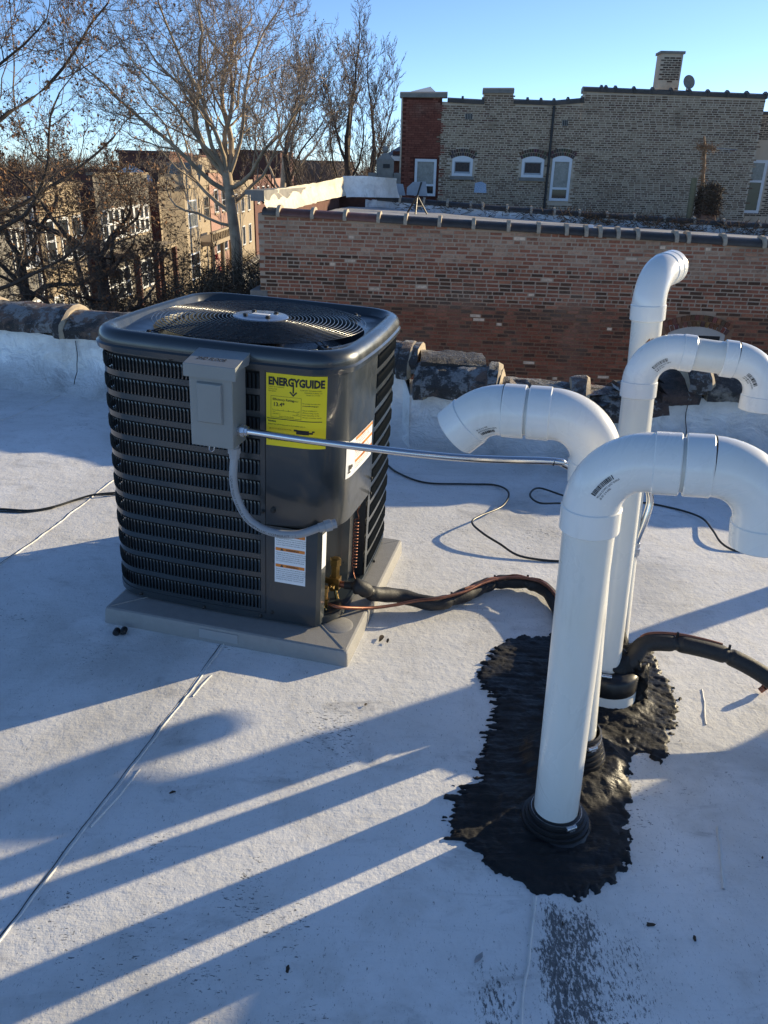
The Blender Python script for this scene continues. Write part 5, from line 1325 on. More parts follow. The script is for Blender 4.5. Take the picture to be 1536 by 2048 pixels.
# dry vine creeping along the far parapet
def vine_mass(name, mat, label, s0, s1, n, hgt, dens, parent=None):
    m = MB()
    for _ in range(n):
        s = rnd.uniform(s0, s1); w = 0.5+0.5*fbm(s*0.9, 1.0)+0.3
        if rnd.random() > w: continue
        p = Vector(npt(s, -NDEP+rnd.uniform(-0.15, 0.30), far_z(s)-0.22+rnd.uniform(-0.12, 0.20)*hgt)); d = Vector((rnd.uniform(-1, 1), rnd.uniform(-0.4, 0.4), rnd.uniform(-0.3, 0.6))).normalized()
        L = rnd.uniform(0.10, 0.34); pts = [p, p+d*L*0.5+Vector((0, 0, rnd.uniform(-0.04, 0.04))), p+d*L]
        m.tube(pts, [0.010, 0.008, 0.004], 3, caps=False)
    o = m.build(name, mat); o['kind'] = 'stuff'; o['label'] = label; return o
vine_mass('dry_vines', m_vine, 'tangled dry vine heaped along the far parapet', far_s(1120), far_s(1640), 1100, 1.0, 1)
vine_mass('dry_vines', m_vine, 'sparse dry vine on the left end of the far parapet', far_s(790), far_s(1120), 260, 0.8, 1)
vine_mass('leaf_litter', m_leaf, 'brown dead leaves caught in the parapet vine', far_s(1120), far_s(1640), 500, 0.8, 1)
# ================================================================== the tall buff brick building behind
FM, FC = -0.05, 31.0
ft = np.array([1.0, FM, 0]); ft /= np.linalg.norm(ft); fn = np.array([FM, -1.0, 0]); fn /= np.linalg.norm(fn)
def fwall(px, py): return on_line(px, py, FC, FM)
F0 = fwall(803, 300); F0[2] = 0
fs = lambda px, py: float((fwall(px, py)-F0) @ ft)
fz = lambda px, py: float(fwall(px, py)[2])
def fpt(s, d, z): p = F0 + ft*s + fn*d; return (p[0], p[1], z)
fb = thing('tall_brick_building', 'tall buff brick side of a building with arched windows and a red brick front edge', 'building', tuple(F0))
floc = lambda p: tuple(np.asarray(p)-F0)
outline = [(803, 193), (880, 193), (881, 203), (966, 207), (967, 185), (1027, 185), (1027, 206), (1108, 209), (1165, 204), (1166, 181), (1532, 196)]
O2 = [(fs(*p), fz(*p)) for p in outline]
zbot = -8.2; m = MB()
for (s0, z0), (s1, z1) in zip(O2[:-1], O2[1:]):
    if s1-s0 < 0.02: continue
    m.quad(floc(fpt(s0, 0, zbot)), floc(fpt(s1, 0, zbot)), floc(fpt(s1, 0, z1)), floc(fpt(s0, 0, z0)))
    m.quad(floc(fpt(s0, 0, z0)), floc(fpt(s1, 0, z1)), floc(fpt(s1, -0.35, z1)), floc(fpt(s0, -0.35, z0)))
FEND = O2[-1][0]
for s in (0.0, FEND): m.quad(floc(fpt(s, 0, zbot)), floc(fpt(s, -9, zbot)), floc(fpt(s, -9, O2[0][1])), floc(fpt(s, 0, O2[0][1])))
fw = m.build('side_wall', m_mortar2, parent=fb)
m = MB(); m.quad(floc(fpt(0, -0.2, O2[0][1]-0.5)), floc(fpt(FEND, -0.2, O2[0][1]-0.5)), floc(fpt(FEND, -9, O2[0][1]-0.5)), floc(fpt(0, -9, O2[0][1]-0.5))); m.build('roof', m_nroof, parent=fb)
ftop = lambda s: float(np.interp(s, [a for a, b in O2], [b for a, b in O2])) if True else 0
def ftop(s):
    for (s0, z0), (s1, z1) in zip(O2[:-1], O2[1:]):
        if s1-s0 > 0.02 and s0 <= s <= s1: return z0+(z1-z0)*(s-s0)/(s1-s0)
    return O2[-1][1]
wins = []     # (s0, s1, z0, z1, kind, arch)
def fwin(x0, x1, y0, y1, kind, arch): wins.append((fs(x0, (y0+y1)/2), fs(x1, (y0+y1)/2), fz((x0+x1)/2, y1), fz((x0+x1)/2, y0), kind, arch))
fwin(829, 872, 318, 392, 'tall', False); fwin(904, 945, 318, 352, 'small', True); fwin(1043, 1087, 319, 355, 'small', True); fwin(1101, 1140, 318, 402, 'tall', True)
SRED = fs(880, 300); FCH, FBL = 0.070, 0.218
m = MB(); cols = []; mr = MB(); colr = []
zz = max(b for a, b in O2)-0.08; course = 0
while zz > 0.3:
    hd = course % 7 == 4; s = -0.01 + (FBL/2 if course % 2 else 0) + rnd.uniform(0, 0.04)
    bow = 0.0
    while s < FEND-0.05:
        L = (0.112 if hd else FBL)-0.027+rnd.uniform(-0.012, 0.012)
        red = s+L/2 < SRED + (0.12 if (course//5) % 2 else -0.06)
        if red: L += 0.018
        ok = zz+FCH*0.4 < ftop(s+L/2)-0.05
        for (w0, w1, wz0, wz1, k_, ar) in wins:
            if w0-0.02-L < s < w1+0.02 and wz0-0.12 < zz < wz1+ (0.40-0.30*((s+L/2-(w0+w1)/2)/(w1-w0)*1.6)**2 if ar else 0.02): ok = False
        if ok:
            hb = FCH-(0.012 if red else 0.022); pr = 0.006
            if red: c = rnd.choice(((0.23, 0.075, 0.05), (0.20, 0.066, 0.044), (0.26, 0.09, 0.06))); tgt, cc = mr, colr
            else:
                up = ftop(s)-zz < 0.4
                c = rnd.choice(((0.19, 0.125, 0.082), (0.24, 0.16, 0.105), (0.28, 0.19, 0.125), (0.16, 0.105, 0.072), (0.34, 0.25, 0.165), (0.40, 0.30, 0.205))); tgt, cc = m, cols
                if rnd.random() < 0.03: c = (0.18, 0.10, 0.075)
            q = [floc(fpt(a_, pr, b_)) for a_, b_ in ((s, zz-hb/2+rnd.uniform(-0.004, 0.004)), (s+L, zz-hb/2), (s+L, zz+hb/2), (s, zz+hb/2+rnd.uniform(-0.004, 0.004)))] + [floc(fpt(a_, -0.005, b_)) for a_, b_ in ((s, zz-hb/2), (s+L, zz-hb/2), (s+L, zz+hb/2), (s, zz+hb/2))]
            tgt.add(q, [(0, 1, 2, 3), (0, 4, 5, 1), (1, 5, 6, 2), (2, 6, 7, 3), (3, 7, 4, 0)]); cc += [(*c, 1)]*5
        s += L+(0.027 if not red else 0.012)
    course += 1; zz -= FCH
o = m.build('bricks', m_brick_v, parent=fw, colors=cols); o['kind'] = 'stuff'
o = mr.build('red_bricks', m_brick_v, parent=fw, colors=colr); o['kind'] = 'stuff'
m = MB(); m.quad(*[floc(fpt(a_, 0.003, b_)) for a_, b_ in ((0, 0), (SRED, 0), (SRED, O2[0][1]-0.02), (0, O2[0][1]-0.02))]); m.build('red_facing', m_redwall, parent=fw)
plf = lambda s, d, z: floc(fpt(s, d, z))
def framed(parent, pt, s0, s1, z0, z1, fw_, mat, glass, dp=0.09, proud=0.02, mid=None, lab='window', glass2=None):
    m = MB()
    bars = [(s0, s1, z1-fw_, z1), (s0, s1, z0, z0+fw_), (s0, s0+fw_, z0+fw_, z1-fw_), (s1-fw_, s1, z0+fw_, z1-fw_)]
    if mid: bars.append((s0+fw_, s1-fw_, mid-fw_*0.4, mid+fw_*0.4))
    for a_, b_, c_, d_ in bars:
        m.add([pt(x_, d, z_) for d in (proud, -dp) for x_, z_ in ((a_, c_), (b_, c_), (b_, d_), (a_, d_))], [(0, 1, 2, 3), (0, 4, 5, 1), (1, 5, 6, 2), (2, 6, 7, 3), (3, 7, 4, 0)])
    w = m.build(lab, mat, parent=parent)
    zs = [(z0+fw_, z1-fw_, glass)] if not mid else [(z0+fw_, mid, glass2 or glass), (mid, z1-fw_, glass)]
    for za, zb, g_ in zs:
        m = MB(); m.add([pt(x_, 0.0085, z_) for x_, z_ in ((s0+fw_, za), (s1-fw_, za), (s1-fw_, zb), (s0+fw_, zb))], [(0, 1, 2, 3)]); m.build('pane', g_, parent=w)
    return w
for (w0, w1, wz0, wz1, kd, ar) in wins:
    if kd == 'small':
        w = framed(fb, plf, w0, w1, wz0, wz1, 0.085, m_wtrim, m_stain, proud=0.05)
        m = MB(); i0, i1, j0, j1 = w0+0.085, w1-0.085, wz0+0.085, wz1-0.085
        for a_, b_, c_, d_ in ((i0, i1, j1-0.03, j1), (i0, i1, j0, j0+0.06), (i0, i0+0.03, j0, j1), (i1-0.03, i1, j0, j1)): m.add([plf(x_, 0.03, z_) for x_, z_ in ((a_, c_), (b_, c_), (b_, d_), (a_, d_))], [(0, 1, 2, 3)])
        m.build('sash', m_lead, parent=w)
        m = MB(); m.add([plf(x_, d, z_) for d in (0.09, -0.02) for x_, z_ in ((w0-0.06, wz0-0.12), (w1+0.06, wz0-0.12), (w1+0.06, wz0-0.01), (w0-0.06, wz0-0.01))], [(0, 1, 2, 3), (0, 4, 5, 1), (1, 5, 6, 2), (2, 6, 7, 3), (3, 7, 4, 0)]); m.build('sill', m_stone, parent=w)
    else:
        w = framed(fb, plf, w0, w1, wz0, wz1, 0.09, m_wtrim, m_curtain, proud=0.05, mid=wz0+0.30*(wz1-wz0), glass2=m_glass)
    if ar:
        a_, _, _ = seg_arch(fb, None, (w0+w1)/2, wz1+0.0, (w1-w0)/2+0.02, 0.10, 2, 0.125, 0.014, lambda: tuple(c*(0.7+0.6*rnd.random()) for c in (0.12, 0.09, 0.07)), m_brick_v, 11, plf); a_['kind'] = 'stuff'
        # white arched head
        m = MB(); n = 10; c_ = (w0+w1)/2; hw = (w1-w0)/2
        top_ = [plf(c_+hw*(2*k/n-1), 0.05, wz1+0.10*(1-(2*k/n-1)**2)) for k in range(n+1)]; bot = [plf(c_+hw*(2*k/n-1), 0.05, wz1-0.002) for k in range(n+1)]
        m.grid([bot, top_]); m.build('arch_head', m_wtrim, parent=w)
# copings
def fcope(px0, px1, ya, yb, hgt=0.14, over=0.06, mat=None):
    s0, s1, z0, z1 = fs(px0, ya), fs(px1, yb), fz(px0, ya), fz(px1, yb); m = MB()
    m.add([plf(s, d, z+dz) for s, z in ((s0, z0), (s1, z1)) for d, dz in ((over, -0.03), (over, hgt*0.6), (-0.15, hgt), (-0.42, hgt*0.6), (-0.42, -0.03))], [(0, 5, 6, 1), (1, 6, 7, 2), (2, 7, 8, 3), (3, 8, 9, 4), (0, 1, 2, 3, 4), (9, 8, 7, 6, 5)])
    m.build('coping_tile', mat or m_ntile, parent=fb)
for a_ in ((800, 895, 193, 193), (966, 1028, 185, 185)): fcope(*a_, hgt=0.16, over=0.10, mat=m_stone)
def cope_run(xs, y0, y1):
    for a_, b_ in zip(xs[:-1], xs[1:]):
        f = lambda x_: y0+(y1-y0)*(x_-xs[0])/(xs[-1]-xs[0])
        fcope(a_, b_-1.2, f(a_), f(b_)); fcope(b_-2.2, b_+2.2, f(b_), f(b_), hgt=0.21, over=0.08)
cope_run([895, 925, 966], 203, 207); cope_run([1027, 1055, 1082, 1108], 206, 209); cope_run([1108, 1136, 1165], 209, 204); cope_run([1166, 1203, 1212, 1231, 1268, 1305, 1342, 1379, 1416, 1455, 1494, 1532], 181, 196)
# quoins between the red front and the buff side; vents; downspout
for x0, x1, y0, y1 in ((930, 945, 227, 239), (1124, 1136, 240, 252)):
    m = MB(); m.add([plf(fs(x_, y_), 0.012, fz(x_, y_)) for x_, y_ in ((x0, y1), (x1, y1), (x1, y0), (x0, y0))], [(0, 1, 2, 3)]); g_ = m.build('vent_grille', m_stone, parent=fb)
    for k in range(3):
        xa = x0+(x1-x0)*(0.16+0.30*k); m = MB(); m.add([plf(fs(x_, y_), 0.018, fz(x_, y_)) for x_, y_ in ((xa, y1-1), (xa+2, y1-1), (xa+2, y0+1), (xa, y0+1))], [(0, 1, 2, 3)]); m.build('slot', m_black, parent=g_)
m = MB(); m.tube([plf(fs(1108, 212), 0.07, fz(1108, 212)), plf(fs(1107, 212), 0.07, zbot)], 0.045, 8); m.build('downspout', m_black, parent=fb)
# chimney and dish
s0, s1, zb, zt_ = fs(1327, 180), fs(1372, 180), fz(1345, 186)-0.3, fz(1350, 99)
chm = thing('brick_chimney', 'tall square brick chimney rising above the buff building', 'chimney', fpt(s0, -1.0, zb))
cl0 = np.array(fpt(s0, -1.0, zb)); W_ = s1-s0
m = MB(); Tc = Matrix.Rotation(math.atan2(ft[1], ft[0]), 4, 'Z'); m.box(0, W_, 0, W_*0.8, 0, zt_-zb, T=Tc); m.build('shaft', m_mortar2, parent=chm)
m = MB(); cols = []; z_ = 0.5; c_ = 0
while z_ < zt_-zb-0.12:
    x_ = 0.02+(0.1 if c_ % 2 else 0)
    while x_ < W_-0.06:
        L = min(0.20, W_-0.02-x_)
        if not (z_ < 0.75 and rnd.random() < 0.8):
            m.box(x_, x_+L-0.028, -0.008, 0.0, z_, z_+0.046, T=Tc); cols += [(*rnd.choice(((0.09, 0.055, 0.042), (0.07, 0.05, 0.04), (0.13, 0.075, 0.055), (0.16, 0.12, 0.09))), 1)]*6
        x_ += L
    z_ += 0.072; c_ += 1
x_ = 0
o = m.build('bricks', m_brick_v, parent=chm, colors=cols); o['kind'] = 'stuff'
m = MB(); m.box(-0.05, W_+0.05, -0.05, W_*0.8+0.05, zt_-zb, zt_-zb+0.08, T=Tc); m.build('cap', m_stone, parent=chm)
q = fwall(1378, 164) + np.array([0, 0.8, 0]); q = np.array(at_depth(1378, 164, q[1])); rd = 11.5*q[1]/FPX
dish = thing('satellite_dish', 'pale gray satellite dish on the roof edge beside the tall chimney', 'satellite dish', tuple(q-np.array([0, 0, 0.65])))
Td = Matrix.Translation((0, 0, 0.65)) @ Vector((0.25, -0.9, 0.25)).to_track_quat('Z', 'Y').to_matrix().to_4x4()
m = MB(); m.lathe([(0.0001, -0.05), (rd*0.5, -0.035), (rd*0.85, -0.01), (rd, 0.012), (rd*1.01, 0.005), (rd*0.5, -0.045), (0.0001, -0.06)], 26, T=Td); m.build('reflector', m_stone, parent=dish, smooth=60)
m = MB(); m.tube([(0, 0.05, 0.62), (-0.02, 0.15, 0.3), (-0.05, 0.15, 0.0)], 0.025, 6); m.tube([(0, 0.03, 0.45), (0.03, -0.30, 0.62)], 0.012, 5); m.build('arm', m_stone, parent=dish)
# small white hatch and bird on the red front edge
q = np.array(fpt(fs(845, 190), -1.2, fz(845, 190))); m = MB(); m.add([(-0.45, 0, -0.3), (0.5, 0, -0.3), (0.5, 0, 0.05), (0.25, 0, 0.25), (-0.45, 0, 0.08), (-0.45, 0.8, -0.3), (0.5, 0.8, -0.3), (0.5, 0.8, 0.05), (0.25, 0.8, 0.25), (-0.45, 0.8, 0.08)], [(0, 1, 2, 3, 4), (9, 8, 7, 6, 5), (0, 5, 6, 1), (1, 6, 7, 2), (2, 7, 8, 3), (3, 8, 9, 4), (4, 9, 5, 0)])
ob = m.build('roof_hatch', m_wtrim); ob.location = tuple(q+np.array([0, 0, 0.12])); tag(ob, 'white roof hatch peeping over the red brick front edge', 'hatch')
# rear wing of the same building to the right, lower, with a tall window
wg = thing('rear_wing', 'lower buff brick rear wing with a tall white window past the building corner', 'building', fpt(FEND, -1.5, 0))
g0 = np.array(fpt(FEND, -1.5, 0)); gl = lambda s, d, z: tuple(np.array(fpt(FEND+s, -1.5+d, z))-g0)
zt_ = fz(1532, 222); m = MB(); m.add([gl(-0.05, 0, zbot), gl(7, 0, zbot), gl(7, 0, zt_), gl(-0.05, 0, zt_), gl(-0.05, -6, zbot), gl(7, -6, zbot), gl(7, -6, zt_), gl(-0.05, -6, zt_)], [(0, 1, 2, 3), (1, 5, 6, 2), (3, 2, 6, 7)]); m.build('wall', m_mortar2, parent=wg)
m = MB(); cols = []; zz = zt_-0.1; c_ = 0
while zz > 0.4:
    s = 0.02+(0.1 if c_ % 2 else 0)
    while s < 3.0:
        if not (0.10 < s < 1.1 and 0.6 < zz < 3.0): m.add([gl(a_, 0.008, b_) for a_, b_ in ((s, zz-0.023), (s+0.19, zz-0.023), (s+0.19, zz+0.023), (s, zz+0.023))], [(0, 1, 2, 3)]); cols += [(*rnd.choice(((0.09, 0.07, 0.055), (0.12, 0.09, 0.07), (0.2, 0.16, 0.12))), 1)]
        s += 0.22
    zz -= FCH; c_ += 1
o = m.build('bricks', m_brick_v, parent=wg, colors=cols); o['kind'] = 'stuff'
framed(wg, gl, 0.20, 1.05, fz(1525, 430), fz(1525, 318), 0.10, m_wtrim, m_curtain, mid=1.6, glass2=m_glass)
m = MB(); m.add([gl(s, d, zt_+dz) for s in (-0.05, 7) for d, dz in ((0.07, -0.02), (0.07, 0.08), (-0.3, 0.12), (-0.35, -0.02))], [(0, 4, 5, 1), (1, 5, 6, 2), (2, 6, 7, 3)]); m.build('coping_tile', m_ntile, parent=wg)

# ------------------------------------------------------------------ clutter between the two buildings
YB_ = 27.0
def mid_pt(px, py, Y=YB_): return np.array(at_depth(px, py, Y))
# low roof of the house in between, just behind the far parapet
q0 = mid_pt(748, 398); m = MB(); m.box(-0.5, 16, 0, 3.4, -9, 0); ob = m.build('low_building', m_darkbrick); ob.location = (q0[0], 24.75, mid_pt(1000, 425, 26)[2]-0.35); tag(ob, 'low dark building squeezed between the silver roof and the buff brick side', 'building')
pier = thing('stone_pier', 'weathered gray stone gable pier topped by a ball finial', 'stone pier', tuple(mid_pt(770, 398)))
sc_ = YB_/FPX*0.93; zb_ = mid_pt(770, 398)
def pz(py): return float(mid_pt(770, py)[2]-zb_[2])
m = MB(); m.box(-18*sc_, 16*sc_, -0.25, 0.25, -0.4, pz(318)); m.build('shaft', m_stone, parent=pier, bevel=0.03)
m = MB(); m.add([(-16*sc_, -0.22, pz(318)), (14*sc_, -0.22, pz(318)), (14*sc_, 0.22, pz(318)), (-16*sc_, 0.22, pz(318)), (-5*sc_, -0.1, pz(306)), (4*sc_, -0.1, pz(306)), (4*sc_, 0.1, pz(306)), (-5*sc_, 0.1, pz(306))], [(0, 1, 5, 4), (1, 2, 6, 5), (2, 3, 7, 6), (3, 0, 4, 7), (4, 5, 6, 7)]); m.build('shoulder', m_stone, parent=pier)
m = MB(); m.lathe([(0.0001, -6.5*sc_), (3*sc_, -6*sc_), (5.8*sc_, -3*sc_), (6.3*sc_, 0), (5.4*sc_, 3.4*sc_), (3*sc_, 5.6*sc_), (0.0001, 6.3*sc_)], 16, T=Matrix.Translation((-1*sc_, 0, pz(299)))); m.build('ball_finial', m_stone, parent=pier, smooth=60)
m = MB(); m.box(-34*sc_, -16*sc_, -0.3, 0.3, -0.4, pz(346)); m.box(16*sc_, 30*sc_, -0.3, 0.2, -0.4, pz(345)); m.build('side_blocks', m_stone, parent=pier, bevel=0.03)
m = MB(); m.box(-5*sc_, 8*sc_, -0.28, -0.24, pz(336), pz(328)); m.build('niche', m_black, parent=pier)
def board(name, label, px, Y, mat, group=None):
    """a thin sheet with its outline read off the picture, leaning on the parapet"""
    P_ = [np.array(at_depth(x_, y_, Y+0.10*(400-y_)/30)) for x_, y_ in px]; o_ = P_[0]; m = MB(); n = len(P_)
    m.v = [tuple(p-o_) for p in P_]+[tuple(p-o_+np.array([0, 0.05, 0])) for p in P_]; m.f = [tuple(range(n))[::-1], tuple(range(n, 2*n))]+[(k, (k+1) % n, n+(k+1) % n, n+k) for k in range(n)]; m.mi = [0]*len(m.f)
    ob = m.build(name, mat); ob.location = tuple(o_); return tag(ob, label, 'board', group)
board('foam_board', 'pale torn foam board propped beside the stone pier', [(754, 390), (756, 370), (775, 366), (806, 368), (811, 391)], 25.0, m_lead)
board('foam_board', 'clipped corner gray board with a dark tape stripe leaning at the parapet', [(813, 390), (814, 375), (826, 364), (852, 363), (855, 392)], 24.98, m_lead)
board('foam_board', 'small white scrap board standing behind the pale torn one', [(768, 370), (773, 358), (790, 361), (790, 371)], 25.3, m_wtrim)
ob = board('metal_flashing', 'silver metal vent box against the buff brick wall', [(948, 385), (950, 366), (962, 363), (972, 368), (973, 386)], 26.5, m_motor)
m = MB(); P_ = [np.array(at_depth(x_, y_, 24.93)) for x_, y_ in ((841, 364), (845, 364), (836, 392), (833, 392))]; m.v = [tuple(p-P_[0]) for p in P_]; m.f = [(0, 1, 2, 3)]; m.mi = [0]; ob = m.build('tape_strip', m_black); ob.location = tuple(P_[0]); tag(ob, 'dark tape stripe across the clipped gray board', 'tape')
# eave of the house left of the red front
hs = thing('gabled_house', 'brick house with a dark roof and white eave behind the stone pier', 'house', tuple(at_depth(788, 330, 34)))
h0 = np.array(at_depth(788, 330, 34)); hp = lambda px, py, Y=34: tuple(np.array(at_depth(px, py, Y))-h0)
m = MB(); a_, b_ = np.array(hp(786, 302)), np.array(hp(830, 302)); m.box(a_[0], b_[0], 0, 6, -9, a_[2]); m.build('wall', m_darkbrick, parent=hs)
m = MB(); m.box(hp(773, 0)[0], b_[0], -0.4, 0.0, hp(0, 301)[2], hp(0, 292)[2]); m.build('eave', m_wtrim, parent=hs)
m = MB(); x0_, x1_ = hp(774, 0)[0], b_[0]; z0_, z1_ = hp(0, 292)[2]+0.01, hp(0, 280)[2]; m.add([(x0_, -0.4, z0_), (x1_, -0.4, z0_), (x1_, 2.5, z1_+0.2), (x0_+0.6, 2.5, z1_+0.2), (x0_, 5, z0_)], [(0, 1, 2, 3), (0, 3, 4)]); m.build('roof', m_ntile, parent=hs)
framed(hs, lambda s, d, z: (s, -d-0.02, z), hp(791, 0)[0], hp(800, 0)[0], hp(0, 340)[2], hp(0, 325)[2], 0.06, m_darkbrick, m_curtain)
# post, vine stump and vine-wrapped mast
q = np.array(at_depth(1380, 424, 24.6)); pt_ = np.array(at_depth(1389, 356, 24.6))
m = MB(); m.tube([(0, 0, -0.4), tuple(pt_-q)], 0.085, 10); ob = m.build('wooden_post', m_wood, smooth=40); ob.location = tuple(q); tag(ob, 'leaning greenish wooden post beside the vine covered stump', 'post')
q = np.array(at_depth(1412, 430, 24.7)); st_ = thing('vine_stump', 'square chimney stump smothered in dry brown vine', 'chimney', tuple(q))
u_ = 24.7/FPX*0.93; hs_ = float(at_depth(1412, 372, 24.7)[2]-q[2])
m = MB(); m.box(-16*u_, 16*u_, -0.25, 0.3, -0.3, hs_*0.85); m.build('shaft', m_bigwall, parent=st_)
m = MB()
for _ in range(700):
    f = rnd.choice((0, 0, 1, 2, 3)); w_ = 17.5*u_; hs_v = hs_*0.88
    p = Vector({0: (rnd.uniform(-w_, w_), -0.28, rnd.uniform(0, hs_v)), 1: (w_, rnd.uniform(-0.25, 0.3), rnd.uniform(0, hs_v)), 2: (-w_, rnd.uniform(-0.25, 0.3), rnd.uniform(0, hs_v)), 3: (rnd.uniform(-w_, w_), rnd.uniform(-0.3, 0.3), hs_v+rnd.uniform(0, 0.1))}[f])
    d = Vector((rnd.uniform(-1, 1), rnd.uniform(-0.5, 0.5), rnd.uniform(-1, 1))).normalized()*rnd.uniform(0.08, 0.28); m.tube([p, p+d*0.5+Vector((0, -0.04, 0.02)), p+d], [0.012, 0.01, 0.005], 3, caps=False)
v_ = m.build('vine', m_vine, parent=st_); v_['kind'] = 'stuff'
ms = thing('vine_mast', 'thin antenna mast wrapped in sunlit dry vine with a crooked cross arm', 'antenna', tuple(np.array(at_depth(1404, 372, 24.7))))
o_ = np.array(at_depth(1404, 372, 24.7)); mp = lambda px, py: Vector(tuple(np.array(at_depth(px, py, 24.7))-o_))
m = MB(); m.tube([mp(1404, 374), mp(1407, 340), mp(1410, 300), mp(1408, 272)], [0.05, 0.045, 0.035, 0.025], 7); m.build('mast', m_vinelit, parent=ms, smooth=60)
m = MB(); m.tube([mp(1393, 297), mp(1404, 294), mp(1416, 295), mp(1432, 296)], [0.02, 0.035, 0.045, 0.015], 6); m.tube([mp(1401, 320), mp(1407, 305), mp(1411, 296)], 0.022, 6); m.build('cross_arm', m_vinelit, parent=ms, smooth=60)
m = MB()
for _ in range(220):
    f = rnd.random(); p = mp(1404+5*f, 374-85*f)+Vector((rnd.uniform(-0.06, 0.06),)*1+(rnd.uniform(-0.06, 0.06), 0)) if rnd.random() < 0.5 else mp(rnd.uniform(1393, 1432), 296)+Vector((0, rnd.uniform(-0.05, 0.05), rnd.uniform(-0.05, 0.10)))
    d = Vector((rnd.uniform(-1, 1), rnd.uniform(-0.5, 0.5), rnd.uniform(-1, 1))).normalized()*rnd.uniform(0.05, 0.16); m.tube([p, p+d], [0.010, 0.005], 3, caps=False)
v_ = m.build('vine', m_vinelit, parent=ms); v_['kind'] = 'stuff'
for k, (x_, y_) in enumerate(((1475, 300), (1465, 306))):
    m = MB(); m.tube([mp(1414, 295), mp(x_, y_)], 0.008, 4); m.build('antenna_rod', m_emt, parent=ms)
# ================================================================== houses across the street (fronts face the low sun)
XF = -16.2
def onX(px, py, X=XF):
    d = ray(px, py); return EYE + d*(X/d[0])
def fy(px, X=XF): return float(onX(px, 420, X)[1])
def fzx(px, py, X=XF): return float(onX(px, py, X)[2])
class House:
    def __init__(s, name, label, y0, y1, ztop, mfront, mside, X=XF, depth=14, zf=GZ):
        s.X = X; s.o = np.array([X, y0, GZ]); s.W = y1-y0; s.top = ztop-GZ
        s.e = thing(name, label, 'house', tuple(s.o), group=None)
        m = MB(); W, T = s.W, s.top
        m.quad((0, 0, 0), (0, W, 0), (0, W, T), (0, 0, T)); s.front = m.build('front_wall', mfront, parent=s.e)
        m = MB(); m.quad((-depth, 0, 0), (0, 0, 0), (0, 0, T), (-depth, 0, T)); m.quad((0, W, 0), (-depth, W, 0), (-depth, W, T), (0, W, T)); m.quad((-depth, W, 0), (-depth, 0, 0), (-depth, 0, T), (-depth, W, T)); m.build('side_wall', mside, parent=s.e)
        m = MB(); m.quad((0, 0, T-0.5), (-depth, 0, T-0.5), (-depth, W, T-0.5), (0, W, T-0.5)); m.build('roof', m_nroof, parent=s.e)
    def pt(s, y, d, z): return (d, y, z)
    def win(s, y0, y1, z0, z1, mat=m_wtrim, glass=m_glass, fw=0.10, mid=True, arch=None):
        w = framed(s.e, lambda a, d, z: (d, a, z), y0, y1, z0, z1, fw, mat, glass, proud=0.05, mid=(z0+z1)/2 if mid else None)
        m = MB(); m.box(-0.02, 0.14, y0-0.08, y1+0.08, z0-0.14, z0-0.005); m.build('sill', m_limestone, parent=w)
        return w
    def band(s, nm, z0, z1, out, mat, y0=-0.08, y1=None):
        m = MB(); m.box(-0.3, out, y0, (s.W+0.08) if y1 is None else y1, z0, z1); return m.build(nm, mat, parent=s.e)
    def box(s, nm, x0, x1, y0, y1, z0, z1, mat, bevel=0): m = MB(); m.box(x0, x1, y0, y1, z0, z1); return m.build(nm, mat, parent=s.e, bevel=bevel)
# gray brick two-flat with two groups of white windows
y0, y1 = fy(192), fy(300); zt = fzx(250, 350)
H = House('gray_two_flat', 'gray brick two flat with two groups of tall white windows behind the twiggy tree', y0, y1, zt, m_graybrick, m_darkbrick)
W, T = H.W, H.top
H.band('coping', T, T+0.14, 0.10, m_limestone); H.band('belt_course', T-0.75, T-0.60, 0.07, m_graybrick)
for c0, c1 in ((0.06, 0.47), (0.54, 0.95)):
    n = 4; a_, b_ = W*c0, W*c1
    for k in range(n): H.win(a_+(b_-a_)*k/n+0.03, a_+(b_-a_)*(k+1)/n-0.03, T-3.45, T-1.75, fw=0.13)
    for k in range(3): H.win(a_+(b_-a_)*k/3+0.05, a_+(b_-a_)*(k+1)/3-0.05, T-6.9, T-5.1, fw=0.13)
H.box('porch_roof', 0.0, 1.8, W*0.1, W*0.95, T-4.35, T-4.1, m_limestone)
for f in (0.12, 0.5, 0.93): H.box('porch_column', 1.45, 1.75, W*f-0.15, W*f+0.15, 0.6, T-4.35, m_darkbrick)
H.box('stoop', 0, 3.0, W*0.55, W*0.95, 0, 0.9, m_stone)
# tan limestone bay with a battlemented parapet and balustrade
y0, y1 = fy(319), fy(419); zt = fzx(360, 362)
H = House('limestone_house', 'tan limestone house with a battlemented top and a balustraded balcony', y0, y1, zt, m_limestone, m_darkbrick)
W, T = H.W, H.top
for k in range(3):      # faceted bay, left half
    pass
m = MB(); bay = [(0.0, 0.4), (1.25, W*0.14), (1.25, W*0.40), (0.0, W*0.52)]
for (xa, ya), (xb, yb) in zip(bay[:-1], bay[1:]): m.quad((xa, ya, 0), (xb, yb, 0), (xb, yb, T+0.5), (xa, ya, T+0.5))
m.add([(x_, y_, T+0.5) for x_, y_ in bay], [(0, 1, 2, 3)]); m.build('bay', m_limestone, parent=H.e)
m = MB(); m.box(1.2, 1.42, W*0.12, W*0.42, T-0.42, T-0.22); m.box(-0.2, 0.22, W*0.5, W+0.05, T-0.42, T-0.22); m.build('cornice', m_limestone, parent=H.e)
for f0, f1 in ((0.13, 0.21), (0.32, 0.41), (0.52, 0.60), (0.68, 0.76)): H.box('merlon', -0.2 if f0 > 0.5 else 0.95, 0.06 if f0 > 0.5 else 1.26, W*f0, W*f1, T if f0 > 0.5 else T+0.5, T+0.40 if f0 > 0.5 else T+0.85, m_limestone)
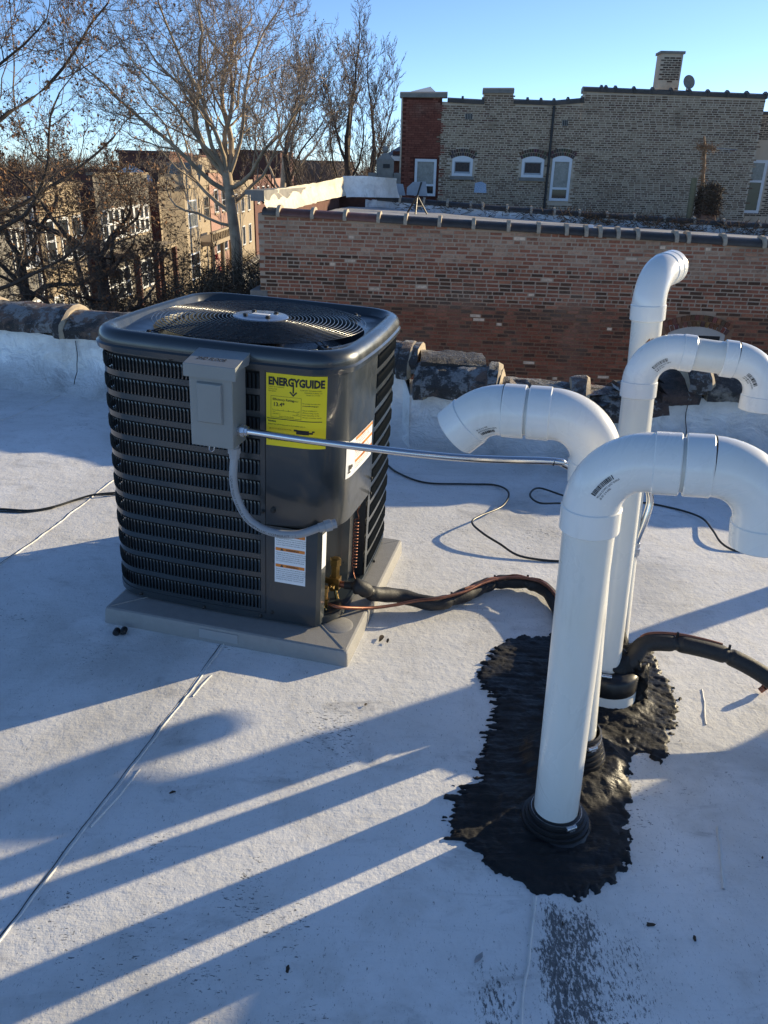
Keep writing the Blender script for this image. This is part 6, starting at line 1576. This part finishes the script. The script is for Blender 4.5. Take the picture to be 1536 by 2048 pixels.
m = MB(); m.add([(0.08, W*0.76, T-0.4), (0.08, W*1.0, T-0.4), (0.08, W*0.88, T+1.2), (-0.3, W*0.76, T-0.4), (-0.3, W*1.0, T-0.4), (-0.3, W*0.88, T+1.2)], [(0, 1, 2), (0, 2, 5, 3), (1, 4, 5, 2), (3, 5, 4)]); m.build('gable', m_limestone, parent=H.e)
bw = lambda a, d, z: (1.25+d, a, z)
for a_, b_ in ((W*0.18, W*0.36),): framed(H.e, bw, a_, b_, T-3.2, T-1.25, 0.10, m_wtrim, m_curtain, mid=T-2.2)
H.win(W*0.58, W*0.76, T-3.2, T-1.2, mat=m_stone, fw=0.12); H.win(W*0.86, W*0.98, T-3.2, T-1.3, mat=m_stone)
for a_, b_ in ((W*0.18, W*0.36),): framed(H.e, bw, a_, b_, T-6.9, T-5.0, 0.10, m_wtrim, m_glass, mid=T-5.9)
H.box('balcony_slab', 0, 2.1, W*0.44, W*0.98, T-4.75, T-4.45, m_limestone); H.box('balcony_rail', 1.85, 2.1, W*0.44, W*0.98, T-3.85, T-3.70, m_limestone)
for k in range(13):
    m = MB(); m.lathe([(0.05, 0), (0.10, 0.15), (0.06, 0.35), (0.09, 0.5), (0.05, 0.6)], 8, T=Matrix.Translation((1.97, W*(0.45+0.52*k/12), T-4.45))); m.build('baluster', m_limestone, parent=H.e, smooth=60)
for f in (0.47, 0.72, 0.96):
    m = MB(); m.lathe([(0.26, 0), (0.22, 0.3), (0.18, 2.6), (0.28, 2.75)], 12, T=Matrix.Translation((1.9, W*f, T-7.5))); m.build('porch_column', m_limestone, parent=H.e, smooth=50)
H.box('stoop', 0, 3.4, W*0.44, W*0.98, 0, T-7.5, m_stone)
H.box('door', 0.01, 0.06, W*0.60, W*0.72, T-7.5, T-5.3, m_darkbrick)
for f, z_ in ((0.47, T-5.6), (0.96, T-5.6), (0.52, T-6.6)):       # red bows
    m = MB(); m.lathe([(0.02, -0.22), (0.17, -0.1), (0.05, 0.0), (0.17, 0.1), (0.02, 0.22)], 8, T=Matrix.Translation((2.2, W*f, z_))); m.build('red_bow', simple('red_ribbon', (0.45, 0.02, 0.03), 0.5) if f == 0.47 and z_ > T-6 else bpy.data.materials['red_ribbon'], parent=H.e, smooth=60)
# nearer bay-fronted house seen through the twigs, and one at the left edge
y0, y1 = fy(72), fy(164); zt = fzx(130, 372)
H = House('bay_front_house', 'tan bay fronted house mostly hidden behind the leafy brown tree', y0, y1, zt, m_limestone, m_darkbrick)
W, T = H.W, H.top
H.band('coping', T, T+0.2, 0.15, m_limestone)
for c0 in (0.10, 0.42, 0.72):
    H.win(W*c0, W*(c0+0.2), T-3.4, T-1.4, fw=0.12); H.win(W*c0, W*(c0+0.2), T-6.9, T-4.9, fw=0.12, glass=m_curtain)
y0, y1 = fy(-60), fy(60); zt = fzx(20, 395)
H = House('white_window_house', 'pale house with white windows at the street end behind brown twigs', y0, y1, zt, m_stone, m_darkbrick)
W, T = H.W, H.top
for c0 in (0.55, 0.72, 0.86):
    H.win(W*c0, W*(c0+0.12), T-3.0, T-1.2, fw=0.12); H.win(W*c0, W*(c0+0.12), T-6.4, T-4.4, fw=0.12)
H.box('downpipe', 0.02, 0.14, W*0.98, W*1.0, 0, T, m_wtrim)
# beyond: pink brick, then a row of dimmer ones
y0, y1 = fy(421), fy(458); zt = fzx(440, 345)
H = House('pink_brick_house', 'pinkish brick house past the limestone one behind bare shrubs', y0, y1, zt, m_pinkbrick, m_darkbrick)
W, T = H.W, H.top
H.band('coping', T, T+0.2, 0.15, m_limestone)
for c0 in (0.2, 0.6): H.win(W*c0, W*(c0+0.2), T-3.4, T-1.4); H.win(W*c0, W*(c0+0.2), T-6.9, T-4.9)
yy = y1+1
for i, (mf, lab) in enumerate(((m_limestone, 'buff row house far up the street behind tangled branches'), (m_darkbrick, 'dark brick row house far up the street beside the buff one'), (m_pinkbrick, 'last pink row house up the street before the far trees'))):
    H = House('row_house', lab, yy, yy+14, GZ+8.6+0.5*(i % 2), mf, m_darkbrick); yy += 15
    for k in range(3): H.win(2+4*k, 3.6+4*k, H.top-3.2, H.top-1.3, mid=False); H.win(2+4*k, 3.6+4*k, H.top-6.6, H.top-4.6, mid=False)
# taller roofs behind the first row
def back_block(name, label, px0, px1, ytop, Y, mat, depth=8, roof=None):
    a_, b_ = at_depth(px0, ytop, Y), at_depth(px1, ytop, Y); e = thing(name, label, 'building', (a_[0], Y, GZ))
    m = MB(); m.box(0, b_[0]-a_[0], 0, depth, 0, a_[2]-GZ); m.build('walls', mat, parent=e)
    m = MB(); m.box(-0.15, b_[0]-a_[0]+0.15, -0.15, depth, a_[2]-GZ, a_[2]-GZ+0.25); m.build('coping', roof or m_darkbrick, parent=e)
    return e, b_[0]-a_[0], a_[2]-GZ
e, w_, h_ = back_block('dark_red_block', 'dark red brick block with a white gabled dormer rising over the gray two flat', 236, 338, 306, 74, m_darkbrick)
m = MB(); z_ = h_-1.6
m.add([(-0.6, -0.6, z_-1.0), (2.9, -0.6, z_-1.0), (2.9, -0.6, z_-0.2), (1.2, -0.6, z_+0.75), (-0.6, -0.6, z_-0.2)], [(0, 1, 2, 3, 4)]); m.build('gable', m_wtrim, parent=e)
framed(e, lambda s, d, z: (s, -d-0.02, z), 3.3, 4.0, h_-3.4, h_-1.6, 0.08, m_wtrim, m_curtain); m = MB(); m.box(4.2, 6.6, -0.5, 0.0, h_-2.0, h_-0.6); m.build('sheet_panel', m_stone, parent=e)
back_block('tan_block', 'plain tan brick block behind the gabled limestone top', 338, 395, 312, 110, m_limestone)
back_block('far_flat_block', 'long low dark block far behind the sycamore trunk', 398, 560, 300, 150, m_darkbrick, 20)
back_block('far_flat_block', 'long brown block on the skyline between bare trees', 585, 700, 322, 190, m_bigwall, 20)
# low walls, fence and purple shed down by the pavement
fb_ = np.array(at_depth(292, 560, 33)); m = MB(); m.box(0, 1.5, 0, 1.5, 0, 1.7); ob = m.build('garden_shed', simple('purple_paint', (0.09, 0.025, 0.05), 0.7)); ob.location = (fb_[0]-0.2, 33, GZ); ob.scale = (1, 1, 2.4); tag(ob, 'dark purple porch enclosure low behind the twiggy tree', 'shed')

# ================================================================== bare trees
class Twigs:
    """fast collector of thin tapered prisms"""
    def __init__(s, sides=3): s.V = []; s.Fc = []; s.n = 0; s.k = sides
    def seg(s, pts, rads):
        k = s.k; b = s.n; n = len(pts)
        for i in range(n):
            p = pts[i]; q = pts[min(i+1, n-1)]; r0 = pts[max(i-1, 0)]
            t = Vector((q[0]-r0[0], q[1]-r0[1], q[2]-r0[2]))
            a = Vector((0.31, 0.77, 0.55)) if abs(t.x) > abs(t.y) else Vector((0.83, 0.1, 0.5))
            u = t.cross(a); L = u.length
            if L < 1e-9: u = Vector((1, 0, 0))
            else: u /= L
            w = t.cross(u); L = w.length; w = w/L if L > 1e-9 else Vector((0, 1, 0))
            for j in range(k):
                c, sn = math.cos(2*PI*j/k)*rads[i], math.sin(2*PI*j/k)*rads[i]
                s.V.append((p[0]+u.x*c+w.x*sn, p[1]+u.y*c+w.y*sn, p[2]+u.z*c+w.z*sn))
        for i in range(n-1):
            for j in range(k): s.Fc.append((b+i*k+j, b+i*k+(j+1) % k, b+(i+1)*k+(j+1) % k, b+(i+1)*k+j))
        s.n += n*k
    def build(s, name, mat, parent, smooth=True):
        me = bpy.data.meshes.new(name); me.from_pydata(s.V, [], s.Fc); me.materials.append(mat)
        if smooth: me.polygons.foreach_set('use_smooth', [True]*len(me.polygons))
        o = bpy.data.objects.new(name, me); COL.objects.link(o); o.parent = parent; return o
def bare_tree(name, label, base, limbs, seed, mats, lean=(0, 0), trunk_r=0.4, trunk_h=6.0, levels=4, kids=(0, 7, 6, 5, 5), ratio=(1, 0.55, 0.5, 0.48, 0.5), up=0.25, wig=0.16, leaf=None, leaf_n=0, leaf_s=0.09, twig_r=0.007, spread=0.9, group=None, leaf_z=None):
    R = random.Random(seed); tr = thing(name, label, 'tree', tuple(base), group=group)
    big, small, lv = Twigs(8), Twigs(3), MB(); ends = []
    def walk(p, d, L, r0, r1, n, curl):
        pts = [p.copy()]; rad = [r0]; d = d.copy()
        for i in range(n):
            d = (d + Vector((R.gauss(0, wig), R.gauss(0, wig), R.gauss(0, wig)*0.6+curl))).normalized(); p = p+d*(L/n); pts.append(p.copy()); rad.append(r0+(r1-r0)*(i+1)/n)
        return pts, rad, d
    def grow(p, d, L, r, lev):
        n = (0, 9, 7, 5, 4, 3)[lev] if lev < 6 else 3
        pts, rad, de = walk(p, d, L, r, max(twig_r*0.6, r*(0.30 if lev < levels else 0.5)), n, up*(0.20 if lev < 3 else 0.10))
        (big if r > 0.035 else small).seg(pts, rad)
        if lev >= levels: ends.append((pts[-1], de)); ends.append((pts[len(pts)//2], de)); return
        k = kids[lev]
        for i in range(k):
            f = 0.22+0.78*(i+R.random()*0.8)/k; f = min(f, 0.99); j = f*n; a = pts[int(j)].lerp(pts[min(int(j)+1, n)], j-int(j)); dd = (pts[min(int(j)+1, n)]-pts[int(j)]).normalized()
            ax = dd.orthogonal().normalized(); ax.rotate(Matrix.Rotation(R.uniform(0, 2*PI), 3, dd)); sp = spread*(0.65+0.5*R.random())
            nd = (dd*math.cos(sp)+ax*math.sin(sp)); nd.z += 0.10*up; nd.normalize()
            LL = L*ratio[lev]*(0.7+0.5*R.random())*(1.08-0.45*f); grow(a, nd, LL, max(twig_r, rad[int(j)]*(0.40+0.14*R.random())), lev+1)
        grow(pts[-1], de, L*ratio[lev]*0.8, max(twig_r, rad[-1]*0.95), lev+1)
    top = Vector((lean[0], lean[1], trunk_h)); tp_ = [Vector((0, 0, 0)), top*0.35+Vector((R.gauss(0, 0.1), R.gauss(0, 0.1), 0)), top*0.7+Vector((R.gauss(0, 0.1), R.gauss(0, 0.1), 0)), top]
    big.seg(tp_, [trunk_r*1.25, trunk_r*1.02, trunk_r*0.95, trunk_r*0.85])
    for (f, az, el, L, r) in limbs:
        a = Vector((0, 0, 0)).lerp(top, f) if f < 1 else top
        grow(a, Vector((math.cos(az)*math.cos(el), math.sin(az)*math.cos(el), math.sin(el))), L, r, 1)
    big.build('trunk', mats[0], tr); cr = small.build('crown', mats[1], tr, smooth=False); cr['kind'] = 'stuff'
    if leaf_n and ends:
        for _ in range(leaf_n):
            p, d = R.choice(ends)
            if leaf_z is not None and R.random() < (p.z-leaf_z[0])/(leaf_z[1]-leaf_z[0]): continue
            p = p+Vector((R.gauss(0, 0.06), R.gauss(0, 0.06), R.gauss(0, 0.06))); s_ = leaf_s*R.uniform(0.5, 1.3)
            u = Vector((R.gauss(0, 1), R.gauss(0, 1), R.gauss(0, 1))).normalized(); v = u.orthogonal().normalized(); v.rotate(Matrix.Rotation(R.uniform(0, 6), 3, u)); w = u.cross(v)
            b = len(lv.v); lv.v += [tuple(p+v*s_), tuple(p+w*s_*0.55+u*s_*0.2), tuple(p-v*s_*0.9), tuple(p-w*s_*0.6+u*s_*0.25)]; lv.f.append((b, b+1, b+2)); lv.f.append((b, b+2, b+3)); lv.mi += [0, 0]
        o = lv.build('leaves', leaf, parent=tr); o['kind'] = 'stuff'
    return tr
def place(px, Y, z=GZ): 
    p = at_depth(px, 420, Y); return (float(p[0]), float(p[1]), z)
rad_ = math.radians
# the big pale sycamore
bare_tree('sycamore_tree', 'big pale barked sycamore with seed balls spreading over the street', place(483, 36), [(0.98, rad_(175), 0.95, 6.4, 0.135), (1.0, rad_(120), 1.30, 6.8, 0.15), (1.0, rad_(10), 1.15, 6.6, 0.125), (0.92, rad_(190), 0.52, 6.8, 0.105), (0.93, rad_(-5), 0.70, 6.4, 0.10), (0.84, rad_(168), 0.36, 6.4, 0.09), (0.86, rad_(25), 0.50, 5.8, 0.085), (1.0, rad_(-90), 0.95, 5.6, 0.10), (0.97, rad_(80), 0.75, 5.6, 0.10), (0.78, rad_(185), 0.25, 5.0, 0.07), (0.95, rad_(160), 0.62, 7.2, 0.10), (0.97, rad_(20), 0.80, 7.2, 0.10), (1.0, rad_(215), 0.80, 6.0, 0.09)], 11, (m_bark_pale, m_twig_pale), lean=(-0.55, 0.0), trunk_r=0.245, trunk_h=9.6, levels=5, kids=(0, 8, 6, 5, 4, 3), ratio=(1, 0.52, 0.50, 0.50, 0.52, 0.5), leaf=m_seed, leaf_n=1700, leaf_s=0.045, up=0.42, wig=0.22, twig_r=0.0075, spread=0.78)
# brown-leaved tree in front of the houses, and the neighbour whose boughs reach in from the street end
bare_tree('leafy_tree', 'dark trunked tree still hung with brown leaves in front of the gray two flat', place(176, 21), [(0.62, rad_(190), 0.5, 4.4, 0.085), (0.66, rad_(-10), 0.5, 3.2, 0.075), (0.80, rad_(150), 0.6, 4.2, 0.08), (0.85, rad_(-60), 0.4, 3.4, 0.075), (1.0, rad_(200), 0.6, 4.2, 0.085), (1.0, rad_(60), 1.0, 2.6, 0.07), (0.95, rad_(-20), 0.6, 2.6, 0.07), (0.74, rad_(240), 0.25, 4.2, 0.08), (0.55, rad_(120), 0.2, 3.6, 0.07), (0.5, rad_(210), 0.1, 4.2, 0.07), (0.45, rad_(-40), 0.1, 2.8, 0.07), (0.70, rad_(180), 0.15, 4.6, 0.08)], 23, (m_bark, m_twig), lean=(0.1, 0.2), trunk_r=0.17, trunk_h=7.6, levels=5, kids=(0, 7, 6, 5, 4, 3), leaf=m_leaf, leaf_n=6500, leaf_s=0.045, up=0.15, wig=0.28, twig_r=0.0055, spread=1.0, leaf_z=(7.5, 13.5))
bare_tree('leafy_tree', 'sparser brown tipped tree whose boughs reach in from the street end', place(-95, 17), [(0.85, rad_(15), 0.45, 4.0, 0.05), (0.95, rad_(-5), 0.80, 4.4, 0.05), (1.0, rad_(40), 1.1, 4.8, 0.055), (0.9, rad_(25), 0.20, 4.2, 0.055), (0.75, rad_(5), 0.10, 3.6, 0.045), (0.95, rad_(10), 1.2, 4.0, 0.05), (1.0, rad_(170), 0.9, 4.0, 0.09), (1.0, rad_(-70), 0.9, 3.6, 0.07)], 31, (m_bark, m_twig), lean=(0.2, 0.1), trunk_r=0.20, trunk_h=9.6, levels=5, kids=(0, 6, 5, 5, 4, 3), leaf=m_leaf, leaf_n=2600, leaf_s=0.040, up=0.40, wig=0.24, twig_r=0.0045, spread=0.85)
bare_tree('leafy_tree', 'low tangled tree thick with brown leaves before the bay fronted house', place(25, 24), [(0.5, rad_(190), 0.3, 4.0, 0.08), (0.6, rad_(-10), 0.4, 4.2, 0.08), (0.8, rad_(150), 0.6, 4.0, 0.08), (0.85, rad_(-40), 0.5, 4.0, 0.08), (1.0, rad_(20), 0.7, 4.2, 0.08), (1.0, rad_(100), 1.0, 3.4, 0.08), (0.7, rad_(0), 0.2, 4.6, 0.08), (0.45, rad_(20), 0.1, 4.4, 0.07), (0.9, rad_(200), 0.6, 3.6, 0.08)], 29, (m_bark, m_twig), trunk_r=0.17, trunk_h=7.0, levels=5, kids=(0, 7, 6, 5, 4, 3), leaf=m_leaf, leaf_n=13000, leaf_s=0.055, up=0.15, wig=0.28, twig_r=0.006, spread=1.0, leaf_z=(7.0, 13.0))
# darker street trees up the block
bare_tree('street_tree', 'slender dark street tree with upswept boughs left of the pair by the red brick edge', place(597, 50), [(0.75, rad_(170), 0.9, 4.4, 0.075), (0.85, rad_(20), 0.9, 4.6, 0.075), (1.0, rad_(100), 1.3, 5.0, 0.090), (0.65, rad_(190), 0.6, 4.2, 0.068), (0.6, rad_(-10), 0.6, 4.2, 0.068), (1.0, rad_(-60), 1.0, 4.2, 0.075)], 41, (m_bark, m_twig), lean=(-0.7, 0), trunk_r=0.19, trunk_h=10.5, levels=5, kids=(0, 7, 6, 4, 3, 2), up=0.55, wig=0.13, twig_r=0.010, spread=0.62, leaf=m_seed, leaf_n=300, leaf_s=0.06)
bare_tree('street_tree', 'dark street tree with a straight central stem beside the red brick edge', place(690, 46), [(0.55, rad_(180), 0.75, 4.6, 0.075), (0.62, rad_(0), 0.75, 4.4, 0.075), (0.72, rad_(160), 0.95, 4.2, 0.068), (0.78, rad_(15), 0.95, 4.2, 0.068), (0.88, rad_(190), 1.1, 3.8, 0.08), (1.0, rad_(90), 1.45, 4.2, 0.11), (0.5, rad_(-40), 0.5, 4.0, 0.09), (0.92, rad_(-20), 1.1, 3.8, 0.08)], 43, (m_bark, m_twig), lean=(0.1, 0), trunk_r=0.18, trunk_h=11.5, levels=5, kids=(0, 7, 6, 4, 3, 2), up=0.55, wig=0.13, twig_r=0.009, spread=0.62)
bare_tree('street_tree', 'dark forked street tree leaning towards the stone pier', place(718, 54), [(0.6, rad_(20), 0.95, 5.0, 0.11), (0.75, rad_(165), 1.0, 4.6, 0.075), (0.9, rad_(0), 1.1, 4.6, 0.075), (1.0, rad_(120), 1.4, 4.4, 0.11), (0.68, rad_(-30), 0.8, 4.2, 0.068)], 47, (m_bark, m_twig), lean=(0.9, 0), trunk_r=0.20, trunk_h=11.0, levels=5, kids=(0, 7, 6, 4, 3, 2), up=0.55, wig=0.13, twig_r=0.010, spread=0.62)
bare_tree('street_tree', 'pale second sycamore rising behind the big one', place(560, 66), [(0.7, rad_(170), 0.9, 5.5, 0.105), (0.8, rad_(10), 0.8, 5.8, 0.105), (1.0, rad_(60), 1.3, 6.0, 0.112), (1.0, rad_(200), 1.1, 5.5, 0.105), (0.85, rad_(-50), 0.9, 5.2, 0.13)], 53, (m_bark_pale, m_twig_pale), lean=(0.5, 0), trunk_r=0.26, trunk_h=11, kids=(0, 7, 6, 5, 3), up=0.45, twig_r=0.014, spread=0.75, leaf=m_seed, leaf_n=500, leaf_s=0.09)
for i, (px, Y, hh, lab) in enumerate(((770, 90, 12.5, 'far pale tree just left of the red brick edge'), (640, 95, 12.0, 'far tree filling the gap between dark street trees'), (855, 75, 12.2, 'treetop showing above the red brick roofline'), (420, 85, 11.0, 'far tree behind the sycamore fork'), (330, 120, 10.5, 'hazy tree beyond the dark red block'))):
    bare_tree('far_tree', lab, place(px, Y), [(0.6, rad_(170), 0.8, 4.5, 0.10), (0.7, rad_(10), 0.8, 4.5, 0.10), (0.85, rad_(120), 1.1, 4.2, 0.075), (1.0, rad_(60), 1.35, 4.2, 0.075), (0.9, rad_(-80), 1.0, 4.2, 0.075)], 61+i, (m_bark, m_twig_pale), trunk_r=0.22, trunk_h=hh-3.5, kids=(0, 6, 5, 5, 3), up=0.45, twig_r=0.018, spread=0.75, group='far trees')
# hedge and shrub tangle beside the brick building's front, and woods on the skyline
def tangle(name, label, x0, x1, y0, y1, z0, z1, n, L, r, mat, seed, upb=0.5):
    R = random.Random(seed); t = Twigs(3)
    for _ in range(n):
        p = Vector((R.uniform(x0, x1), R.uniform(y0, y1), R.uniform(z0, z1))); d = Vector((R.gauss(0, 1), R.gauss(0, 1), R.gauss(0, 0.6)+upb)).normalized(); l = L*R.uniform(0.4, 1.2)
        t.seg([p, p+d*l*0.5+Vector((R.gauss(0, 0.08), R.gauss(0, 0.08), 0))*l, p+d*l], [r, r*0.8, r*0.3])
    o = t.build(name, mat, None, False); o['kind'] = 'stuff'; o['label'] = label; return o
tangle('bare_hedge', 'tall dark shrubs and hedge by the front of the brick building', -7.0, -2.7, 16.5, 33, GZ, GZ+6.4, 12000, 0.9, 0.011, m_shrub, 3)
tangle('bare_hedge', 'tall dark bare shrub right at the brick building corner', -4.6, -2.75, 16, 21, GZ, GZ+7.6, 5000, 0.8, 0.010, m_shrub, 13)
tangle('front_yard_shrubs', 'bare shrubs along the far pavement', -16.0, -14.4, 24, 90, GZ, GZ+1.6, 3000, 0.8, 0.014, m_shrub, 4)
def woods(name, label, seed, Y0, Y1, X0, X1, n, zt0, zt1, mat):
    R = random.Random(seed); t = Twigs(3)
    for _ in range(n):
        x_, y_ = R.uniform(X0, X1), R.uniform(Y0, Y1); hh = R.uniform(zt0, zt1); c = Vector((x_, y_, GZ))
        t.seg([c, c+Vector((0, 0, hh*0.6))], [0.25, 0.15])
        for _k in range(70):
            a = R.uniform(0, 2*PI); zz_ = R.uniform(0.25, 0.8)*hh; L = R.uniform(1.2, 3.4); e = R.uniform(0.3, 1.3); s0 = c+Vector((R.gauss(0, 0.8), R.gauss(0, 0.8), zz_))
            d = Vector((math.cos(a)*math.cos(e), math.sin(a)*math.cos(e), math.sin(e))); t.seg([s0, s0+d*L*0.5, s0+d*L+Vector((0, 0, 0.3))], [0.06, 0.045, 0.02])
    o = t.build(name, mat, None, False); o['kind'] = 'stuff'; o['label'] = label; return o
woods('far_woods', 'mass of bare trees on the skyline', 5, 120, 330, -150, 12, 260, 9.5, 13.5, m_twig)
woods('far_woods', 'nearer bare trees filling the blocks behind the houses', 6, 70, 130, -75, -24, 70, 8.5, 11.5, m_twig)
